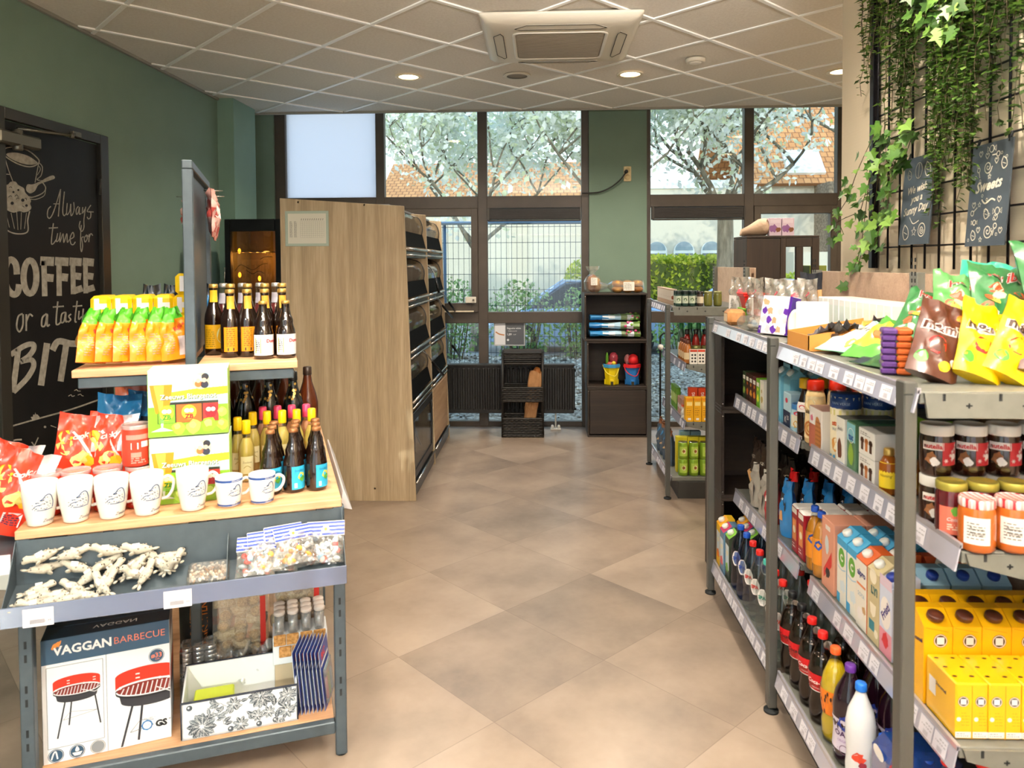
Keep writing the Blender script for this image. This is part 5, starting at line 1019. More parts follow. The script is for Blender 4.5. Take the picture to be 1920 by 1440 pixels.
K = wafer(); rows = ('bottom', 'middle', 'top')
for z in range(3):
    for i in range(5): K.place(G(.106+.0675*i, .60, UP+.0775*z), GA+R(rnd.uniform(-1.5, 1.5)), 'yellow biscuit pack with white band, %s layer, %s from the chalk door' % (rows[z], ORD[i]))
K.place(G(.378, .598, UP+.0775*3), GA+R(5), 'yellow biscuit pack lying alone on top of the other packs')
cofb = mat('#17222f', .25, coat=.4)
def foilpack(name, cat, w_, h, d_, base, topc, label_art, group, seed=2, neck=.8):
    o = thing(name, '', cat); mb = MB(); Sf = bagmesh(mb, w_, h, d_, lambda u, v, s: topc if v > .8 else base, seed, 8, 12, True, 1.0, .08, neck); label_art(mb, bagart(Sf, w_, h)); mb.build('foil_bag', o, recalc=False); return Kind(o, group)
K = foilpack('coffee_bag', 'coffee', .075, .27, .06, mat('#2f78b0', .25, coat=.5), cofb, lambda mb, fn: (rect(mb, whl, fn, -.03, .16, .03, .2),), 'blue coffee bags behind the biscuit packs')
for i, u in enumerate((.245, .318)): K.place(G(u, .73, UP), GA, 'dark blue coffee bag behind the biscuit packs, the one %s the spine post' % ('farther from', 'nearer')[i])
K.place(G(.462, .70, UP), GA+R(30), 'dark blue coffee bag squeezed beside the spine post behind the beers', scale=(.6, .8, 1))
# pink bags hooked on the spine
o = thing('hanging_sweets_bag', 'pink sweets bags hooked on the spine panel above the beers', 'sweets', G(.45, .78, 1.80), GA+PI/2); 
def pinkbag(u, v, z, rz, label, seed):
    o = thing('hanging_sweets_bag', label, 'sweets', G(u, v, z), rz, 'pink bags hooked on the spine'); mb = MB(); Sf = bagmesh(mb, .11, .19, .03, lambda u, v, s: mat('#d8a39a', .35) if v > .75 else (mat('#c9544f', .35) if (u+v) % .5 < .2 else mat('#e3b7b0', .35)), seed, 8, 10, False, 1.0); fn = bagart(Sf, .11, .19); blob(mb, whl, fn, 0, .1, .028, 3); mb.build('foil_bag', o, recalc=False); mb = MB(); mb.tube([(0, -.04, .182), (0, .03, .182)], .002, steel, 6); mb.build('hook', o)
bpy.data.objects.remove(o)
pinkbag(.468, .72, 1.71, GA+PI/2, 'pink sweets bag hooked high on the spine, nearer the front', 2); pinkbag(.466, .86, 1.70, GA+PI/2, 'pink sweets bag hooked high on the spine, farther back', 3); pinkbag(.370, .80, 1.69, GA-PI/2, 'red sweets bag hooked on the chalk door side of the spine', 5)
# ================================================================ LEFT GONDOLA: tray and bottom shelf
plush = mat('#c9c1b1', .95, var=('#b8b09f', 90, .3, .7), bump=(400, .5)); spotm = mat('#8a8378', .95); eyem = mat('#141210', .2)
def seal(seed):
    r = random.Random(seed); o = thing('seal_keyring', '', 'plush toy'); mb = MB(); sp = [(-.040, .010, .003), (-.031, .0115, .007), (-.017, .0145, .0118), (0, .0155, .0142), (.012, .017, .0128), (.020, .022, .0102), (.028, .027, .0108), (.036, .0275, .0092), (.042, .025, .0055), (.0445, .0245, .001)]
    mb.loft([[(x+k*.3*sin(a*PI/5)*.0, k*cos(a*PI/5)*1.05, z+k*sin(a*PI/5)) for a in range(10)] for x, z, k in sp], plush)
    for s in (-1, 1): mb.ell((-.045, s*.008, .011), (.010, .006, .003), plush, (0, 0, -s*.5), 8, 5); mb.ell((.012, s*.016, .006), (.007, .011, .0035), plush, (s*.5, 0, s*.4), 8, 5)
    for k in range(14):
        i = r.randint(1, 4); x, z, q = sp[i]; a = r.uniform(.0, PI); mb.ell((x+r.uniform(-.005, .005), q*1.03*cos(a), z+q*.98*sin(a)), (.0026, .0026, .0024), spotm, n=6, h=4)
    mb.build('plush_body', o); mb = MB()
    for s in (-1, 1): mb.ell((.0385, s*.0055, .031), (.0022, .0022, .0024), eyem, n=6, h=4)
    mb.ell((.0452, 0, .0262), (.002, .003, .002), eyem, n=6, h=4); mb.build('face', o)
    mb = MB(); mb.box(-.008, .012, .020, .010, .0135, .032, whl); mb.build('paper_tag', o); return Kind(o, 'grey seal keyrings in the tray')
K = seal(1); r = random.Random(12)
where = []
for i, (px, py, rz, ry) in enumerate(((83, 1046, 200, 22), (137, 1042, 5, 0), (200, 1036, 175, 0), (258, 1033, 178, 3), (314, 1048, 10, 12), (81, 1070, 20, 14), (140, 1067, 170, -8), (200, 1060, 10, -10), (262, 1056, 5, -14))):
    p = Gpx(px, py, -.022); K.place(G(p.x, -.022, p.z-.012), (R(-14), R(ry), GA+R(rz)) if abs(rz) < 90 else (R(14), R(ry), GA+R(rz)), 'grey seal keyring propped on the tray back, %s, %s from the chalk door' % ('upper row' if i < 5 else 'lower row', ORD[i if i < 5 else i-5]), scale=1.08)
for i, (px, py, rz, rx) in enumerate(((40, 1108, 30, 0), (31, 1128, 15, 0), (62, 1122, 195, 0), (92, 1122, 10, 0), (72, 1092, 15, 0), (104, 1106, 215, 0), (128, 1122, 5, 0), (136, 1094, 150, 0), (160, 1114, 170, 0), (172, 1090, 25, -20), (186, 1106, 140, -30), (206, 1104, 40, -30), (216, 1084, 30, -25), (244, 1096, 210, -25), (258, 1082, 30, -25), (280, 1094, 50, -35), (296, 1078, 150, -25), (318, 1090, 320, -20), (332, 1070, 35, -30))):
    p = Gpx(px, py, -.065); v = max(-.108, min(-.03, -.065+(1096-py)*.002)); zz = .69-.042*(-v-.006)/.119+.002
    p = Gpx(px, py, v); K.place(G(max(.045, p.x), v, zz+(.02 if rx else 0)), (0, R(rx), GA+R(rz)), 'spotted grey seal keyring lying in the tray bottom, %s from the chalk door' % ORD[i], scale=.98)
# sweets bags with striped header cards
stripe = mat('#2440a8', .4)
def candy(seed, cols):
    r = random.Random(seed); o = thing('header_card_sweets', '', 'sweets'); mb = MB()
    for k in range(16): mb.ell((r.uniform(-.042, .042), r.uniform(-.012, .012), r.uniform(.012, .075)), (r.uniform(.008, .013), r.uniform(.006, .009), r.uniform(.007, .011)), mat(r.choice(cols), .4), (r.random()*3, r.random()*3, 0), 8, 5)
    mb.build('sweets', o); mb = MB(); bagmesh(mb, .115, .10, .038, lambda u, v, s: bagf, seed, 8, 8, True, 1.6, .02); mb.build('clear_bag', o, recalc=False)
    mb = MB(); mb.box(-.058, -.0035, .082, .058, .0035, .128, whl, .001); fn = lambda x, y: (x, -.0042, y)
    for k in range(4): rect(mb, stripe, fn, -.0575, .0845+k*.0115, .0575, .0912+k*.0115)
    blob(mb, whl, lambda x, y: (x, -.0048, y), 0, .104, .012, seed, 9, .3); disc(mb, mat('#d9822a', .4), lambda x, y: (x, -.0052, y), 0, .103, .005); mb.build('header_card', o); return Kind(o, 'sweets bags with striped header cards')
Ks = [candy(1, ('#e9edf2', '#cfe0ea', '#d8423a', '#9cc4dd')), candy(2, ('#c4551a', '#e8a24a', '#e9edf2', '#3a2a22')), candy(3, ('#dfe8ee', '#c9dbe8', '#e8e0da', '#e06a6a'))]
for i, (px, py, v, k, rx, rz, t) in enumerate(((478, 1010, -.045, 0, -48, -4, 'striped sweets bag frontmost beside the tray divider'), (505, 990, -.03, 1, -40, 6, 'striped sweets bag second from the tray divider, tilted'), (540, 985, -.028, 2, -38, 12, 'striped sweets bag in the middle of the heap'), (560, 1000, -.04, 1, -45, 14, 'striped sweets bag with orange drops lying in front'), (520, 1020, -.062, 0, -62, -8, 'striped sweets bag sunk lowest in the heap'), (606, 978, -.028, 2, -32, -8, 'striped sweets bag standing alone at the tray end by the aisle'))):
    p = Gpx(px, py, v); zz = .695+(.012*i % .03); Ks[k].place(G(p.x, -.112+.012*(i % 3), .668+.007*(i % 4)), (R(max(rx, -44)), 0, GA+R(rz)), t)
def lolly(px, py, v, rx, rz, label):
    p = Gpx(px, py, v); o = thing('bottle_sweets', label, 'sweets', G(p.x, v, p.z-.02), rot=(R(rx), 0, GA+R(rz)), group='bottle shaped sweets'); mb = MB(); mb.lathe([(.006, 0), (.012, .004), (.013, .04), (.006, .058), (.005, .07)], mat('#d9571e', .15), 12); mb.build('bottle_body', o); mb = MB(); mb.lathe([(.0135, .012), (.0135, .032)], mat('#8fc0de', .4), 12, caps=False); mb.build('label_band', o)
lolly(495, 1048, -.085, -70, 25, 'orange bottle shaped sweet with blue band lying in front of the striped bags'); lolly(588, 1042, -.075, -75, 40, 'orange bottle shaped sweet near the tray end'); lolly(610, 1040, -.08, -75, 35, 'orange bottle shaped sweet at the very end of the tray')
p = Gpx(392, 1068, -.06); o = thing('shell_bag', 'flat clear bag of small shells lying in the tray before the divider', 'shells', G(p.x, -.066, .672), GA, rot=(R(18), 0, GA)); mb = MB(); r = random.Random(8)
for k in range(110): mb.ell((r.uniform(-.05, .05), r.uniform(-.035, .035), r.uniform(.006, .022)), (r.uniform(.004, .008), r.uniform(.003, .006), .0035), mat(r.choice(('#cbb9a6', '#e6dccd', '#8f7b6b', '#b58a63', '#d8cfc4')), .5), (r.random()*3, r.random()*3, r.random()*3), 6, 4)
mb.build('shells', o)['kind'] = 'stuff'; mb = MB(); mb.box(-.058, -.042, .001, .058, .042, .027, bagf, .008); mb.build('clear_bag', o)
# ---- bottom shelf: barbecue boxes
navy = mat('#2b4a63', .35, coat=.3); boxw = mat('#e3e6ea', .35, coat=.3); salmon = mat('#e2785c', .45); bred = mat('#d2301f', .35); bdk = mat('#2a2b31', .4); orangel = mat('#ef8b3a', .4)
def bbq(mb, f, k, cx, cy, s, legs=True, clip=9):
    """drawing of a round charcoal grill: red wind shield, grid, dark bowl, three legs"""
    F_ = lambda j: (lambda x, y: f(k+j)(min(cx+x*s, clip), max(cy+y*s, .003))); E_ = lambda a0, a1, rx, ry, y0, n=18: [(rx*cos(a0+(a1-a0)*i/n), y0+ry*sin(a0+(a1-a0)*i/n)) for i in range(n+1)]
    if legs:
        for p in ([(-.45, -.3), (-.85, -2.3)], [(-.2, -.3), (-.36, -1.75)], [(.72, -.2), (.98, -1.95)]): mb.stroke(p, .07, bdk, F_(0), smooth=False)
        for p in ([(-.6, -1.45), (-.3, -1.1), (.85, -1.25)], [(-.6, -1.45), (.85, -1.25)]): mb.stroke(p, .025, mat('#8c8f94', .4), F_(0), smooth=False)
    mb.poly([F_(1)(*q) for q in E_(PI, 2*PI, .85, .22, -.42)+[(.93, -.02), (-.93, -.02)]], bdk); mb.poly([F_(2)(*q) for q in E_(PI, 2*PI, 1.0, .24, -.12)+E_(0, PI, 1.0, .1, -.02)], mat('#17181c', .4)); mb.poly([F_(3)(*q) for q in E_(0, 2*PI, .97, .22, -.05, 30)], mat('#6b2019', .4))
    for i in range(13): x = -.85+i*.14; h_ = .22*math.sqrt(max(0, 1-(x/.97)**2)); mb.stroke([(x, -.05-h_), (x+.1, -.05+h_*.8)], .035, mat('#c9ccd0', .3), F_(4), smooth=False)
    mb.stroke(E_(PI, 2*PI, .97, .22, -.05), .04, mat('#d8dade', .3), F_(5), smooth=False)
    mb.poly([F_(4)(*q) for q in E_(PI, 0, 1.0, .23, .0)+[(1.0, .42)]+E_(0, PI, 1.0, .25, .42)+[(-1.0, 0)]], bred)
    for x, y in ((-.35, .43), (-.35, .3), (-.35, .17), (.75, .38), (.75, .25)): rect(mb, whl, F_(6), x-.06, y, x+.06, y+.04)
    for x, y in ((-.86, .08), (.55, .16), (.3, .19)): disc(mb, whl, F_(6), x, y, .045)
    mb.stroke([(.2, -.1), (.75, -.32), (1.05, -.2)], .035, mat('#c9ccd0', .3), F_(7), smooth=False)
def vtext(mb, f, k, cx, cy, w_, m, flip=1):
    mb.text('VAGGAN', lambda x, y: f(k)(cx+flip*x, cy+flip*y), m, w=w_, bold=.03)
def bbqbox():
    o = thing('barbecue_box', '', 'barbecue'); w_, d_, h = .346, .075, .375; mb = MB(); hw = w_/2; f = lambda k: (lambda x, y: (x, -d_/2-.00018*k, y))
    mb.box(-hw, -d_/2, 0, hw, d_/2, h, {'*': boxw, '+z': mat('#20303d', .35), '-x': navy, '+x': mat('#c9cdd3', .4)}, .0012)
    rect(mb, navy, f(1), -hw+.001, .30, hw-.001, h-.001); vtext(mb, f, 2, -.065, .338, .155, whl)
    [mb.poly([f(3)(x+dx, y+dy) for x, y in ((-.146, .346), (-.141, .358), (-.134, .362), (-.136, .352), (-.142, .342))], orangel) for dx, dy in ((0, 0), (.008, .004), (.015, .006))]
    mb.text('BARBECUE', lambda x, y: f(2)(x+.09, y+.338), salmon, w=.14, bold=-.005)
    ring(mb, mat('#7c8288', .4), f(1), 0, 0, .0001, .00001); gm = mat('#7c8288', .4)
    for a, b in (((-.16, .29), (-.012, .29)), ((-.012, .29), (-.012, .045)), ((-.012, .045), (-.16, .045)), ((-.16, .045), (-.16, .29)), ((-.003, .3), (-.003, .002))): mb.stroke([a, b], .0018, gm, f(1), smooth=False)
    bbq(mb, f, 2, -.082, .215, .062); bbq(mb, f, 2, .115, .18, .095, True, hw-.0015)
    disc(mb, navy, f(3), .135, .268, .0225); ring(mb, whl, f(4), .135, .268, .0205, .0012); mb.text('ø33', lambda x, y: f(4)(x+.135, y+.27), salmon, w=.03, bold=.02); mb.text('CM', lambda x, y: f(4)(x+.137, y+.257), salmon, w=.011)
    for x, m in ((-.14, navy), (-.085, navy), (-.03, gm)): disc(mb, m, f(3), x, .022, .021); ring(mb, whl, f(4), x, .022, .0185, .001)
    mb.stroke([(-.152, .012), (-.146, .03), (-.14, .034), (-.136, .012)], .004, whl, f(5)); mb.poly([f(5)(*q) for q in spline([(-.09, .026), (-.085, .038), (-.079, .026), (-.085, .022)], 4, True)], whl); mb.poly([f(5)(*q) for q in ((-.098, .02), (-.071, .02), (-.077, .01), (-.092, .01))], whl)
    mb.text('EN 1860-1', lambda x, y: f(3)(x+.112, y+.076), gm, w=.03); disc(mb, mat('#2f6fa8', .4), f(8), .105, .055, .0165, n=8); disc(mb, whl, f(9), .105, .055, .0115); mb.text('TÜV', lambda x, y: f(10)(x+.105, y+.055), mat('#2f6fa8', .4), w=.015); rect(mb, mat('#e9ecef', .4), f(8), .124, .038, .166, .073); mb.text('GS', lambda x, y: f(9)(x+.145, y+.054), mat('#15171b', .4), w=.034, bold=.06)
    mb.text('VAGGAN', lambda x, y: (-x*1+.02, y, h+.0006), whl, w=.12, rot=PI); sidef = lambda x, y: (hw+.0006, x, y); rect(mb, navy, sidef, -.036, .30, .036, h-.002); rect(mb, bred, sidef, -.03, .17, .03, .21); rect(mb, bdk, sidef, -.03, .13, .03, .165)
    mb.build('printed_box', o); return Kind(o, 'barbecue boxes on the bottom shelf')
K = bbqbox(); a = R(25); 
def bq(off): return G(.022+.173*cos(R(5))-off*sin(R(5)), .05+.173*sin(R(5))+off*cos(R(5)), BOT)
for i, t in enumerate(('white barbecue box facing out, foremost on the bottom shelf', 'barbecue box standing directly behind the foremost barbecue box', 'barbecue box hindmost of the three on the bottom shelf')): K.place(bq(.04+.0765*i)+V((0, 0, 0)), a, t)
# briquettes bag
o = thing('briquette_bag', 'dark paper bag of charcoal briquettes with orange lettering behind the barbecue boxes', 'charcoal', G(.42, .40, BOT), GA); mb = MB(); dkp = mat('#2c2d2b', .6, bump=(40, .3)); Sf = bagmesh(mb, .13, .335, .11, lambda u, v, s: dkp, 4, 8, 12, True, 1.5, .04); fn = bagart(Sf, .13, .335); mb.text('BRIKETTEN', lambda x, y: fn(-y+.022, x+.225), orangel, w=.15, bold=.02); mb.text('BRIKETS', lambda x, y: fn(-y-.012, x+.235), orangel, w=.13, bold=.02); mb.build('paper_bag', o, recalc=False)
# tea lights
alu = mat('#c6cbd0', .22, .9)
def tealights():
    o = thing('tealight_pack', '', 'candles'); mb = MB()
    for i in range(3):
        for j in range(2):
            for k in range(6): mb.lathe([(.015, 0), (.0185, .014), (.0178, .014), (.0165, .008), (.001, .008)], alu, 14, Matrix.Translation((-.038+i*.038, -.019+j*.038, k*.0155)), caps=False)
    mb.build('aluminium_cups', o)['kind'] = 'stuff'; mb = MB(); mb.box(-.058, -.039, -.0005, .058, .039, .096, bagf, .01); mb.build('clear_wrap', o); return Kind(o, 'packs of tea lights')
K = tealights(); K.place(G(.43, .285, BOT+.001), GA, 'pack of silver tea lights lowest behind the floral box'); K.place(G(.43, .285, BOT+.099), GA+R(2), 'pack of silver tea lights stacked on top of another pack')
# wood wool firelighters
wool = mat('#ead3aa', .95, var=('#c4a274', 120, .3, .7), bump=(160, 1)); woole = mat('#c9a672', .95, var=('#8f6a3c', 200, .35, .65))
def woolbag(nx, nz, seed, red):
    r = random.Random(seed); o = thing('firelighter_bag', '', 'firelighters'); mb = MB()
    for k in range(nz):
        for i in range(nx):
            ax = (i+k+seed) % 3; c = ((i-(nx-1)/2)*.052, r.uniform(-.01, .01), .024+k*.04); T = Matrix.Translation(c) @ Euler((r.uniform(-.2, .2), r.uniform(-.2, .2), r.uniform(-.3, .3))).to_matrix().to_4x4() @ (Matrix.Rotation(PI/2, 4, 'X') if ax else Matrix.Rotation(PI/2, 4, 'Y'))
            mb.lathe([(.008, -.038), (.0195, -.036), (.021, 0), (.0195, .036), (.008, .038)], lambda a, b: woole if a in (0, 3) else wool, 12, T)
    mb.build('wood_wool_rolls', o)['kind'] = 'stuff'; w_ = nx*.055+.02; mb = MB(); mb.box(-w_/2, -.048, 0, w_/2, .048, nz*.04+.03, bagf, .02)
    if red: mb.box(w_/2-.03, -.0485, .02, w_/2-.012, -.048, nz*.04, mat('#b3261c', .4)); mb.box(-w_/2+.01, -.03, nz*.04+.029, w_/2-.01, .03, nz*.04+.033, mat('#3a1512', .4))
    mb.build('clear_bag', o); return Kind(o, 'bags of wood wool firelighters')
woolbag(3, 6, 1, True).place(G(.565, .335, BOT+.08), GA+R(4), 'clear bag of wood wool firelighters above the crumpled plastic bag')
woolbag(3, 5, 2, True).place(G(.755, .345, BOT+.14), GA-R(4), 'clear bag of wood wool firelighters stacked behind the corked bottles')
o = thing('carton', 'plain brown carton under the firelighters at the back of the bottom shelf', 'carton', G(.755, .345, BOT), GA); mb = MB(); mb.box(-.1, -.055, 0, .1, .055, .139, mat('#9c7a52', .7), .002); mb.build('box', o); 
o = thing('plastic_bag', 'crumpled clear plastic bag with a grey label behind the floral box', 'plastic bag', G(.575, .275, BOT), GA); mb = MB(); bagmesh(mb, .19, .17, .11, lambda u, v, s: bagf, 5, 12, 12, True, 4.0, .02); bagmesh(mb, .16, .15, .07, lambda u, v, s: bagf, 6, 12, 12, True, 4.0, .02); mb.build('clear_bag', o, recalc=False); mb = MB(); mb.box(-.045, -.066, .055, .055, -.0635, .10, mat('#c9cfd6', .5)); mb.build('paper_label', o)
# corked bottles in a pack
cork = mat('#c08f56', .85, var=('#93652f', 90, .4, .6)); tubeg = clear_mat('tube', '#eeeeee', .12, .08, .2, '#d3cfcb'); capg = mat('#c9bcb4', .45)
def corkpack(loc, label):
    o = thing('corked_bottle_pack', label, 'message bottles', loc, GA)
    mb = MB(); mb.box(-.09, -.05, 0, .09, .05, .10, boxw, .002); fn = lambda x, y: (x, -.0508, y); rect(mb, mat('#e9ebee', .5), fn, .0, .03, .086, .098)
    for k in range(9): rect(mb, inkd, fn, .02+k*.004, .06, .022+k*.004, .08)
    mb.build('tray_box', o)
    for i in range(4):
        for j in range(3):
            x, y = -.067+i*.044, -.034+j*.034; q = MB(); q.lathe([(.015, .10), (.0165, .104), (.0165, .165)], tubeg, 14, Matrix.Translation((x, y, 0))); bo = q.build('tube', o); q = MB(); q.lathe([(.016, .165), (.0185, .167), (.0185, .176), (.016, .178)], capg, 14, Matrix.Translation((x, y, 0))); q.build('lid', bo)
    for i, (x, z) in enumerate(((-.067, .086), (-.025, .086), (.02, .086), (.064, .086), (-.05, .045), (-.008, .045))): q = MB(); q.box(x-.02, -.056, z-.02, x+.02, -.0512, z+.018, cork, .002); q.build('cork_plate', o)
o2 = thing('carton', 'plain carton holding up the corked bottles on the bottom shelf', 'carton', G(.765, .235, BOT), GA); mb = MB(); mb.box(-.088, -.045, 0, .088, .045, .119, mat('#b9a88c', .7), .002); mb.build('box', o2)
corkpack(G(.762, .235, BOT+.12), 'pack of little corked tubes behind the floral box next to the blister cards')
# floral storage box
cloth = mat('#e4e7ea', .85, bump=(500, .15)); trimn = mat('#1d2230', .7); flow = mat('#464e56', .85); flow2 = mat('#6f7880', .85)
o = thing('storage_box', 'white fabric storage box with grey flower print and navy piping', 'storage box', G(.573, .125, BOT), GA); W2, D2 = .348, .155; mb = MB(); hw = W2/2
mb.prism([(-hw, -D2/2, 0), (hw, -D2/2, 0), (hw, -D2/2, .118), (-hw, -D2/2, .118)], (0, .006, 0), cloth); mb.prism([(-hw, D2/2-.006, 0), (hw, D2/2-.006, 0), (hw, D2/2-.006, .158), (-hw, D2/2-.006, .158)], (0, .006, 0), cloth); mb.box(-hw, -D2/2, 0, hw, D2/2, .006, cloth)
for x in (-hw, hw-.006): mb.prism([(x, -D2/2, 0), (x, D2/2, 0), (x, D2/2, .158), (x, -D2/2, .118)], (.006, 0, 0), cloth)
ck = lambda x, y: (max(-hw+.002, min(hw-.002, x)), max(.003, min(.115, y))); fn = lambda x, y: (ck(x, y)[0], -D2/2-.0008, ck(x, y)[1]); f2 = lambda x, y: (ck(x, y)[0], -D2/2-.0014, ck(x, y)[1]); r = random.Random(6)
def leafp(x, y, l, a, w_=.35):
    c, s = cos(a), sin(a); P = [(0, 0), (l*.35, l*w_*.5), (l*.75, l*w_*.35), (l, 0), (l*.75, -l*w_*.35), (l*.35, -l*w_*.5)]
    mb.poly([fn(x+c*p-s*q, y+s*p+c*q) for p, q in P], flow if r.random() < .6 else flow2); mb.stroke([(x, y), (x+c*l*.95, y+s*l*.95)], .0009, cloth, f2, smooth=False)
    for t in (.3, .5, .7): mb.stroke([(x+c*l*t, y+s*l*t), (x+c*l*(t+.15)-s*l*w_*.35, y+s*l*(t+.15)+c*l*w_*.35)], .0007, cloth, f2, smooth=False)
def flower(x, y, q, n=9):
    for ring_, k in ((1, n+3), (.7, n), (.42, 6)):
        for i in range(k): a = 2*PI*i/k+ring_*2; leafp(x+cos(a)*q*ring_*.35, y+sin(a)*q*ring_*.35, q*.8*ring_+.006, a, .62)
flower(-.115, .035, .034); flower(.062, .1, .03); flower(.145, .088, .022, 6); flower(.085, .045, .014, 5); flower(.05, .04, .013, 5); flower(-.02, .09, .016, 5); flower(0, .022, .018, 5); flower(.14, .04, .02, 5)
for p in ([(-.1, .06), (-.075, .085), (-.09, .115)], [(-.1, .06), (-.06, .06), (-.05, .03)], [(.03, .03), (.06, .07), (.06, .09)], [(-.06, .1), (-.02, .075), (0, .095)], [(.1, .06), (.12, .085), (.14, .1)], [(.1, .02), (.13, .02), (.16, .05)]):
    mb.stroke(p, .0013, flow, fn)
    for k, (x, y) in enumerate(spline(p, 3)): leafp(x, y, r.uniform(.018, .036), r.uniform(0, 6.28), .5)
for x, y in ((-.03, .012), (.055, .012), (.105, .015), (-.15, .1)): disc(mb, flow, fn, x, y, .009); disc(mb, cloth, f2, x-.002, y+.002, .003)
mb.build('fabric_body', o); mb = MB(); top = [(-hw, -D2/2-.001, .118), (hw, -D2/2-.001, .118), (hw, D2/2, .158), (-hw, D2/2, .158)]; mb.tube(top, .0035, trimn, 6, True)
for x in (-hw, hw): mb.tube([(x, -D2/2-.001, .118), (x, -D2/2-.001, .004)], .0022, trimn, 6)
mb.build('piping', o); o3 = thing('notepad', 'yellow green notepad lying inside the floral storage box', 'paper', G(.49, .115, BOT+.0065), GA); mb = MB(); mb.box(-.06, -.045, 0, .06, .045, .09, mat('#c6d43a', .6), .004); mb.build('pad', o3)
# blister cards
K = None; cb = mat('#2a3f95', .35); blist = clear_mat('blister', '#dfe6ee', .14, .05, .3, '#b9c2cc')
def blister(c):
    o = thing('blister_card', '', 'lighters'); mb = MB(); mb.box(-.058, -.0008, 0, .058, .0008, .215, {'*': mat('#b9c0cc', .4), '-y': cb}); fn = lambda x, y: (x, -.0014, y); mb.text('BIC', lambda x, y: fn(x-.01, y+.185), mat('#d8312f', .4), w=.05, bold=.04); rect(mb, whl, fn, -.05, .155, .05, .165); mb.build('card', o)
    mb = MB(); mb.box(-.045, -.012, .02, .045, -.0015, .145, blist, .004); mb.build('blister_shell', o); mb = MB()
    for k in range(3): mb.box(-.034+k*.026, -.0105, .03, -.018+k*.026, -.003, .11, mat(c[k], .3), .003); mb.box(-.034+k*.026, -.0105, .112, -.018+k*.026, -.003, .126, steel)
    mb.build('lighters', o); return Kind(o, 'blue blister cards beside the floral box')
Kb = [blister(('#2a8f9a', '#d9c53a', '#3a5fb5')), blister(('#d0404a', '#7fb03a', '#2a9fc0'))]
for i in range(8): Kb[i % 2].place(G(.764+.0125*i, .125, BOT), (R(-4), R(-2-i*.6), GA+R(74)), 'blue blister card of lighters, %s counted from the floral box' % ORD[i])
o = thing('carton', 'small white carton on the floor by the chalk door', 'carton', (-2.62, 3.62, 0), R(4)); mb = MB(); mb.box(-.13, -.1, 0, .13, .1, .17, mat('#dedad2', .6), .003); mb.build('box', o)
# ================================================================ RIGHT SHELVING
shm = mat('#7c7d76', .45, .3, var=('#74756e', 30, .3, .7)); postm = mat('#5b5b57', .38, .45); shd = mat('#3f3d3a', .45, .3); backw = wood_mat('back_panel', '#a58a75', '#b89e88', '#c7ae98', 'X', 1, .55); tagr = mat('#dcdae4', .5)
RZ = -PI/2; RB = R(-42); railm = clear_mat('shelf_rail', '#dfe1ee', .16, .12, .85, '#c3c5da')
def yp(px, x):           # depth along the shelf of the point at lateral distance x seen in this picture column
    d = ray(px, 800); return x*d.y/d.x
def shelf_rail(mb, x, y0, y1, z0, z1, seed, tilt=.012):
    mb.prism([(x-tilt, y0, z0), (x, y0, z1), (x+.004, y0, z1), (x+.004-tilt, y0, z0)], (0, y1-y0, 0), railm); mb.box(x-.002, y0, z1-.008, x+.006, y1, z1+.004, mat('#b9b8c4', .25, .5)); r = random.Random(seed); y = y0+.03; h = z1-z0
    fn = lambda y_, z_: (x-tilt-.0012+tilt*(z_-z0)/h, y_, z_)
    while y < y1-.07:
        w_ = r.uniform(.05, .062)
        if r.random() < .72:
            rect(mb, tagr, fn, y, z0+.006, y+w_, z1-.012); f2 = lambda a, b: (fn(a, b)[0]-.0006, a, b)
            for k in range(7): rect(mb, tagink, f2, y+w_*.3+k*.003, z0+.009, y+w_*.3+.0014+k*.003, z0+.02)
            dots(mb, tagink, f2, y+.005, z0+.024, y+w_-.005, z1-.017, 2, .0025, .9, seed, .009)
        y += w_+r.uniform(.004, .05)
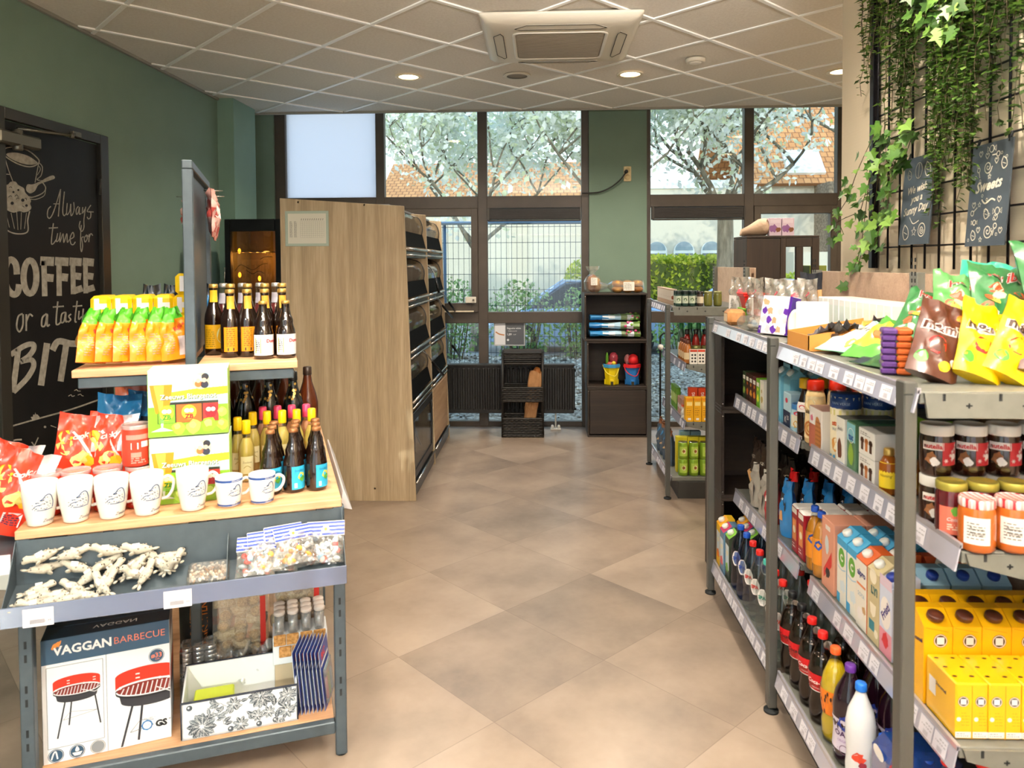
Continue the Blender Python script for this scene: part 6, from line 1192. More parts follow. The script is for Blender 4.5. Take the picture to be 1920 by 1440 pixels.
def shelving(name_label, yA, yB, levels, endnear, group=None, xback=1.316, top=1.555, posts=()):
    """levels: (rail x, deck z, rail z0, rail z1, y start)"""
    o = thing('shelf_unit', name_label, 'shelf unit', (xback, (yA+yB)/2, 0)); X, Y = xback, (yA+yB)/2
    def P(n, f):
        mb = MB(); f(mb); ob = mb.build(n, o, (-X, -Y, 0)); return ob
    P('back_board', lambda mb: mb.box(xback, yA+.001, .1, xback+.012, yB-.001, top, backw, .001))
    for k, (x, z, r0, r1, ys) in enumerate(levels):
        P('shelf_board', lambda mb: mb.box(x+.006, ys+.004, z-.028, xback-.002, yB-.004, z-.001, shm, .002)); P('price_rail', lambda mb: shelf_rail(mb, x, ys, yB-.012, r0, r1, k*7+int(yA*10)))
        for y in ((ys-.004, ys+.003), (yB-.006, yB-.0005)) if k < len(levels)-1 else ():
            def br(mb):
                if 1: mb.prism([(x+.012, y[0], z-.004), (xback-.004, y[0], z-.004), (xback-.004, y[0], z-.062-.03*(k > 0)), (x+.13, y[0], z-.058), (x+.02, y[0], z-.03 if k else z-.058)], (0, y[1]-y[0], 0), shm)
                if endnear and y[0] < ys:
                  for dx in (.1, .22, .34): mb.box(x+dx, ys-.0055, z-.032, x+dx+.013, ys-.0035, z-.029, slot); mb.box(x+dx+.005, ys-.0055, z-.036, x+dx+.008, ys-.0035, z-.025, slot)
                  for dx in (.05, .17): mb.box(x+dx, ys-.0055, z-.02, x+dx+.006, ys-.0035, z-.004, slot)
            P('bracket', br)
    x, z = levels[-1][0], levels[-1][1]; P('plinth', lambda mb: mb.box(x+.045, yA+.005, .0, xback, yB-.005, z-.03, shd, .002))
    def up(y):
        def f(mb):
            mb.box(xback-.026, y, .02, xback+.002, y+.058, top+.004, shm, .002)
            for kk in range(30): zz = 1.3+kk*.024-.4; mb.box(xback-.0275, y+.012, zz, xback-.025, y+.018, zz+.014, slot); mb.box(xback-.0275, y+.034, zz, xback-.025, y+.040, zz+.014, slot)
        return f
    for y in posts: P('back_upright', up(y))
    return o, P
def fpost(P, x, y, h=1.335):
    P('front_post', lambda mb: (mb.box(x, y, .02, x+.03, y+.042, h, postm, .003), mb.box(x-.001, y-.0008, h-.03, x+.018, y, h-.027, slot))); P('post_foot', lambda mb: mb.lathe([(.026, 0), (.026, .008), (.012, .012), (.012, .03)], slot, 16, Matrix.Translation((x+.015, y+.02, 0))))
L3 = lambda y: [(.82, 1.315, 1.268, 1.318, y), (.93, .95, .906, .966, y+.03), (.93, .505, .448, .506, y+.03), (.82, .16, .115, .168, y)]
s1, P1 = shelving('long grey shelf unit full of spread jars and yellow cartons', 1.645, 2.60, L3(1.645), True, posts=(1.66,)); fpost(P1, .795, 1.655); fpost(P1, .795, 2.61)
s2, P2 = shelving('grey shelf unit between the two inner posts, with tea and coffee packs', 2.601, 3.60, L3(2.668), False, posts=(2.603, 3.54)); fpost(P2, .795, 3.56)
# dark crates at the end of the shelves
for k, (z, h, t) in enumerate(((0, .452, 'dark wooden crate on the floor behind the end of the near shelves'), (.4525, .43, 'dark wooden crate, middle one of the stack behind the end of the near shelves'), (.883, .43, 'dark wooden crate, top one of the stack behind the end of the near shelves'))): crate('wooden_crate', t, (1.148, 3.79, z), .56, .35, h)
# ---------------------------------------------------------------- product makers
def pack(name, cat, w_, d_, h, faces, art=None, group=None, c=.0015):
    o = thing(name, '', cat); mb = MB(); mb.box(-w_/2, -d_/2, 0, w_/2, d_/2, h, faces if isinstance(faces, dict) else {'*': faces}, c)
    if art: art(mb, lambda k=1: (lambda x, y: (x, -d_/2-.0003*k, y)))
    mb.build('printed_box', o); return Kind(o, group)
def carton(name, cat, w_, d_, h, faces, art, capc, group, style='flat', cap_at=(0, -.012), top=None):
    o = thing(name, '', cat); mb = MB(); f = faces if isinstance(faces, dict) else {'*': faces}; tm = top or f['*']; hw, hd = w_/2, d_/2
    if style == 'flat':
        mb.box(-hw, -hd, 0, hw, hd, h, f, .0015); zc = h
    elif style == 'slant':
        mb.prism([(-hw, -hd, 0), (-hw, hd, 0), (-hw, hd, h), (-hw, hd*.1, h), (-hw, -hd, h*.87)], (w_, 0, 0), f['*']); zc = h*.935
        mb.prism([(-hw+.0005, -hd-.0004, h*.868), (-hw+.0005, hd*.1, h+.0006), (hw-.0005, hd*.1, h+.0006), (hw-.0005, -hd-.0004, h*.868)], (0, 0, .0004), tm)
    else:
        mb.box(-hw, -hd, 0, hw, hd, h*.8, f, .0015); mb.prism([(-hw, -hd, h*.8), (-hw, hd, h*.8), (-hw, 0, h*.95)], (w_, 0, 0), tm, side=tm); mb.box(-hw, -.0015, h*.94, hw, .0015, h, tm); zc = h*.87
    if art: art(mb, lambda k=1: (lambda x, y: (x, -hd-.0003*k, y)))
    mb.build('printed_carton', o)
    if capc:
        q = MB(); T = Matrix.Translation((cap_at[0], (-hd*.45 if style != 'flat' else cap_at[1]), zc-.001)) @ (Matrix.Rotation({'flat': 0, 'slant': .42, 'gable': .75}[style], 4, 'X')); q.lathe([(.014, 0), (.0155, .002), (.0155, .013), (.013, .016)], mat(capc, .4), 16, T); q.build('screw_cap', o)
    return Kind(o, group)
pet = [(.030, .004), (.034, 0), (.041, .012), (.0425, .05), (.039, .085), (.0425, .12), (.0425, .17), (.036, .205), (.018, .245), (.0135, .258), (.0135, .266)]
contour = [(.029, .004), (.034, 0), (.039, .02), (.0405, .06), (.036, .085), (.0365, .1), (.042, .125), (.0425, .165), (.036, .2), (.0195, .24), (.0135, .256), (.0135, .266)]
petg = clear_mat('pet', '#f2f6f6', .07, .03)
def petb(name, cat, prof, body, cap, label, art, liquid, group): K = bottle(name, cat, prof, body, (.0150, .262, .283, mat(cap, .35)), label, art, liquid, n=22); K.group = group; return K
def T_(mb, fn, s, x, y, m, **k): mb.text(s, lambda a, b: fn(x+a, y+b), m, **k)
def jar(name, cat, r_, h, body, lidm, lid_h, label, art, group, fill=None, hexa=False):
    o = thing(name, '', cat); n = 24; prof = [(r_*.86, 0), (r_*.98, .006), (r_, .02), (r_, h*.72), (r_*.93, h*.84), (r_*.86, h*.88), (r_*.86, h-lid_h*.6)]; q = MB(); q.lathe(prof, body, n); q.build('jar_body', o); rf = profr(prof)
    if fill: q = MB(); q.lathe([(r_*.8, .004), (r_*.93, .02), (r_*.93, h*.7), (r_*.84, h*.82)], fill, n); q.build('filling', o)
    q = MB(); q.lathe([(r_*.94, h-lid_h), (r_*.97, h-lid_h+.002), (r_*.97, h-.003), (r_*.92, h), (r_*.85, h), (r_*.83, h-.0015), (.001, h-.0015)], lidm, 28, caps=False); q.build('lid', o)
    for j, (z0, z1, ha, m, a0) in enumerate(label or []):
        q = MB(); patch(q, m, lambda x, y: cyl(rf, a0)(x, y), -ha*r_, z0, ha*r_, z1, 14, 2)
        if art and not j: art(q, lambda a0, k=1: cyl(rf, a0, .0006*(k+1)))
        q.build('back_label' if j else 'paper_label', o)
    return Kind(o, group)
TOPZ, Z2, Z3, Z0 = 1.316, .951, .506, .161
# ---------------------------------------------------------------- bottom shelf: drinks
jy, jg, jp = mat('#f0b91a', .4), mat('#7ab82d', .4), mat('#c2265a', .4)
def juice(c, topc, group, fr):
    def art(mb, f): rect(mb, mat('#cfe0ea', .4), f(1), -.03, .05, .03, .16); blob(mb, mat(fr, .4), f(2), .0, .055, .022, 3); blob(mb, mat('#e8e2c0', .4), f(2), .0, .12, .014, 5); dots(mb, whl, f(2), -.025, .14, .025, .155, 2, .005, .9, 1)
    return carton('juice_carton', 'juice', .07, .07, .225, {'*': mat(c, .4)}, art, '#ece9e2', group, 'slant', top=mat(topc, .4))
for c, tc, fr, gname, spots in (('#f0c02a', '#f2a81a', '#e87a1a', 'yellow', ((.87, 3.53), (.965, 3.53))), ('#5d7f9a', '#c2265a', '#d9555a', 'pink topped', ((.865, 3.44), (.96, 3.44))), ('#2f3a2e', '#7ab82d', '#6aa53a', 'green topped', ((.87, 3.36), (.965, 3.36)))):
    K = juice(c, tc, gname+' juice cartons on the lowest shelf', fr)
    for i, (x, y) in enumerate(spots): K.place((x, y, Z0), RZ, '%s juice carton at the window end of the lowest shelf, %s row' % (gname, ('front', 'second')[i]))
wblue = clear_mat('blue_pet', '#9db4dc', .07, .03)
def artspa(c):
    def a(mb, f): blob(mb, whl, f(0, 1), 0, .145, .02, 4, 16, .06, .034); mb.text('SPA', lambda x, y: f(0, 2)(-y*0+x, y+.145), mat(c, .4), w=.032, bold=.04)
    return a
Kb = petb('water_bottle', 'water bottle', pet, wblue, '#1f56c2', None, artspa('#2a4fa8'), None, 'blue capped water bottles'); Kr = petb('water_bottle', 'water bottle', pet, petg, '#d9251f', None, artspa('#c9302a'), None, 'red capped water bottles'); Kg = petb('water_bottle', 'water bottle', pet, petg, '#49b3a6', None, artspa('#2f8f7a'), None, 'green capped water bottles')
for K, y, t in ((Kb, 3.27, 'blue capped'), (Kb, 3.175, 'second blue capped'), (Kr, 3.08, 'red capped'), (Kr, 2.985, 'second red capped'), (Kg, 2.89, 'green capped')):
    K.place((.872, y, Z0), RB, '%s water bottle in front on the lowest shelf beside the juice' % t); K.place((.968, y, Z0), RB, '%s water bottle in the second row of the lowest shelf' % t)
Kr.place((.872, 2.79, Z0), RB, 'red capped water bottle on the lowest shelf directly behind the middle post'); Kr.place((.968, 2.80, Z0), RB, 'red capped water bottle in the second row behind the middle post'); Kr.place((.872, 2.70, Z0), RB, 'red capped water bottle standing next to the cola with black caps')
for i, y in enumerate((2.70, 2.60, 2.50)): Kr.place((.975, y, Z0), RB, 'red capped water bottle in the row behind the cola, %s from the middle post' % ORD[i])
cola = mat('#120703', .1, spec=.6, alpha=1); cred = mat('#c4121c', .35); colab = clear_mat('cola_pet', '#e8e0da', .035, .03)
def artc(zero):
    def a(mb, f):
        mb.text('Coca-Cola', lambda x, y: f(.1, 2)(x, y+.137), mat('#14100f', .4) if zero else whl, w=.075, shear=.3, bold=.02)
        if not zero: mb.text('ORIGINAL TASTE', lambda x, y: f(.1, 2)(x, y+.118), whl, w=.05)
        patch(mb, whl, lambda x, y: f(0, 1)(x, y), -.09, .105, .09, .108, 20)
    return a
Kz = petb('cola_bottle', 'cola bottle', contour, colab, '#121214', [(.105, .16, 2.2, cred, 0)], artc(True), (.225, cola), 'cola bottles with black caps'); Kc = petb('cola_bottle', 'cola bottle', contour, colab, '#d9201c', [(.105, .16, 2.2, cred, 0)], artc(False), (.215, cola), 'cola bottles with red caps')
Kz.place((.875, 2.607, Z0), RB, 'cola bottle with black cap, the one nearer the middle post'); Kz.place((.875, 2.512, Z0), RB, 'cola bottle with black cap, next to the red capped cola'); Kc.place((.875, 2.418, Z0), RB, 'cola bottle with red cap, next to the black capped cola'); Kc.place((.875, 2.325, Z0), RB, 'cola bottle with red cap, next to the orange drink')
for i, y in enumerate((2.40, 2.305)): Kc.place((.972, y, Z0), RB, 'cola bottle with red cap in the second row, the one %s the middle post' % ('nearer', 'farther from')[i])
def arto2(mb, f):
    r = random.Random(3)
    for k in range(18): disc(mb, mat('#3a1c10', .4), f(r.uniform(-1.4, 1.4), 1), 0, r.uniform(.09, .155), .003, .007, 8)
Ko = petb('orange_drink_bottle', 'soft drink', contour, petg, '#f2622a', [(.085, .16, 2.4, mat('#ef7f1c', .35), 0)], arto2, (.235, mat('#d9b51f', .15)), 'orange drink'); Ko.place((.878, 2.232, Z0), RB, 'yellow drink bottle with orange label and orange cap between cola and cassis')
def artk(mb, f): mb.text('OASIS', lambda x, y: f(0, 2)(x, y+.095), mat('#4a2a5a', .4), w=.06, bold=.03); mb.text('ORIGINAL', lambda x, y: f(0, 2)(x, y+.075), mat('#8a5aa5', .4), w=.04); blob(mb, mat('#23378f', .4), f(0, 1), 0, .128, .02, 4); ring(mb, mat('#6b4a6a', .4), f(0, 2), .0, .052, .012, .002)
Kk = petb('cassis_bottle', 'soft drink', [(r_*1.1, z) for r_, z in pet], mat('#1d0a16', .08, spec=.6, coat=.4), '#5a2a86', [(.045, .135, 1.3, mat('#d9cfe2', .4), 0)], artk, None, 'cassis bottles'); Kk.place((.882, 2.135, Z0), RB, 'dark cassis bottle with purple cap in front'); Kk.place((.99, 2.20, Z0), RB, 'dark cassis bottle with purple cap in the second row'); Kk.place((.99, 2.09, Z0), RB, 'dark cassis bottle with purple cap in the second row at the open shelf end')
def artm(mb, f): blob(mb, mat('#d9482f', .4), f(.2, 1), .0, .09, .016, 2); blob(mb, mat('#8a2a3a', .4), f(.2, 2), .01, .07, .01, 5); mb.text('0%', lambda x, y: f(.2, 2)(x, y+.04), mat('#3a9ad0', .4), w=.026, bold=.03)
Kw = petb('yoghurt_drink_bottle', 'yoghurt drink', [(r_*.92, z) for r_, z in pet], mat('#e9ebee', .35), '#1f6fd0', None, artm, None, 'yoghurt drink'); Kw.place((.872, 2.04, Z0), RB, 'white yoghurt drink bottle with blue cap on the lowest shelf')
# shrink-wrapped water
o = thing('bottle_multipack', 'blue shrink wrapped pack of small water bottles on the lowest shelf', 'water bottles', (.935, 1.915, Z0)); mb = MB(); bw = mat('#1c4a9f', .2, coat=.4); mb.box(-.07, -.07, .0, .12, .07, .2, clear_mat('blue_wrap', '#3f6fc0', .16, .06, .55, '#1f4fa5'), .03); blob(mb, whl, lambda x, y: (-.0712, x, y), 0, .17, .03, 3, 16, .06, .016); mb.build('wrap', o)
for i in range(3):
    for j in range(2): q = MB(); q.lathe([(.025, .0), (.03, .01), (.03, .12), (.012, .16)], mat('#e1e6f0', .4), 14, Matrix.Translation((-.035+j*.065+0, -.045+i*.045*1.0, .004))); b_ = q.build('bottle', o); q = MB(); q.lathe([(.014, .16), (.0145, .182)], mat('#1f56c2', .4), 12, Matrix.Translation((-.035+j*.065, -.045+i*.045, .004))); q.build('cap', b_)
Ks_ = petb('syrup_bottle', 'syrup bottle', [(r_*.8, z) for r_, z in pet], petg, '#e0241c', [(.04, .12, 2, mat('#d03a44', .4), 0)], lambda mb, f: blob(mb, whl, f(0, 1), 0, .09, .018, 3), (.2, mat('#c9202c', .2)), 'red syrup bottles on the lowest shelf')
for i, (x, y) in enumerate(((.868, 1.80), (.945, 1.74), (1.02, 1.73), (1.095, 1.73), (1.17, 1.73))): Ks_.place((x, y, Z0), (0, 0, RZ*.5), 'red syrup bottle by the near post on the lowest shelf, %s from the aisle' % ORD[i])
# ---------------------------------------------------------------- third shelf
def fbag(name, cat, w_, h, d_, base, topc, art, group, seed=2, neck=.85): return foilpack(name, cat, w_, h, d_, base, topc, art or (lambda mb, fn: None), group, seed, neck)
chocb = mat('#2c211b', .3, coat=.3); X3 = 1.0
K = fbag('biscuit_bag', 'biscuits', .13, .28, .07, chocb, mat('#241a15', .3), lambda mb, fn: (mb.text('CHOCOLADE', lambda x, y: fn(x, y+.2), mat('#d9cbb8', .5), w=.09), blob(mb, mat('#b58a5a', .5), fn, -.02, .09, .035, 3), blob(mb, mat('#8a5f38', .5), fn, .03, .06, .025, 5)), 'brown biscuit bags', 3)
K.place((1.0, 3.46, Z3), RZ, 'dark brown biscuit bag at the window end of the coffee shelf'); K.place((1.0, 3.33, Z3), RZ+.1, 'dark brown biscuit bag second from the window end of the coffee shelf')
K = fbag('nut_bag', 'nuts', .10, .19, .06, mat('#b9b3ab', .25, .4), mat('#cfcac2', .25, .4), lambda mb, fn: rect(mb, mat('#4a3426', .4), fn, -.03, .03, .03, .1), 'silver bags', 5)
K.place((.965, 3.335, Z3), (0, R(-8), RZ), 'silver grey nut bag in front of the brown biscuit bags'); K.place((.965, 3.22, Z3), (0, R(5), RZ), 'second silver grey nut bag leaning by the red bag')
K = fbag('sweets_bag', 'sweets', .10, .2, .06, mat('#b02c34', .35), mat('#d9737c', .35), lambda mb, fn: blob(mb, whl, fn, 0, .1, .02, 3), 'red bag', 7); K.place((.97, 3.14, Z3), RZ, 'dusty red sweets bag behind the middle post on the coffee shelf')
K = fbag('coffee_bag', 'coffee', .085, .26, .065, mat('#1d1512', .3, coat=.3), mat('#15110f', .3), lambda mb, fn: (mb.text('Espresso', lambda x, y: fn(x, y+.19), mat('#d8c8a8', .5), w=.055, shear=.3), ring(mb, mat('#c9b48a', .5), fn, 0, .1, .02, .003)), 'black coffee bags', 8, 1.0)
for i, (x, y) in enumerate(((1.06, 3.27), (1.13, 3.27), (1.20, 3.27), (1.06, 3.175), (1.13, 3.175), (1.20, 3.175))): K.place((x, y, Z3), RZ+rnd.uniform(-.1, .1), 'black coffee bag in the %s row, %s from the aisle' % (('far', 'near')[i//3], ORD[i % 3]))
K = fbag('coffee_bag', 'coffee', .08, .235, .06, mat('#20191a', .3), mat('#c4161c', .3, coat=.4), lambda mb, fn: rect(mb, whl, fn, -.02, .16, .02, .18), 'red topped coffee bags', 9, 1.0)
for i, (x, y) in enumerate(((1.04, 3.08), (1.12, 3.08), (1.2, 3.08))): K.place((x, y, Z3), RZ, 'black coffee bag with red top, %s from the aisle' % ORD[i])
K = fbag('coffee_bag', 'coffee', .085, .225, .065, mat('#2f80c4', .28, coat=.4), mat('#2a78bb', .28, coat=.4), lambda mb, fn: (rect(mb, mat('#26252b', .4), fn, -.025, .1, .025, .17), rect(mb, mat('#d9a06a', .4), fn, -.012, .06, .012, .1), mb.text('CAFE', lambda x, y: fn(x, y+.15), whl, w=.035)), 'blue coffee bags on the third shelf', 11, 1.0)
for i, (x, y) in enumerate(((.985, 2.985), (1.06, 2.975), (1.135, 2.965), (1.21, 2.955))): K.place((x, y, Z3), RZ, 'bright blue coffee bag with folded top, %s from the aisle' % ORD[i])
whr = mat('#8f1722', .4)
def artcm(mb, f): rect(mb, mat('#e9e2d6', .4), f(1), -.026, .15, .026, .17); rect(mb, mat('#d98a4a', .4), f(1), -.02, .05, .02, .13); disc(mb, mat('#f0e2c2', .4), f(2), 0, .09, .014); dots(mb, whl, f(2), -.02, .02, .02, .04, 2, .004)
K = pack('coffee_pack', 'coffee', .062, .08, .18, {'*': whr, '+z': mat('#d9d4cf', .4)}, artcm, 'white and red coffee packs', .006)
for j in range(4):
    for i in range(2): K.place((.985+.084*j, 2.80-.070*i, Z3), RZ, 'red coffee pack with white top, %s column, %s from the aisle' % (('far', 'near')[i], ORD[j]))
Kd = petb('ice_tea_bottle', 'soft drink', [(r_*.72, z*.8) for r_, z in pet], petg, '#1f4fb8', [(.05, .14, 2, mat('#e8922a', .4), 0)], lambda mb, f: blob(mb, mat('#2a4fa0', .4), f(0, 1), 0, .12, .015, 4), (.19, mat('#d98a1f', .2)), 'orange bottles with blue caps')
for c in Kd.root.children:
    if c.name.startswith('cap'): c.location.z = -.053; c.scale = (.9, .9, 1)
Kd.place((.965, 2.645, Z3), RB, 'small orange bottle with blue cap beside the red coffee packs'); Kd.place((.965, 2.582, Z3), RB, 'small orange bottle with blue cap beside the pink box')
def artp(mb, f): mb.poly([f(1)(*q) for q in ((-.034, .03), (.034, .09), (.034, .14), (-.034, .06))], mat('#cf2f2a', .4)); blob(mb, mat('#cfd5d8', .4), f(2), -.006, .15, .017, 4, 10, .15, .03); blob(mb, mat('#2a2a2e', .4), f(2), .0, .055, .018, 5); rect(mb, mat('#e9ded6', .4), f(1), -.02, .2, .02, .215)
K = pack('frother_box', 'kitchen gadget', .105, .10, .235, mat('#dc9a80', .45), artp, 'salmon pink boxes')
for j in range(3): K.place((.998+.104*j, 2.482, Z3), RZ, 'salmon pink box beside the milk cartons, %s from the aisle' % ORD[j])
def artcamp(mb, f): rect(mb, mat('#ece9df', .4), f(1), -.036, .0, .036, .185); disc(mb, mat('#5fa535', .4), f(2), .0, .15, .024, .03); mb.text('C', lambda x, y: f(3)(x, y+.15), whl, w=.022, bold=.05); mb.stroke([(-.03, .115), (0, .11), (.03, .118)], .003, mat('#9cc4dd', .4), f(2)); rect(mb, mat('#3f9fd0', .4), f(2), -.036, .0, -.012, .03); blob(mb, mat('#d8e4ea', .4), f(2), .01, .06, .02, 3)
K = carton('milk_carton', 'milk', .074, .075, .24, {'*': mat('#3f9fd0', .35)}, artcamp, '#eeeeea', 'milk cartons with green circles', 'slant', top=mat('#4aa8d8', .35))
for i, y in enumerate((2.378, 2.30)):
    for j in range(3): K.place((.99+.08*j, y, Z3), RZ, 'milk carton with green circle, %s column from the pink box, %s from the aisle' % (ORD[i], ORD[j]))
def artal(mb, f): rect(mb, mat('#ece7dc', .4), f(1), -.036, .0, .036, .2); mb.text('alpro', lambda x, y: f(2)(x, y+.165), mat('#2a2f7a', .4), w=.055, bold=.04); rect(mb, mat('#d97a4a', .4), f(2), -.03, .125, .03, .132); mb.text('SOYA', lambda x, y: f(2)(x, y+.1), mat('#7aa8c4', .4), w=.045); blob(mb, mat('#c9a070', .4), f(2), .02, .06, .012, 3); blob(mb, whl, f(2), -.008, .04, .02, 5)
K = carton('milk_carton', 'milk', .074, .075, .235, {'*': mat('#d9622a', .35)}, artal, '#eeeeea', 'plant milk cartons with orange tops', 'slant', top=mat('#d9622a', .35))
for j in range(2): K.place((.985+.08*j, 2.221, Z3), RZ, 'plant milk carton with orange top, %s from the aisle' % ORD[j])
def artoat(mb, f): disc(mb, mat('#efe6cf', .4), f(1), 0, .19, .022); mb.text('LY!', lambda x, y: f(2)(x+.008, y+.15), mat('#3a6a6a', .4), w=.04, bold=.05); mb.poly([f(1)(*q) for q in ((-.02, .11), (.02, .11), (.015, .08), (0, .07), (-.015, .08))], mat('#efe6cf', .4)); rect(mb, mat('#2f7f8f', .4), f(1), -.025, .03, .01, .06); disc(mb, mat('#efe6cf', .4), f(1), .02, .03, .012)
K = carton('milk_carton', 'milk', .074, .075, .235, {'*': mat('#c9b98f', .4)}, artoat, '#eeeeea', 'beige oat drink cartons', 'slant', top=mat('#c9b98f', .4))
K.place((.985, 2.143, Z3), RZ, 'beige oat drink carton between the orange topped and the pink one')
def artfr(mb, f): rect(mb, mat('#d98fa0', .4), f(1), -.036, .0, .036, .07); disc(mb, whl, f(2), 0, .12, .03, .045); mb.text('Fristi', lambda x, y: f(3)(x, y+.125), mat('#3a2f7f', .4), w=.06, bold=.04, rot=.9); blob(mb, mat('#c9303a', .4), f(3), .0, .045, .02, 4); rect(mb, mat('#d9c2d4', .4), f(1), -.036, .19, .036, .22)
K = carton('yoghurt_drink_carton', 'yoghurt drink', .074, .075, .23, {'*': mat('#cfd6ea', .4)}, artfr, '#2a3a8f', 'pink yoghurt drink cartons', 'slant', top=mat('#c4d0e6', .4))
K.place((.985, 2.065, Z3), RZ, 'pink and white yoghurt drink carton directly behind the near post')
# near end of the third shelf: yellow cartons (faces turned to the camera)
yb = mat('#f2b50c', .35, coat=.2); brn = mat('#3a2318', .4)
def artcho(mb, f):
    mb.text('Chocomel', lambda x, y: (-.0351, -x, y+.15), mat('#3a2f5a', .4), w=.06, bold=.04, rot=.15)
    disc(mb, brn, f(1), .006, .158, .017); ring(mb, mat('#f3e9dc', .4), f(2), .006, .158, .0147, .002); rect(mb, mat('#dfe3ea', .4), f(3), -.003, .149, .015, .167); mb.stroke([(-.03, .19), (.025, .18)], .0015, mat('#c98f0a', .4), f(1), smooth=False)
K = carton('chocolate_milk_carton', 'chocolate milk', .069, .072, .222, {'*': yb}, artcho, '#4a2416', 'large yellow chocolate milk cartons', 'slant', top=yb)
for c in K.root.children:
    if c.name.startswith('screw_cap'): c.scale = (1.25, 1.25, 1); c.location.y = .003; c.location.z = .0
for j in range(2):
    for i in range(5): K.place((.972+.0705*i, 1.877+.075*j, Z3), 0, 'large yellow chocolate milk carton, %s row, %s from the near post' % (('front', 'rear')[j], ORD[i]))
def artsm(mb, f):
    for x in (-.0195, .0195):
        disc(mb, brn, f(1), x, .088, .0125); ring(mb, mat('#f3e9dc', .4), f(2), x, .088, .0108, .0016); rect(mb, mat('#dfe3ea', .4), f(3), x-.0065, .0815, x+.0065, .0945); disc(mb, whl, f(1), x-.01, .047, .005); dots(mb, mat('#d99f10', .4), f(1), x-.004, .03, x+.016, .065, 5, .002, .9, 2, .006); rect(mb, whl, f(1), x-.0175, .004, x+.0175, .018); dots(mb, mat('#9aa0a8', .4), f(2), x-.015, .006, x+.015, .016, 2, .002, .9, 4, .005)
    mb.stroke([(0, 0), (0, .125)], .0015, mat('#c98a08', .4), f(1), smooth=False)
    for k in range(3):
        for x in (-.0195, .0195): disc(mb, brn, lambda a, b: (a, b, .1306), x-.004, -.035+k*.04, .006, .004, 8)
    mb.text('Chocomel', lambda x, y: (-.037, -x, y+.085), mat('#3a2f5a', .4), w=.05, bold=.03); rect(mb, whl, lambda x, y: (-.0371, x, y), .02, .05, .05, .09)
K = pack('chocolate_milk_multipack', 'chocolate milk', .073, .13, .130, {'*': mat('#f4bb14', .3, coat=.3)}, artsm, 'yellow multipacks of small chocolate milk cartons', .003)
for i in range(5): K.place((.977+.0745*i, 1.768, Z3), 0, 'yellow multipack of small chocolate milk cartons, %s from the near post' % ORD[i])
def artlb(mb, f): disc(mb, mat('#8fb4d0', .4), f(1), .012, .05, .016); rect(mb, mat('#d9e4ec', .4), f(1), -.03, .08, .03, .13)
K = carton('milk_carton', 'milk', .078, .075, .235, {'*': mat('#8fbcd6', .4)}, artlb, '#1c3a8f', 'light blue milk cartons behind the yellow ones', 'slant', top=mat('#9cc6dc', .4))
for i in range(3): K.place((1.075+.083*i, 2.09, Z3), 0, 'light blue milk carton with navy cap, %s from the aisle' % ORD[i])
K = carton('soya_carton', 'soya drink', .075, .075, .23, {'*': mat('#d65a30', .4)}, lambda mb, f: blob(mb, whl, f(1), 0, .1, .025, 3), '#eeeeea', 'orange soya drink cartons behind', 'slant', top=mat('#d9623a', .4))
for i in range(2): K.place((1.15+.08*i, 2.185, Z3), 0, 'orange soya drink carton far back above the light blue cartons, %s from the aisle' % ORD[i])
# ---------------------------------------------------------------- second shelf
tea = (('#2f3f26', '#8fb04a'), ('#3a2418', '#c4622a'), ('#4a2a1c', '#d99a3a'), ('#5a2420', '#d9822a'), ('#6fae2a', '#e8e23a'), ('#ded9cc', '#b09a5a'))
for i, (c, c2) in enumerate(tea):
    def artt(mb, f, c2=c2): blob(mb, mat(c2, .4), f(1), .0, .05, .016, i); rect(mb, mat('#e6dfd2', .4), f(1), -.019, .1, .019, .118); disc(mb, mat(c2, .4), f(2), 0, .088, .008)
    K = pack('tea_box', 'tea', .052, .14, .135, {'*': mat(c, .4)}, artt, 'tea boxes')
    K.place((1.02, 3.515-.0555*i, Z2), RZ, 'tea box, %s, %s from the window end' % (('dark green', 'dark brown', 'brown and gold', 'dark red', 'bright green', 'cream')[i], ORD[i]))
lbl = mat('#7fc0d8', .35)
def artcream(mb, f): blob(mb, mat('#c9455a', .4), f(1), 0, .12, .018, 3, 12, .1, .011); rect(mb, mat('#5fa8c8', .4), f(1), -.036, .0, .036, .03); dots(mb, whl, f(1), -.025, .05, .025, .09, 3, .006)
K = carton('cream_carton', 'cream', .075, .075, .235, {'*': lbl}, artcream, '#f0eeea', 'light blue gabled cartons', 'gable', top=mat('#86c6dc', .35))
for i, (x, y) in enumerate(((.995, 3.05), (1.005, 2.965), (1.08, 3.05), (1.085, 2.965))): K.place((x, y, Z2), RZ, 'light blue gabled carton, %s from the aisle, the one %s the middle post' % (ORD[i//2], ('behind', 'beside')[i % 2]))
def artnv(mb, f): rect(mb, mat('#1f2a48', .4), f(1), -.04, .0, .04, .075); blob(mb, mat('#c9455a', .4), f(2), 0, .115, .014, 3, 12, .1, .01); mb.text('K', lambda x, y: f(2)(x-.012, y+.04), whl, w=.02); mb.text('25', lambda x, y: f(2)(x+.014, y+.05), whl, w=.02)
K = pack('rusk_pack', 'rusks', .08, .06, .145, {'*': mat('#b5d6e6', .4)}, artnv, 'rusks', .003); K.place((.972, 2.885, Z2), RZ, 'pale blue and navy pack directly beside the middle post')
K = jar('instant_tin', 'dessert powder', .03, .115, mat('#a9d2e4', .4), mat('#3f7fc0', .4), .02, [(.03, .075, 1.2, mat('#e8e2d2', .4), 0)], lambda mb, f: (blob(mb, mat('#c9455a', .4), f(0, 1), 0, .082, .012, 3, 12, .1, .007), blob(mb, mat('#d9a84a', .4), f(0, 1), 0, .04, .014, 5)), 'pale blue tins')
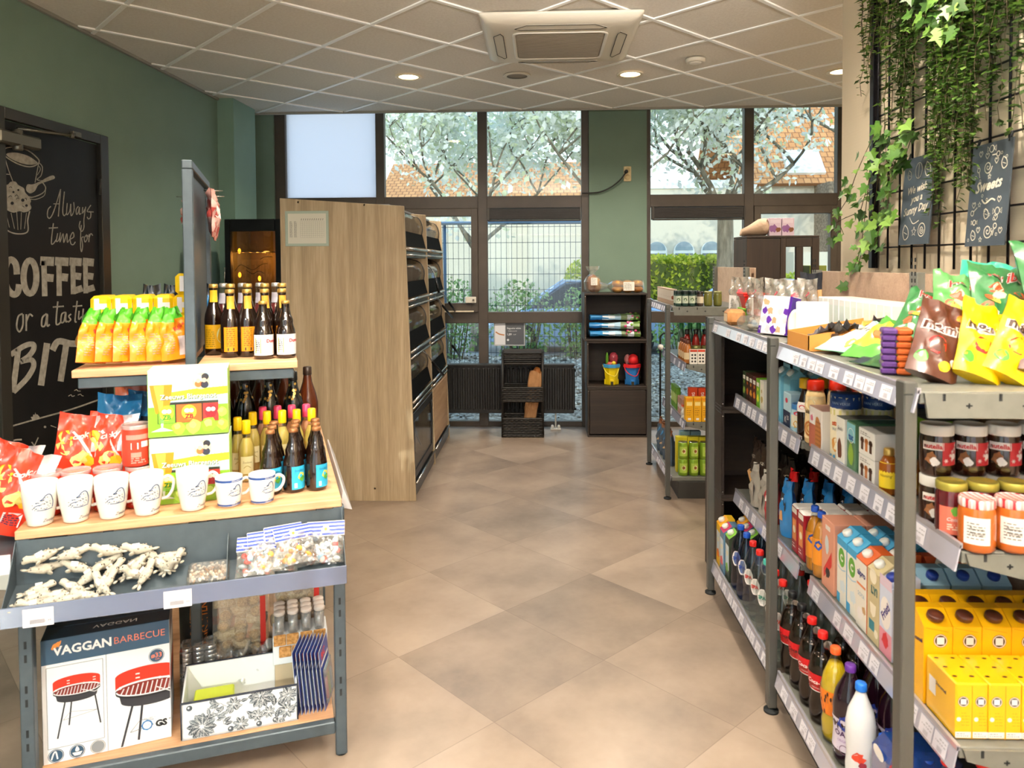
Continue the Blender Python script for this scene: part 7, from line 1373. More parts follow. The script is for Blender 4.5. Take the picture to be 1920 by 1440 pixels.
K.place((.968, 2.815, Z2), RB, 'small pale blue tub with blue lid near the middle post'); K.place((1.035, 2.815, Z2), RB, 'second small pale blue tub behind the first')
Kj = bottle('sauce_bottle', 'sauce', [(.024, 0), (.027, .005), (.027, .12), (.013, .17), (.012, .19)], mat('#241510', .15, spec=.6), (.02, .185, .222, mat('#e8b91a', .4)), [(.1, .135, 1.2, whl, 0)], lambda mb, f: blob(mb, mat('#c4303a', .4), f(0, 1), 0, .118, .012, 3, 12, .1, .008)); Kj.place((.965, 2.752, Z2), RB, 'dark sauce bottle with yellow cap'); Kj.place((1.03, 2.752, Z2), RB, 'dark sauce bottle with yellow cap behind the first one')
def artpan(mb, f): blob(mb, mat('#f0dfb2', .4), f(0, 1), -.005, .145, .022, 4); mb.text('bladen', lambda x, y: f(0, 2)(x, y+.115), mat('#2a1a12', .4), w=.05, bold=.03); rect(mb, mat('#2a1a12', .4), f(0, 1), -.025, .098, .01, .104); ring(mb, mat('#b5703a', .4), f(0, 1), -.004, .055, .024, .008); ring(mb, mat('#c98a4a', .4), f(0, 2), -.004, .055, .013, .006)
K = bottle('pancake_mix_bottle', 'pancake mix', [(.03, 0), (.036, .006), (.036, .07), (.033, .1), (.036, .13), (.033, .17), (.025, .195)], mat('#e3c58f', .35), (.029, .19, .226, mat('#cf2a12', .35)), [(.02, .17, 1.6, mat('#e9d3a6', .4), 0)], artpan); K.group = 'pancake mix bottles with red caps'
for i, (x, y) in enumerate(((.978, 2.685), (1.055, 2.685), (1.132, 2.685))): K.place((x, y, Z2), RB, 'pancake mix bottle with red cap, %s from the aisle' % ORD[i])
def artwf(mb, f): rect(mb, mat('#b5654f', .4), f(1), -.058, .0, .0, .085); rect(mb, whl, f(2), -.05, .085, -.008, .125); blob(mb, mat('#d9758f', .4), f(3), -.03, .105, .012, 3); P = [(.002, .015), (.045, .012), (.055, .05), (.045, .1), (.02, .118), (.003, .1)]; mb.poly([f(3)(*q) for q in spline(P, 3, True)], mat('#b5763f', .5)); [disc(mb, mat('#8a5226', .5), f(4), .01+.012*i, .025+.015*j, .0038) for i in range(4) for j in range(6)]
K = pack('waffle_box', 'waffles', .118, .1, .145, {'*': mat('#e6dfd8', .4), '+z': mat('#b08a80', .4)}, artwf, 'waffle boxes'); K.place((.99, 2.58, Z2), RZ, 'white and brown waffle box in front of the pancake mix')
def artstr(mb, f): mb.text('VAN VERSE', lambda x, y: f(0, 2)(x, y+.19), mat('#9fb4d8', .4), w=.06); mb.text('stroop', lambda x, y: f(0, 2)(x, y+.125), mat('#c4562a', .4), w=.06, bold=.04); mb.text('WAFELS', lambda x, y: f(0, 2)(x, y+.105), mat('#8f97a5', .4), w=.06); blob(mb, mat('#c98f4a', .5), f(0, 1), 0, .055, .028, 3); blob(mb, mat('#a86b2f', .5), f(0, 2), .008, .045, .016, 5)
K = bottle('syrup_waffle_tube', 'waffles', [(.046, 0), (.047, .002), (.047, .21)], mat('#e2d6b8', .45), (.0475, .172, .222, mat('#1c3f7f', .35, coat=.3)), [(.0, .02, 3.1, mat('#3f8fc4', .4), 0), (.15, .168, 3.1, mat('#d9cf8a', .4), 0)], artstr, n=26); K.group = 'waffle tubes with blue lids'
for i, (x, y) in enumerate(((.992, 2.455), (1.092, 2.45), (1.195, 2.445))): K.place((x, y, Z2), RB, 'tall waffle tube with blue lid, %s from the aisle' % ORD[i])
def artch(mb, f): blob(mb, mat('#6b3f2a', .4), f(1), -.004, .06, .018, 4, 12, .2, .032); rect(mb, mat('#2f6fb0', .4), f(1), -.03, .0, .03, .02); mb.text('Sticks', lambda x, y: f(2)(x, y+.125), mat('#5a4a42', .4), w=.04, shear=.3)
K = pack('biscuit_box', 'biscuits', .062, .16, .16, {'*': mat('#e3e1da', .4), '+z': mat('#6b6a5e', .4)}, artch, 'slim white biscuit boxes'); K.place((1.015, 2.355, Z2), RZ, 'slim white biscuit box with chocolate sticks beside the waffle tube')
def artgr(mb, f): rect(mb, mat('#7fb8c4', .4), f(1), -.03, .1, .03, .155); blob(mb, mat('#86a83a', .4), f(2), 0, .06, .018, 6, 12, .15, .034); mb.text('tuc', lambda x, y: f(2)(x, y+.115), mat('#1f4f8f', .4), w=.036, bold=.05); ring(mb, whl, f(2), 0, .118, .022, .002)
K = pack('cracker_box', 'crackers', .06, .16, .16, {'*': mat('#557a5a', .4), '+z': mat('#3f6a4a', .4)}, artgr, 'green cracker boxes'); K.place((1.02, 2.285, Z2), RZ, 'green and blue cracker box between the biscuit boxes')
K = pack('rice_cake_pack', 'rice cakes', .09, .14, .19, {'*': mat('#7fae2a', .35), '+z': mat('#3a4a44', .3)}, None, 'green topped packs'); K.place((1.18, 2.30, Z2), RZ, 'green pack with dark top behind the white biscuit boxes'); K.place((1.18, 2.205, Z2), RZ, 'green pack with dark top behind the stacked white boxes')
def artpr(mb, f):
    for k, c in enumerate(('#5a3a2a', '#c4783f', '#4a2f22')): rect(mb, mat(c, .4), f(1), -.036+k*.028, .015, -.02+k*.028, .052); rect(mb, mat(c, .4), f(1), -.040+k*.028, .038, -.016+k*.028, .048)
    dots(mb, mat('#8f8a86', .4), f(1), -.04, .058, .04, .07, 2, .003)
K = pack('praline_box', 'chocolates', .105, .11, .078, {'*': mat('#e0deda', .4), '+z': mat('#b9b7b2', .4)}, artpr, 'white praline boxes')
K.place((1.0, 2.19, Z2), RZ, 'white praline box lower in the stack of two'); K.place((1.0, 2.19, Z2+.0785), RZ, 'white praline box on top of the stack of two')
Kh = bottle('honey_bottle', 'honey', [(.022, 0), (.025, .006), (.025, .085), (.012, .11)], mat('#8a4a12', .12, spec=.6), (.014, .108, .128, goldc), [(.02, .09, 1.0, mat('#e8c92a', .4), 0)], lambda mb, f: mb.text('Honing', lambda x, y: f(0, 1)(x, y+.055), mat('#6b4a10', .4), w=.035, shear=.3)); Kh.place((.966, 2.095, Z2), RB, 'small amber honey bottle with yellow label behind the near post'); Kh.place((1.025, 2.095, Z2), RB, 'small amber honey bottle with yellow label in the second row')
# near end: spreads (turned to the camera)
hazel = mat('#2a140c', .12, spec=.6, coat=.4); glassj = clear_mat('jar_glass', '#f6f4f0', .12)
def artnu(mb, f):
    a = -.55; patch(mb, mat('#e6dfda', .4), lambda x, y: f(a, 0)(x, y), -.024, .066, .024, .085, 8); mb.text('nutella', lambda x, y: f(a, 1)(x, y+.0755), mat('#c4161c', .4), w=.042, bold=.03); mb.text('n', lambda x, y: f(a, 2)(x-.0178, y+.0755), mat('#17120f', .4), h=.008, bold=.03)
    b = .55; patch(mb, mat('#b5202c', .4), lambda x, y: f(b, 0)(x, y), -.022, .03, .022, .085, 8); r = random.Random(2)
    for k in range(7): q = (r.uniform(-.016, .016), r.uniform(.038, .08)); [mb.stroke([(q[0]-.005*cos(t*PI/3), q[1]-.005*sin(t*PI/3)), (q[0]+.005*cos(t*PI/3), q[1]+.005*sin(t*PI/3))], .0014, whl, f(b, 1), smooth=False) for t in range(3)]
    disc(mb, whl, f(b, 2), .006, .052, .007); patch(mb, mat('#e6dfda', .4), lambda x, y: f(1.2, 0)(x, y), -.008, .03, .008, .08, 3); blob(mb, mat('#8a5a36', .4), f(a, 1), -.004, .047, .014, 4); blob(mb, whl, f(a, 2), .004, .038, .01, 6)
K = jar('spread_jar', 'chocolate spread', .0385, .125, hazel, mat('#e6e3dd', .4), .026, None, None, 'chocolate spread jars'); q = MB(); rfj = profr([(.0378, .006), (.0385, .02), (.0385, .09), (.0358, .105)]); artnu(q, lambda a0, k=1: cyl(rfj, a0, .0006*(k+1))); q.build('paper_label', K.root)
for i, x in enumerate((.968, 1.047, 1.126, 1.205)):
    K.place((x, 1.85, Z2), R(-8), 'chocolate spread jar with white lid in the lower layer, %s from the near post' % ORD[i]); K.place((x, 1.85, Z2+.1255), R(-8), 'chocolate spread jar with white lid in the upper layer, %s from the near post' % ORD[i])
jam = mat('#4a0f16', .1, spec=.6, coat=.4); olive = mat('#b5a94a', .35, .5)
def artjam(mb, f): blob(mb, mat('#b5303a', .4), f(.1, 1), .012, .05, .016, 4); blob(mb, mat('#5fa03a', .4), f(.1, 2), -.008, .068, .01, 6); mb.text('Confiture', lambda x, y: f(.1, 3)(x-.004, y+.05), whl, w=.045, shear=.3, bold=.02); rect(mb, whl, f(.1, 2), .008, .02, .028, .028); dots(mb, mat('#f2d9c0', .4), f(.1, 2), -.026, .024, .0, .04, 3, .003)
K = jar('jam_jar', 'jam', .0345, .132, jam, olive, .019, [(.014, .078, 1.25, mat('#d9705a', .4), .1)], artjam, 'jam jars with olive lids')
for i in range(3): K.place((.962+.0715*i, 1.772, Z2), R(-6), 'red jam jar with olive gold lid, %s from the near post' % ORD[i])
def gingham():
    m = bpy.data.materials.new('m_gingham'); m.use_nodes = True; N, L = m.node_tree.nodes, m.node_tree.links; p = N['Principled BSDF']; tc = N.new('ShaderNodeTexCoord'); c = None
    v = []
    for ax in ('X', 'Y'):
        s = N.new('ShaderNodeSeparateXYZ'); L.new(tc.outputs['Object'], s.inputs[0]); f = N.new('ShaderNodeMath'); f.operation = 'MULTIPLY'; f.inputs[1].default_value = 75; L.new(s.outputs[ax], f.inputs[0]); g = N.new('ShaderNodeMath'); g.operation = 'FRACT'; L.new(f.outputs[0], g.inputs[0]); h = N.new('ShaderNodeMath'); h.operation = 'GREATER_THAN'; h.inputs[1].default_value = .5; L.new(g.outputs[0], h.inputs[0]); v.append(h)
    a = N.new('ShaderNodeMath'); a.operation = 'ADD'; L.new(v[0].outputs[0], a.inputs[0]); L.new(v[1].outputs[0], a.inputs[1]); r = N.new('ShaderNodeMath'); r.operation = 'MULTIPLY'; r.inputs[1].default_value = .5; L.new(a.outputs[0], r.inputs[0])
    x = N.new('ShaderNodeMix'); x.data_type = 'RGBA'; x.inputs[6].default_value = lin('#efe6e2'); x.inputs[7].default_value = lin('#b8242c'); L.new(r.outputs[0], x.inputs[0]); L.new(x.outputs[2], p.inputs['Base Color']); p.inputs['Roughness'].default_value = .4; return m
def artmar(mb, f): dots(mb, mat('#4a4642', .5), f(-.5, 1), -.02, .03, .02, .07, 6, .002, .9, 3, .008); mb.text('Bonne\nMaman', lambda x, y: f(-.5, 1)(x, y+.05), mat('#2a2622', .5), w=.03, shear=.3)
marm = mat('#b0591c', .1, spec=.6, coat=.4)
K = jar('marmalade_jar', 'marmalade', .038, .118, marm, gingham(), .02, [(.02, .08, .72, mat('#e9e5de', .5), -.5), (.02, .08, .3, mat('#e9e5de', .5), 1.5)], artmar, 'marmalade jars with checked lids')
for i in range(3): K.place((.977+.08*i, 1.695, Z2), R(0), 'amber marmalade jar with red checked lid, %s from the near post' % ORD[i])
# ================================================================ TOP OF THE NEAR SHELVES
doy = clear_mat('doypack', '#f4f1ec', .18, .1, .28, '#efe7dc')
def doypack(seed, fill):
    o = thing('cookie_pouch', '', 'cookies'); mb = MB(); Sf = bagmesh(mb, .115, .215, .06, lambda u, v, s: doy, seed, 9, 12, True, 1.4, .1, .95); fn = bagart(Sf, .115, .215); mb.build('clear_pouch', o, recalc=False); mb = MB(); rect(mb, whl, fn, -.045, .045, .03, .125); blob(mb, mat('#c9485a', .4), fn, .02, .15, .012, seed); dots(mb, mat('#9a9490', .5), lambda x, y: (fn(x, y)[0], fn(x, y)[1]-.001, fn(x, y)[2]), -.04, .07, .02, .11, 4, .003); mb.build('paper_label', o)
    mb = MB(); r = random.Random(seed)
    for k in range(9): mb.ell((r.uniform(-.035, .035), r.uniform(-.008, .008), r.uniform(.015, .06)), (.018, .011, .018), mat(fill, .6), (r.random()*3, r.random(), 0), 8, 5)
    mb.build('cookies', o); return Kind(o, 'clear pouches of cookies on the top shelf')
Ks = [doypack(2, '#b5673a'), doypack(5, '#c4483a')]
for i, (px, x, k, rz) in enumerate(((1385, .95, 0, -62), (1416, .97, 1, -70), (1452, 1.0, 1, -58), (1483, 1.02, 0, -48), (1512, 1.10, 1, -64))): Ks[k].place((x, yp(px, x), TOPZ), (0, 0, R(rz)), 'clear standing pouch of cookies on the top shelf, %s from the window end' % ORD[i])
o = thing('cake_pack', 'small brown cake pack at the window end of the top shelf', 'cake', (.875, 3.40, TOPZ), RZ); mb = MB(); mb.box(-.045, -.04, 0, .045, .04, .07, mat('#c9925f', .4, var=('#a86f3f', 30, .35, .65)), .015); rect(mb, mat('#e3c9a8', .4), lambda x, y: (x, -.041, y), -.03, .015, .03, .05); mb.build('wrapper', o)
for (z, c, w_, t) in ((0, '#7fc02a', .05, 'bright green plastic tub under the red one on the top shelf'), (.062, '#d9241c', .052, 'red plastic tub stacked on the green tub at the window end')):
    o = thing('plastic_tub', t, 'tub', (.985, 3.50, TOPZ+z)); m = mat(c, .3); mb = MB(); mb.loft([[(k*a, k*b, zz) for a, b in ((-1, -1), (1, -1), (1, 1), (-1, 1))] for k, zz in ((w_*.75, 0), (w_, .06), (w_*1.15, .062), (w_*1.15, .07), (w_*.92, .07), (w_*.7, .008))], m, sm=False); mb.build('tub_body', o, bevel=.006); mb = MB(); mb.box(-w_*1.2, -w_*1.2, .07, w_*1.2, w_*1.2, .078, m, .004) if z else mb.box(-w_*.6, -w_*.6, .01, w_*.6, w_*.6, .012, m); mb.build('lid' if z else 'inner_base', o)
K = pack('chocolate_box', 'chocolates', .15, .045, .15, {'*': mat('#e6dfe6', .25, coat=.4), '+x': mat('#3a1a78', .25, coat=.4)}, lambda mb, f: ([blob(mb, mat(('#f0ebea', '#cfc0c8', '#5a2f95', '#b59a78')[k % 4], .3), f(1+k % 3), -.055+.027*(k % 5), .02+.035*(k//5), .014, k, 9, .4) for k in range(16)], rect(mb, mat('#4a2088', .3), f(1), .062, .0, .075, .15), rect(mb, mat('#4a2088', .3), f(1), -.075, .0, -.06, .03)), 'purple chocolates')
K.place((.905, 2.90, TOPZ), (R(-12), 0, R(-62)), 'white and purple chocolate box leaning at the shelf edge')
o = thing('shell_sweets_bag', 'small grey bag of white chocolate shells at the shelf edge', 'sweets', (.885, 3.12, TOPZ), R(-70)); mb = MB(); r = random.Random(3)
for k in range(14): mb.ell((r.uniform(-.05, .05), r.uniform(-.03, .03), r.uniform(.012, .04)), (.016, .013, .010), mat(r.choice(('#e6ddd2', '#c4b5a6', '#7a8490')), .4), (r.random(), r.random(), r.random()*3), 8, 5)
mb.build('sweets', o); mb = MB(); mb.box(-.07, -.05, .001, .07, .05, .058, bagf, .02); mb.build('clear_bag', o)
o = thing('display_plate', 'white oval plate standing behind the purple chocolate box', 'plate', (.93, 2.77, TOPZ), rot=(R(-8), 0, R(-60))); mb = MB(); mb.lathe([(.001, 0), (.04, 0), (.05, .006), (.052, .008), (.04, .003), (.001, .003)], china, 24, Matrix.Translation((0, 0, .056)) @ Matrix.Rotation(PI/2, 4, 'X'), sx=.6); mb.build('plate_body', o); mb = MB(); mb.box(-.02, -.012, 0, .02, .03, .008, dkwood); mb.box(-.004, .012, 0, .004, .02, .06, dkwood); mb.build('stand', o)
o = thing('pastry_bag', 'orange and black pastry bag at the back of the top shelf', 'biscuits', (1.13, 3.16, TOPZ), R(-68)); mb = MB(); Sf = bagmesh(mb, .13, .24, .05, lambda u, v, s: mat('#2a2c33', .4) if v > .72 else mat('#e2b07a', .4), 5, 8, 10, True, .8, .05); fn = bagart(Sf, .13, .24); blob(mb, mat('#d9552a', .4), fn, 0, .125, .03, 4); rect(mb, yel, fn, -.045, .03, .045, .085); mb.build('foil_bag', o, recalc=False)
for x, y, c, t in ((1.17, 3.34, '#e8b21a', 'yellow carton lying at the back of the top shelf beside the window end'), (1.19, 3.02, '#c92f28', 'red carton at the back of the top shelf under the pastry bag'), (1.2, 2.86, '#eab81f', 'yellow carton at the back of the top shelf behind the pouches')):
    o = thing('carton', t, 'carton', (x, y, TOPZ), RZ); mb = MB(); mb.box(-.06, -.05, 0, .06, .05, .075, mat(c, .4), .003); rect(mb, whl, lambda a, b: (a, -.0505, b), -.04, .02, .03, .045); mb.build('box', o)
o = thing('toy_ball', 'red toy ball on a green cap at the end of the wood back board', 'toy', (1.24, 2.78, TOPZ)); mb = MB(); mb.lathe([(.02, 0), (.022, .03), (.012, .045)], mat('#5fa53a', .4), 14); mb.build('cap', o); mb = MB(); mb.ell((0, 0, .085), (.035, .045, .045), mat('#d92a24', .35), n=16, h=10); mb.build('ball', o)
K = pack('tile_box', 'gift boxes', .05, .13, .145, {'*': mat('#e4e6e6', .4), '-x': mat('#dcebe0', .4), '+z': mat('#e9d9cf', .4)}, lambda mb, f: (rect(mb, mat('#d6e2dc', .4), f(1), -.018, .02, .018, .12),), 'white gift boxes in a row', .003)
for i in range(12): K.place((1.16, 2.96-.0515*i, TOPZ), RZ, 'white gift box in the row before the back board, %s from the window end' % ORD[i])
K.place((.985, 2.74, TOPZ+.003), (R(-10), R(0), R(-18)), 'white gift box leaning alone in front of the row', scale=(2.2, .35, .92))
orc = mat('#c98a3f', .6); o = thing('display_tray', 'orange cardboard display tray with black and orange sweets packs', 'cardboard tray', (1.045, 2.47, TOPZ)); mb = MB()
for q in ((-.205, -.1, 0, .205, .1, .003), (-.205, -.1, .003, -.202, .1, .05)): mb.box(*q, orc)
for y in (-.1, .097): mb.prism([(-.205, y, .003), (.205, y, .003), (.205, y, .115), (-.205, y, .05)], (0, .003, 0), orc)
mb.build('tray_body', o); mb = MB(); fn = lambda x, y: (x, -.1006, y)
for x, y, m in ((-.12, .045, mat('#3a2418', .5)), (-.1, .03, mat('#d9b04a', .5)), (-.06, .05, mat('#5a3420', .5)), (-.03, .035, mat('#3a2418', .5))): blob(mb, m, fn, x, y, .014, 3)
mb.build('print', o)
blk3 = mat('#17151a', .3, coat=.4)
for i, (x, y, z, rz, c) in enumerate(((.90, 2.50, .03, 30, '#2a2226'), (.98, 2.46, .04, -20, '#e07a2a'), (1.06, 2.50, .05, 15, '#e8913a'), (1.14, 2.45, .05, 40, '#1c1a1f'), (1.2, 2.5, .055, -10, '#e07a2a'))):
    mb = MB(); o = thing('sweets_pack', '%s sweets pack lying in the orange display tray, %s from the aisle' % ('orange' if c[1] == 'e' else 'black', ORD[i]), 'sweets', (x, y, TOPZ+z), rot=(R(70), 0, R(rz)), group='sweets packs in the display tray'); Sf = bagmesh(mb, .09, .13, .035, lambda u, v, s, c=c: mat(c, .3, coat=.3) if v < .7 else blk3, i, 8, 9, False, 1.2); blob(mb, mat('#d9452a', .4), bagart(Sf, .09, .13), 0, .05, .02, i); mb.build('foil_bag', o, recalc=False)
# bags piled at the near end
def pile(name, label, cat, loc, rot, w_, h, d_, cf, art, seed, group=None, stand=False, wr=1.2):
    o = thing(name, label, cat, loc, rot=rot, group=group); mb = MB(); Sf = bagmesh(mb, w_, h, d_, cf, seed, 11, 14, stand, wr, .05); art(mb, bagart(Sf, w_, h)); mb.build('foil_bag', o, recalc=False); return o
gum = [mat('#e9e6dc', .3, coat=.4), mat('#8fd0a8', .3, coat=.4), mat('#e8d23a', .3, coat=.4)]
def artg(mb, fn): mb.text('Zoet', lambda x, y: fn(x, y+.155), mat('#2a2622', .4), w=.07, shear=.3, bold=.03); blob(mb, mat('#e8932a', .4), fn, -.03, .1, .02, 3); blob(mb, mat('#f0d8d8', .4), fn, .02, .08, .03, 5); blob(mb, mat('#8fb04a', .4), fn, .02, .04, .02, 6)
pile('gummy_sweets_bag', 'white and mint gummy sweets bag lying at the shelf edge before the orange tray', 'sweets', (.89, 2.27, TOPZ+.012), (R(-74), 0, R(-62)), .17, .24, .05, lambda u, v, s: gum[1] if v > .82 or v < .1 else gum[0], artg, 2)
pile('gummy_sweets_bag', 'yellow and green gummy sweets bag lying second along the shelf edge', 'sweets', (.90, 2.09, TOPZ+.014), (R(-66), 0, R(-55)), .16, .23, .05, lambda u, v, s: mat('#4f8f3a', .3, coat=.4) if v > .8 or v < .18 else gum[2], lambda mb, fn: (blob(mb, mat('#8a5a2a', .4), fn, 0, .1, .025, 3), blob(mb, mat('#d9a03a', .4), fn, .03, .12, .02, 4), blob(mb, mat('#b5d26a', .4), fn, -.04, .15, .018, 5)), 3)
pile('gummy_sweets_bag', 'dark green sweets bag lying flat at the shelf edge under the others', 'sweets', (.875, 2.04, TOPZ+.004), (R(-84), 0, R(-75)), .13, .2, .035, lambda u, v, s: mat('#2f5a34', .3, coat=.4) if u > -.2 else mat('#24303a', .3, coat=.4), lambda mb, fn: blob(mb, whl, fn, 0, .1, .02, 3), 4)
K = None; pp, oo = mat('#4a2a66', .35), mat('#b5551f', .35); 
for i in range(7):
    o = thing('candy_roll_pack', 'purple and orange candy pack, layer %s from the bottom of the small stack' % ORD[i], 'sweets', (.893, 1.905, TOPZ+.001+.0165*i), R(-20+rnd.uniform(-3, 3)), 'stack of purple and orange candy packs'); mb = MB(); mb.box(-.035, -.035, 0, .0, .035, .0155, pp, .004); mb.box(.0, -.035, 0, .035, .035, .0155, oo, .004); mb.build('wrapper', o)
brw = mat('#4a2416', .3, coat=.4); mmy = mat('#f0c80a', .28, coat=.4)
def artmm(base, ink):
    def a(mb, fn): mb.text("m&m's", lambda x, y: fn(x-.002, y+.128), whl, w=.1, bold=.09); f2 = lambda x, y: (fn(x, y)[0], fn(x, y)[1]-.0015, fn(x, y)[2]); mb.text("m&m's", lambda x, y: f2(x-.002, y+.128), ink, w=.094, bold=.03); blob(mb, mat('#c4241f', .3), fn, -.01, .078, .022, 3, 14, .08); blob(mb, mat('#4f9a3a', .3), fn, -.038, .04, .015, 4, 14, .08); blob(mb, mat('#e8c21a', .3), fn, .015, .03, .013, 5, 14, .08); blob(mb, whl, fn, .038, .045, .012, 6, 14, .1); blob(mb, mat('#d9862a', .3), fn, .035, .172, .01, 7, 14, .1)
    return a
for i, (x, y, c, rz, ry, rx, t) in enumerate(((.905, 1.765, 0, -6, 12, -14, 'brown bag of chocolate lentils standing at the near shelf corner'), (1.0, 1.745, 1, 2, 14, -16, 'yellow bag of chocolate peanuts, the one beside the brown bag'), (1.06, 1.735, 1, -4, 20, -12, 'yellow bag of chocolate peanuts, the middle one'), (1.13, 1.725, 0, 6, 18, -14, 'brown bag of chocolate lentils between the yellow bags'), (1.215, 1.72, 1, 0, 14, -14, 'yellow bag of chocolate peanuts beside the wall'))):
    pile('chocolate_lentil_bag', t, 'sweets', (x, y, TOPZ+.002+.02*sin(R(ry+10))), (R(rx-8), R(ry+10), R(rz)), .12, .20, .045, (lambda u, v, s: brw) if not c else (lambda u, v, s: mmy), artmm(c, brn if c else brw), 20+i, 'bags of chocolate lentils', True, .9)
gr1, gr2 = mat('#2f6a3a', .28, coat=.4), mat('#4f8a4a', .28, coat=.4); turq = mat('#2fae86', .3, coat=.4)
def artgn(mb, fn): mb.text('Haribo', lambda x, y: fn(x, y+.17), whl, w=.09, bold=.07); mb.text('Haribo', lambda x, y: (fn(x, y+.17)[0], fn(x, y+.17)[1]-.001, fn(x, y+.17)[2]), mat('#b5281f', .4), w=.086, bold=.02); r = random.Random(4); [blob(mb, mat(r.choice(('#e8c24a', '#d9e0a0', '#c4502a', '#f0e6c0')), .3), fn, r.uniform(-.05, .05), r.uniform(.03, .13), .013, k, 9, .25) for k in range(12)]
for i, (x, y, z, rx, ry, rz, c, t) in enumerate(((1.0, 2.0, .07, -48, 8, -38, gr1, 'green gummy sweets bag behind the candy stack'), (1.06, 1.90, .10, -40, 10, -20, gr2, 'green gummy sweets bag behind the brown bag'), (1.15, 1.88, .12, -36, 12, -12, gr1, 'green gummy sweets bag behind the yellow bags'), (1.17, 2.02, .08, -44, -10, -30, gr2, 'green gummy sweets bag farther back in the pile'), (1.23, 1.80, .16, -26, 8, 0, gr1, 'green gummy sweets bag highest in the pile near the wall'))):
    pile('gummy_sweets_bag', t, 'sweets', (x, y, TOPZ+.015+z*.75), (R(rx-6), R(ry), R(rz)), .16, .225, .045, lambda u, v, s, c=c: c, artgn, 40+i, 'green gummy sweets bags')
pile('gummy_sweets_bag', 'cream and turquoise gummy sweets bag leaning on the wood back board', 'sweets', (1.17, 2.22, TOPZ+.01), (R(-32), R(6), R(-58)), .18, .24, .05, lambda u, v, s: turq if v > .78 else gum[0], lambda mb, fn: (ring(mb, mat('#7a2a8a', .4), fn, 0, .14, .03, .006, ry=.6), mb.text('Spekken', lambda x, y: fn(x, y+.14), mat('#3a2a3a', .4), w=.08, shear=.3), blob(mb, mat('#e8b84a', .4), fn, -.04, .08, .025, 4)), 50)
pile('gummy_sweets_bag', 'turquoise gummy sweets bag at the back of the pile', 'sweets', (1.2, 2.06, TOPZ+.10), (R(-26), R(4), R(-40)), .17, .2, .05, lambda u, v, s: turq if u < .5 else mat('#2a6aa8', .3), lambda mb, fn: blob(mb, mat('#8fd8c0', .4), fn, 0, .1, .03, 3), 51)
pile('liquorice_bag', 'black and grey liquorice bag standing against the wood back board', 'sweets', (1.265, 2.34, TOPZ+.002), (R(-4), 0, R(-75)), .15, .215, .04, lambda u, v, s: blk3 if (u*3) % 1 < .55 else mat('#6b7078', .35), lambda mb, fn: rect(mb, whl, fn, -.04, .03, .04, .07), 52, None, True)
# ================================================================ RIGHT WALL: grid, signs, plants
wirem = mat('#15141a', .35, .6); o = thing('wire_grid_panel', 'black wire grid panel fixed to the cream wall above the shelves', 'wire grid', (1.408, 1.9, 2.3)); mb = MB()
for k in range(27): y = 3.18-.0975*k; mb.tube([(0, y-1.9, 1.57-2.3), (0, y-1.9, 3.0-2.3)], .0042, wirem, 6)
for k in range(13): z = 1.655+.1097*k; mb.tube([(.006, .6-1.9, z-2.3), (.006, 3.2-1.9, z-2.3)], .0038, wirem, 6)
mb.build('wires', o); mb = MB(); mb.box(-.012, 3.2-1.9, 1.57-2.3, .016, 3.235-1.9, 3.02-2.3, wirem, .002); mb.build('frame', o)
chb = mat('#41484f', .3, spec=.6, var=('#383e45', 6, .3, .7)); ckw = mat('#d9d2c0', .7)
def sign(label, yn, yf, z0, z1, art):
    xb, xt = 1.372, 1.396; o = thing('chalkboard_sign', label, 'sign', (xb, (yn+yf)/2, z0)); W_, H_ = yf-yn, z1-z0; mb = MB(); k = (xt-xb)/H_
    mb.prism([(0, -W_/2, 0), (0, W_/2, 0), (xt-xb, W_/2, H_), (xt-xb, -W_/2, H_)], (.004, 0, 0), chb); fn = lambda x, y: (k*(y+H_/2)-.0008, -x, y+H_/2)
    art(mb, fn, W_, H_); mb.build('board', o); mb = MB()
    for sx in (-.4, .4): mb.tube([(xt-xb, sx*W_, H_-.01), (xt-xb+.01, sx*W_, H_+.02), (1.408-xb, sx*W_, H_+.015)], .004, slot, 6)
    mb.build('clip', o)
def heart(mb, fn, x, y, s): mb.stroke([(x, y-s), (x-s, y+s*.2), (x-s*.5, y+s), (x, y+s*.4), (x+s*.5, y+s), (x+s, y+s*.2), (x, y-s)], .0022, ckw, fn)
def star(mb, fn, x, y, s): mb.stroke([(x+s*(1 if i % 2 == 0 else .42)*sin(i*PI/5), y+s*(1 if i % 2 == 0 else .42)*cos(i*PI/5)) for i in range(11)], .0022, ckw, fn, smooth=False)
def swirl(mb, fn, x, y, s): mb.stroke([(x+s*t/14*cos(t*.9), y+s*t/14*sin(t*.9)) for t in range(15)], .003, ckw, fn)
def lollip(mb, fn, x, y, s, a): ring(mb, ckw, fn, x, y, s*.4, .0028, 14); mb.stroke([(x+s*.4*cos(a), y+s*.4*sin(a)), (x+s*1.5*cos(a), y+s*1.5*sin(a))], .003, ckw, fn)
def wrapped(mb, fn, x, y, s): ring(mb, ckw, fn, x, y, s*.5, .0026, 12); [mb.stroke([(x+q*s*.5, y), (x+q*s, y+s*.4), (x+q*s, y-s*.4), (x+q*s*.5, y)], .0024, ckw, fn, smooth=False) for q in (-1, 1)]
def shell(mb, fn, x, y, s): mb.stroke([(x-s*.4, y+s), (x-s*.8, y), (x-s*.2, y-s), (x+s*.7, y-s*.6), (x+s*.5, y+s*.4), (x-s*.4, y+s)], .003, ckw, fn); mb.stroke([(x-s*.5, y), (x+s*.4, y-s*.3)], .002, ckw, fn)
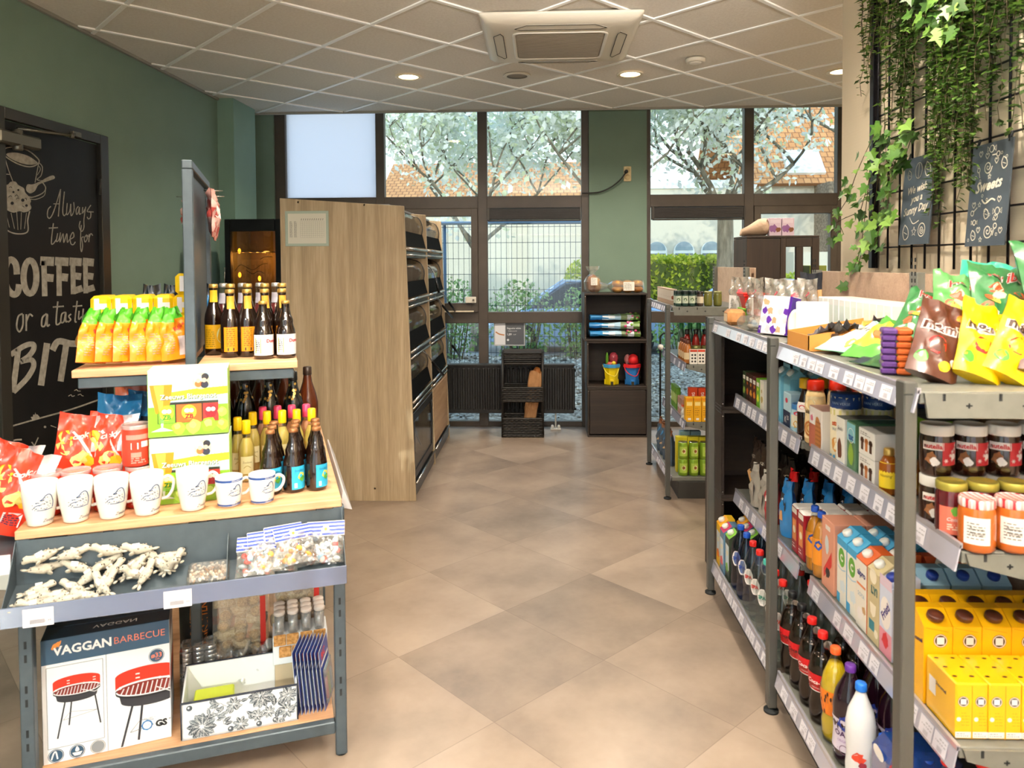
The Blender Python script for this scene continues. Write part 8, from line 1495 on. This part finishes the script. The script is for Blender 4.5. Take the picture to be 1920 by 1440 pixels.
def art1(mb, fn, W_, H_):
    t = lambda s, x, y, w_, sh=.25: mb.text(s, lambda a, b: fn(x+a, y+b+.12*(a)), ckw, w=w_, shear=sh, bold=.02)
    t('We wish', .0, .045, W_*.62); t('you a', .0, .01, W_*.38); t('Sunny Day', 0, -.03, W_*.8); mb.stroke([(-.04, -.06), (-.01, -.085), (.03, -.075)], .003, ckw, fn); shell(mb, fn, -.06, -.115, .028); star(mb, fn, 0, -.115, .018); ring(mb, ckw, fn, .055, -.11, .024, .003); swirl(mb, fn, .055, -.11, .016); ring(mb, ckw, fn, 0, .11, .024, .0028, ry=1.2); mb.stroke([(0, .08), (0, .135)], .003, ckw, fn); shell(mb, fn, .065, .11, .026); shell(mb, fn, -.065, .1, .018)
def art2(mb, fn, W_, H_):
    mb.text('Sweets', lambda a, b: fn(a, .03+b+.1*a), ckw, w=W_*.66, shear=.3, bold=.03); mb.stroke([(-.03, -.015), (-.01, -.028), (.02, -.016), (.04, -.022)], .005, ckw, fn)
    for k, (x, y) in enumerate(((-.055, .13), (-.02, .12), (.03, .1), (-.07, -.03), (.06, -.02), (-.035, -.11), (.05, -.075), (.078, -.115))): heart(mb, fn, x, y, .009)
    wrapped(mb, fn, 0, .14, .022); wrapped(mb, fn, .055, -.055, .022); wrapped(mb, fn, -.06, -.085, .016); swirl(mb, fn, -.012, .085, .022); swirl(mb, fn, .015, -.115, .024); lollip(mb, fn, .035, .12, .02, PI); lollip(mb, fn, -.075, -.055, .02, .6); lollip(mb, fn, .05, -.1, .02, -1.9); lollip(mb, fn, -.06, .08, .018, -1.2); star(mb, fn, 0, .055, .009); star(mb, fn, -.04, -.03, .009); star(mb, fn, -.02, -.14, .009); shell(mb, fn, .07, .09, .018); shell(mb, fn, .0, -.06, .016); shell(mb, fn, -.06, -.125, .016)
    for k in range(14): ring(mb, ckw, fn, (-.085+.17*((k*37) % 100)/100), (-.14+.28*((k*61) % 100)/100), .0045, .0016, 8)
sign('dark chalkboard sign wishing a sunny day, hung on the wire grid beside the ivy', 2.695, 2.915, 1.66, 1.985, art1); sign('dark chalkboard sign about sweets with candy doodles, hung on the wire grid', 2.262, 2.468, 1.645, 1.965, art2)
pg = [leafmat('#48682a'), leafmat('#5b7d30'), leafmat('#385423'), leafmat('#729140')]; pgd = [leafmat('#384f21'), leafmat('#48602c'), leafmat('#2c411b')]; vine = mat('#4a3f28', .8)
def leaf(mb, p, d, n, l, w_, m):
    d = d.normalized(); s = d.cross(n); s = s.normalized() if s.length > 1e-4 else d.orthogonal().normalized(); u = s.cross(d)
    a, b, c, e = p, p+d*l*.5+s*w_*.5+u*l*.08, p+d*l, p+d*l*.5-s*w_*.5+u*l*.08; mb.add([a, b, c, e], [(0, 1, 2), (0, 2, 3)], m, False)
def hanging(label, strands, size, ms, seed, step=.011):
    """strands: (pixel column, top, bottom) seen on the plane just in front of the grid"""
    r = random.Random(seed); o = thing('hanging_plant', label, 'plant', (1.36, 2.5, 2.6)); O_ = V((1.36, 2.5, 2.6)); ml, ms_ = MB(), MB()
    for (px, z0, py) in strands:
        x = 1.36+r.uniform(-.05, .03); b = atx(px+r.uniform(-8, 8), py+r.uniform(-25, 15), x); t = V((1.39, b.y+r.uniform(-.05, .05), z0)); n = max(4, int((t-b).length/.06)); pts = [t.lerp(b, i/n)+V((r.uniform(-.008, .008)-.03*sin(PI*min(1, i/n*2)), r.uniform(-.012, .012), 0)) for i in range(n+1)]
        ms_.tube([p-O_ for p in pts], .0013, vine, 4, caps=False); P = spline(pts, 6); ln = (t-b).length; k = int(ln/step)
        for i in range(k):
            p = P[min(len(P)-1, int(i/k*len(P)))]-O_; a = r.uniform(0, 6.28); d = V((cos(a)*.8-.25, sin(a), r.uniform(-.7, .3))); leaf(ml, p, d, V((0, 0, 1)), size*r.uniform(.6, 1.25), size*.62, r.choice(ms))
    ml.build('foliage', o, recalc=False); ms_.build('stems', o); return o
q = random.Random(1); rows_ = lambda n, a, b, z, f: [(q.uniform(a, b), z+q.uniform(-.1, .1), f(q.random())) for _ in range(n)]
hanging('fine leaved plant hanging at the far end of the wire grid', rows_(17, 1612, 1668, 2.95, lambda t: 50+190*t**1.5), .03, pg, 2); hanging('dark trailing plant hanging beside the fine leaved one', rows_(19, 1662, 1712, 2.95, lambda t: 100+210*t), .032, pgd+pg[:1], 3)
hanging('dense long plant hanging down over the middle of the wire grid', rows_(40, 1738, 1822, 2.95, lambda t: 150+260*t), .031, pg+pgd[:1], 4, .0095); hanging('trailing plant hanging above the sweets chalkboard', rows_(22, 1845, 1925, 2.95, lambda t: 40+220*t), .032, pgd+pg[:2], 5)
LOBE = [(0, 0), (.28, -.12), (.5, .08), (.34, .3), (.62, .55), (.27, .56), (0, 1.0), (-.27, .56), (-.62, .55), (-.34, .3), (-.5, .08), (-.28, -.12)]
def ivyleaf(mb, p, d, nrm, s, m):
    d = d.normalized(); a = d.cross(nrm); a = a.normalized() if a.length > 1e-4 else d.orthogonal().normalized(); u = a.cross(d); vs = [p+a*x*s+d*y*s+u*(abs(x)*.25*s) for x, y in LOBE]; mb.add(vs, [(0, i, i+1) for i in range(1, 11)], m)
ivm = [mat('#446b27', .4), mat('#567a2f', .4), mat('#32521e', .4), mat('#6f9140', .4)]
o = thing('ivy_plant', 'broad leaved ivy trailing off the end of the wire grid over the window', 'plant', (1.36, 3.2, 2.2)); O_ = V((1.36, 3.2, 2.2)); ml, ms_ = MB(), MB(); r = random.Random(5)
for path, dens, sz in (([(1660, 235), (1650, 290), (1630, 340), (1612, 400)], 20, .05), ([(1700, 230), (1680, 300), (1668, 360), (1660, 420)], 20, .05), ([(1640, 250), (1608, 320), (1590, 370), (1572, 405), (1582, 440)], 18, .045), ([(1650, 300), (1640, 380), (1625, 440), (1608, 500), (1598, 535), (1582, 545)], 20, .042), ([(1690, 280), (1660, 350), (1655, 410), (1640, 460), (1648, 430)], 16, .045), ([(1630, 330), (1620, 420), (1612, 470), (1600, 505)], 12, .04), ([(1715, 240), (1700, 285), (1690, 310)], 14, .05), ([(1605, 400), (1565, 420), (1558, 445)], 3, .05)):
    pts = [atx(u, v, 1.33+r.uniform(-.04, .03)) for u, v in path]; P = spline(pts, 6); ms_.tube([p-O_ for p in P], .0016, vine, 5, caps=False)
    for i in range(dens): p = P[min(len(P)-1, int((i+r.random())/dens*len(P)))]-O_; a = r.uniform(0, 6.28); d = V((r.uniform(-.6, .2), cos(a)*.9, -.55+.5*sin(a))); ivyleaf(ml, p+V((r.uniform(-.03, .02), r.uniform(-.03, .03), r.uniform(-.02, .02))), d, V((-.8, -.5, .4)), sz*r.uniform(.7, 1.25), r.choice(ivm))
ml.build('foliage', o, recalc=False); ms_.build('stems', o)
o = thing('ivy_plant', 'cluster of broad ivy leaves high up between the trailing plants', 'plant', (1.37, 2.75, 2.75)); O_ = V((1.37, 2.75, 2.75)); ml, ms_ = MB(), MB()
for k in range(46): p = atx(r.uniform(1700, 1800), r.uniform(-60, 60), 1.33+r.uniform(-.05, .05))-O_; ivyleaf(ml, p, V((r.uniform(-.5, .2), r.uniform(-1, 1), r.uniform(-1, .3))), V((-.8, -.5, .4)), .055*r.uniform(.7, 1.2), r.choice(ivm))
ms_.tube([V((0, -.15, .3)), V((-.01, 0, .1)), V((-.02, .1, -.1))], .002, vine, 5); ml.build('foliage', o, recalc=False); ms_.build('stems', o)
# ================================================================ FAR SHELVING (seen from its end)
L4 = lambda y: [(.872, 1.30, 1.252, 1.302, y), (.972, .905, .858, .915, y+.02), (.972, .515, .462, .522, y+.02), (.872, .145, .10, .152, y)]
s3, P3 = shelving('grey shelf unit beyond the dark crates with sauces, cans and spices', 5.02, 5.98, L4(5.03), True, xback=1.39, top=1.56, posts=(5.03, 5.92)); fpost(P3, .832, 5.0, 1.315); fpost(P3, .832, 5.86, 1.315)
s4, P4 = shelving('far side of the double shelf unit, carrying the slatted crate', 5.02, 5.98, [(1.90, 1.30, 1.252, 1.302, 5.03)], False, xback=1.42, top=1.56)
bpy.data.objects.remove([c for c in s4.children if c.name.startswith('price_rail')][0])
F1, F2, F3, F0 = 1.301, .906, .516, .146
K = jar('spice_jar', 'spices', .021, .105, mat('#2f4a40', .3), mat('#1c2a26', .4), .028, [(.02, .07, 1.4, mat('#c9d2c0', .4), 0)], lambda mb, f: blob(mb, mat('#4a6a3a', .4), f(0, 1), 0, .045, .012, 3), 'green spice jars')
for i in range(7): K.place((.93+.046*i if i < 3 else .93+.046*(i-3), 5.09 if i < 3 else 5.15, F1), 0, 'dark green spice jar on the far top shelf, %s row, %s from the aisle' % (('front', 'rear')[i > 2], ORD[i if i < 3 else i-3]))
K = jar('spice_jar', 'spices', .022, .10, mat('#4a3a30', .3), mat('#2a221e', .4), .02, [(.02, .065, 1.4, mat('#d6c9b0', .4), 0)], None, 'brown spice jars'); [K.place((1.08+.047*i, 5.10, F1), 0, 'brown spice jar next to the green ones on the far top shelf') for i in range(1)]
K = jar('olive_jar', 'olives', .028, .1, mat('#6f6f2f', .2, spec=.6), mat('#8a8a5a', .4, .4), .016, None, None, 'olive jars'); K.place((1.135, 5.11, F1), 0, 'jar of green olives on the far top shelf'); K.place((1.2, 5.11, F1), 0, 'jar of green olives on the far top shelf, the one farther from the aisle')
K = pack('spice_sachet', 'spices', .06, .012, .11, {'*': mat('#b59a84', .4)}, lambda mb, f: (rect(mb, mat('#d9d2c6', .4), f(1), -.025, .03, .025, .1), blob(mb, mat('#8a4a2a', .4), f(2), 0, .05, .015, 3)), 'spice sachets')
for i in range(14): K.place((.925, 5.24+.045*i, F1), (0, 0, R(-62)), 'upright spice sachet along the far top shelf edge, %s from the jars' % ORD[i])
def sbot(nm, c, cap, label, spots, lc='#d8c9b0', h=1):
    K = bottle('sauce_bottle', 'sauce', [(.024, 0), (.028, .006), (.028, .1*h), (.02, .14*h), (.013, .165*h)], mat(c, .25, spec=.6), (.017, .16*h, .19*h, mat(cap, .4)), [(.03, .09*h, 1.3, mat(lc, .4), 0)], None); K.group = nm
    for x, y, t in spots: K.place((x, y, F2), 0, t)
sbot('red sauce bottles', '#8f1c14', '#1c1a18', 0, [(1.03+.062*i, 5.30, 'red sauce bottle with dark cap in the rear row, %s from the aisle' % ORD[i]) for i in range(4)], '#6b2a1a', 1.15); sbot('green capped sauce bottles', '#4a6a5a', '#2f8a4a', 0, [(1.005+.062*i, 5.38, 'sauce bottle with green cap at the very back, %s from the aisle' % ORD[i]) for i in range(3)], '#c9d8d0', 1.35); sbot('small amber bottles', '#a8642a', '#5a2a16', 0, [(1.0, 5.12+.065*i, 'small amber sauce bottle along the far shelf edge, %s from its near end' % ORD[i]) for i in range(4)], '#e0c9a0', .85)
K = jar('sauce_jar', 'sauce', .034, .115, mat('#7a2a16', .2, spec=.6), mat('#7f7f4a', .4, .5), .03, [(.02, .07, 1.4, mat('#d9482f', .4), 0)], None, 'red jars with olive lids')
for i in range(3): K.place((1.07+.072*i, 5.18, F2+.0), 0, 'red sauce jar with olive lid on the far second shelf, %s from the aisle' % ORD[i])
def artwh(mb, f): rect(mb, mat('#c9482f', .4), f(1), -.024, .085, .024, .1); [disc(mb, mat('#2a2624', .4), f(1), -.01+.02*(k % 2), .02+.022*(k//2), .007, n=8) for k in range(6)]
K = pack('seasoning_box', 'seasoning', .05, .04, .10, {'*': mat('#e6e2da', .4)}, artwh, 'white seasoning boxes')
for i in range(4): K.place((1.03+.0525*i, 5.085, F2), 0, 'white seasoning box at the near end of the far second shelf, %s from the aisle' % ORD[i])
def arthon(mb, f): mb.text('HONIG', lambda x, y: f(1)(-y, x+.09), whl, w=.09, bold=.02)
K = pack('soup_box', 'soup', .06, .05, .165, {'*': mat('#c43f1f', .4)}, arthon, 'orange red soup boxes')
for i in range(4): K.place((1.05+.063*i, 5.20, F3+.045), 0, 'orange red soup box on the far third shelf, %s from the aisle' % ORD[i])
o = thing('carton', 'flat brown tray lifting the orange red soup boxes', 'carton', (1.14, 5.2, F3)); mb = MB(); mb.box(-.13, -.028, 0, .13, .028, .044, mat('#8a6a45', .7), .002); mb.build('box', o)
def artye(mb, f): rect(mb, mat('#f2d98a', .4), f(1), -.018, .11, .018, .135); rect(mb, mat('#e08a1a', .4), f(1), -.024, .145, .024, .16); rect(mb, whl, f(1), -.01, .012, .01, .026); dots(mb, mat('#a8741a', .4), f(1), -.018, .04, .018, .1, 4, .005)
K = pack('pasta_box', 'pasta', .052, .06, .165, {'*': mat('#e0a51f', .4)}, artye, 'yellow boxes on the far third shelf')
for i in range(4): K.place((1.0+.055*i, 5.085, F3), 0, 'yellow box with white square on the far third shelf, %s from the aisle' % ORD[i])
K = pack('soup_packet', 'soup', .055, .03, .17, {'*': mat('#5f8f2f', .4)}, lambda mb, f: rect(mb, mat('#c9d88a', .4), f(1), -.02, .05, .02, .12), 'green packets on the far third shelf'); [K.place((.995, 5.45+.06*i, F3), RZ, 'green soup packet along the far third shelf edge, %s from its near end' % ORD[i]) for i in range(4)]
K = pack('stock_box', 'stock cubes', .06, .05, .13, {'*': mat('#b58a78', .4)}, lambda mb, f: rect(mb, whl, f(1), -.02, .05, .02, .08), 'pale pink boxes'); [K.place((1.0, 5.20+.065*i, F3), RZ, 'pale pink box along the far third shelf edge, %s from its near end' % ORD[i]) for i in range(3)]
K = fbag('nut_bag', 'nuts', .06, .1, .03, mat('#dcd9d2', .35), mat('#c4502a', .35), None, 'small white pouches', 5); K.place((.985, 5.165, F3), (0, 0, R(-60)), 'small white pouch at the corner of the far third shelf')
can = mat('#7f9f2a', .28, .3)
def artcan(mb, f): patch(mb, mat('#a8c24a', .3), f(0, 0), -.03, .02, .03, .085, 8); disc(mb, mat('#d9c9a0', .4), f(0, 1), 0, .055, .016, .018, 14); disc(mb, mat('#8a4a2a', .4), f(0, 2), 0, .055, .009)
K = bottle('food_can', 'canned food', [(.031, 0), (.033, .004), (.033, .108), (.031, .112)], can, (.030, .111, .1135, steel), None, lambda mb, f: None, n=22); q = MB(); artcan(q, lambda a0, k=1: cyl(.033, a0, .0006*(k+1))); q.build('paper_label', K.root); K.group = 'green food cans'
for j in range(2):
    for i in range(4): K.place((.962+.072*i, 5.085, F0+.114*j), .2*i, 'green food can, %s layer on the far bottom shelf, %s from the aisle' % (('lower', 'upper')[j], ORD[i]))
K = pack('cracker_box', 'crackers', .075, .05, .245, {'*': mat('#dcc92a', .4), '+z': mat('#e6d63a', .4)}, None, 'yellow boxes behind the cans')
for i in range(3): K.place((.965+.078*i, 5.17, F0), 0, 'tall yellow box behind the green cans, %s from the aisle' % ORD[i])
K = pack('stock_box', 'stock cubes', .07, .05, .07, {'*': mat('#8fb5c9', .4)}, None, 'pale blue boxes'); [K.place((1.0+.075*i, 5.235+.0, F0+.2), 0, 'pale blue box above the yellow boxes, %s from the aisle' % ORD[i]) for i in range(2)]
o = thing('carton', 'brown carton at the back of the far bottom shelf under the pale blue boxes', 'carton', (1.04, 5.25, F0)); mb = MB(); mb.box(-.08, -.045, 0, .08, .045, .199, mat('#8a6a45', .7), .002); mb.build('box', o)
K = fbag('pet_food_bag', 'pet food', .12, .25, .07, mat('#4a5a6a', .4), mat('#8a5a3a', .4), lambda mb, fn: (blob(mb, mat('#c9a880', .4), fn, 0, .1, .035, 3), blob(mb, mat('#3a78a8', .4), fn, .02, .17, .025, 5)), 'pet food bags', 6)
for i in range(4): K.place((.925, 5.36+.14*i, F0), RZ, 'dark pet food bag along the far bottom shelf edge, %s from the cans' % ORD[i])
o = thing('wooden_crate', 'dark slatted wooden crate on top of the far shelf unit before the window', 'crate', (1.69, 5.45, F1+.001))
for n, b in (('top_board', (-.25, -.18, .464, .25, .18, .48)), ('bottom_board', (-.25, -.18, 0, .25, .18, .016)), ('front_board', (-.25, -.18, .018, -.02, -.165, .46)), ('side_board', (-.25, -.163, .018, -.235, .18, .462)), ('corner_post', (-.018, -.18, .018, .02, -.15, .462)), ('corner_post', (.2, -.18, .018, .25, -.15, .462)), ('corner_post', (.2, .15, .018, .25, .18, .462)), ('slat', (.09, -.178, .018, .14, -.165, .40)), ('rail', (.02, -.179, .40, .2, -.16, .462)), ('slat', (-.2, .165, .018, -.05, .178, .46)), ('slat', (-.045, .165, .018, .06, .178, .46))): mb = MB(); mb.box(*b, dkwoodz, .002); mb.build(n, o)
K = pack('gingerbread_box', 'cake mix', .085, .05, .125, {'*': mat('#cfb9c9', .4)}, lambda mb, f: (blob(mb, mat('#8a5a8f', .4), f(1), -.01, .05, .028, 3), rect(mb, mat('#d9c9d6', .4), f(1), -.035, .09, .035, .115), blob(mb, mat('#7a4a30', .4), f(2), .02, .04, .018, 5)), 'purple boxes on the crate')
K.place((1.655, 5.36, F1+.482), 0, 'purple and white box on the slatted crate, the one beside the cloth sack'); K.place((1.745, 5.36, F1+.482), 0, 'purple and brown box on the slatted crate, the one farther from the cloth sack')
o = thing('cloth_sack', 'beige cloth sack lying on the slatted crate beside the purple boxes', 'sack', (1.53, 5.42, F1+.482)); mb = MB(); sk = mat('#c4a88f', .9, bump=(60, .3)); mb.loft([[(x, k*1.1*cos(a*PI/6), z+k*.8*sin(a*PI/6)) for a in range(12)] for x, k, z in ((-.1, .01, .012), (-.09, .03, .026), (-.04, .045, .04), (.03, .075, .062), (.08, .08, .066), (.1, .04, .05))], sk); mb.build('sack_body', o)
o = thing('wall_file', 'upright green magazine box behind the wood back boards', 'box', (1.98, 5.5, F1+.0)); mb = MB(); mb.box(-.06, -.1, 0, .06, .1, .27, mat('#7f8f3f', .5), .003); mb.build('box_body', o); o['label'] = 'green upright box beside the slatted crate on the far shelf unit'

# one-piece things need no empty
for o in list(COL.objects):
    if o.type == 'EMPTY' and o.get('category') and len(o.children) == 1:
        c = o.children[0]
        if not c.children and c.location.length < 1e-6 and tuple(c.rotation_euler) == (0, 0, 0):
            nm = o.name; loc, rot, sc = o.location.copy(), o.rotation_euler.copy(), o.scale.copy(); pr = {k: o[k] for k in ('label', 'category', 'group') if k in o}
            bpy.data.objects.remove(o); c.parent = None; c.location, c.rotation_euler, c.scale = loc, rot, sc; c.name = nm
            for k, v in pr.items(): c[k] = v
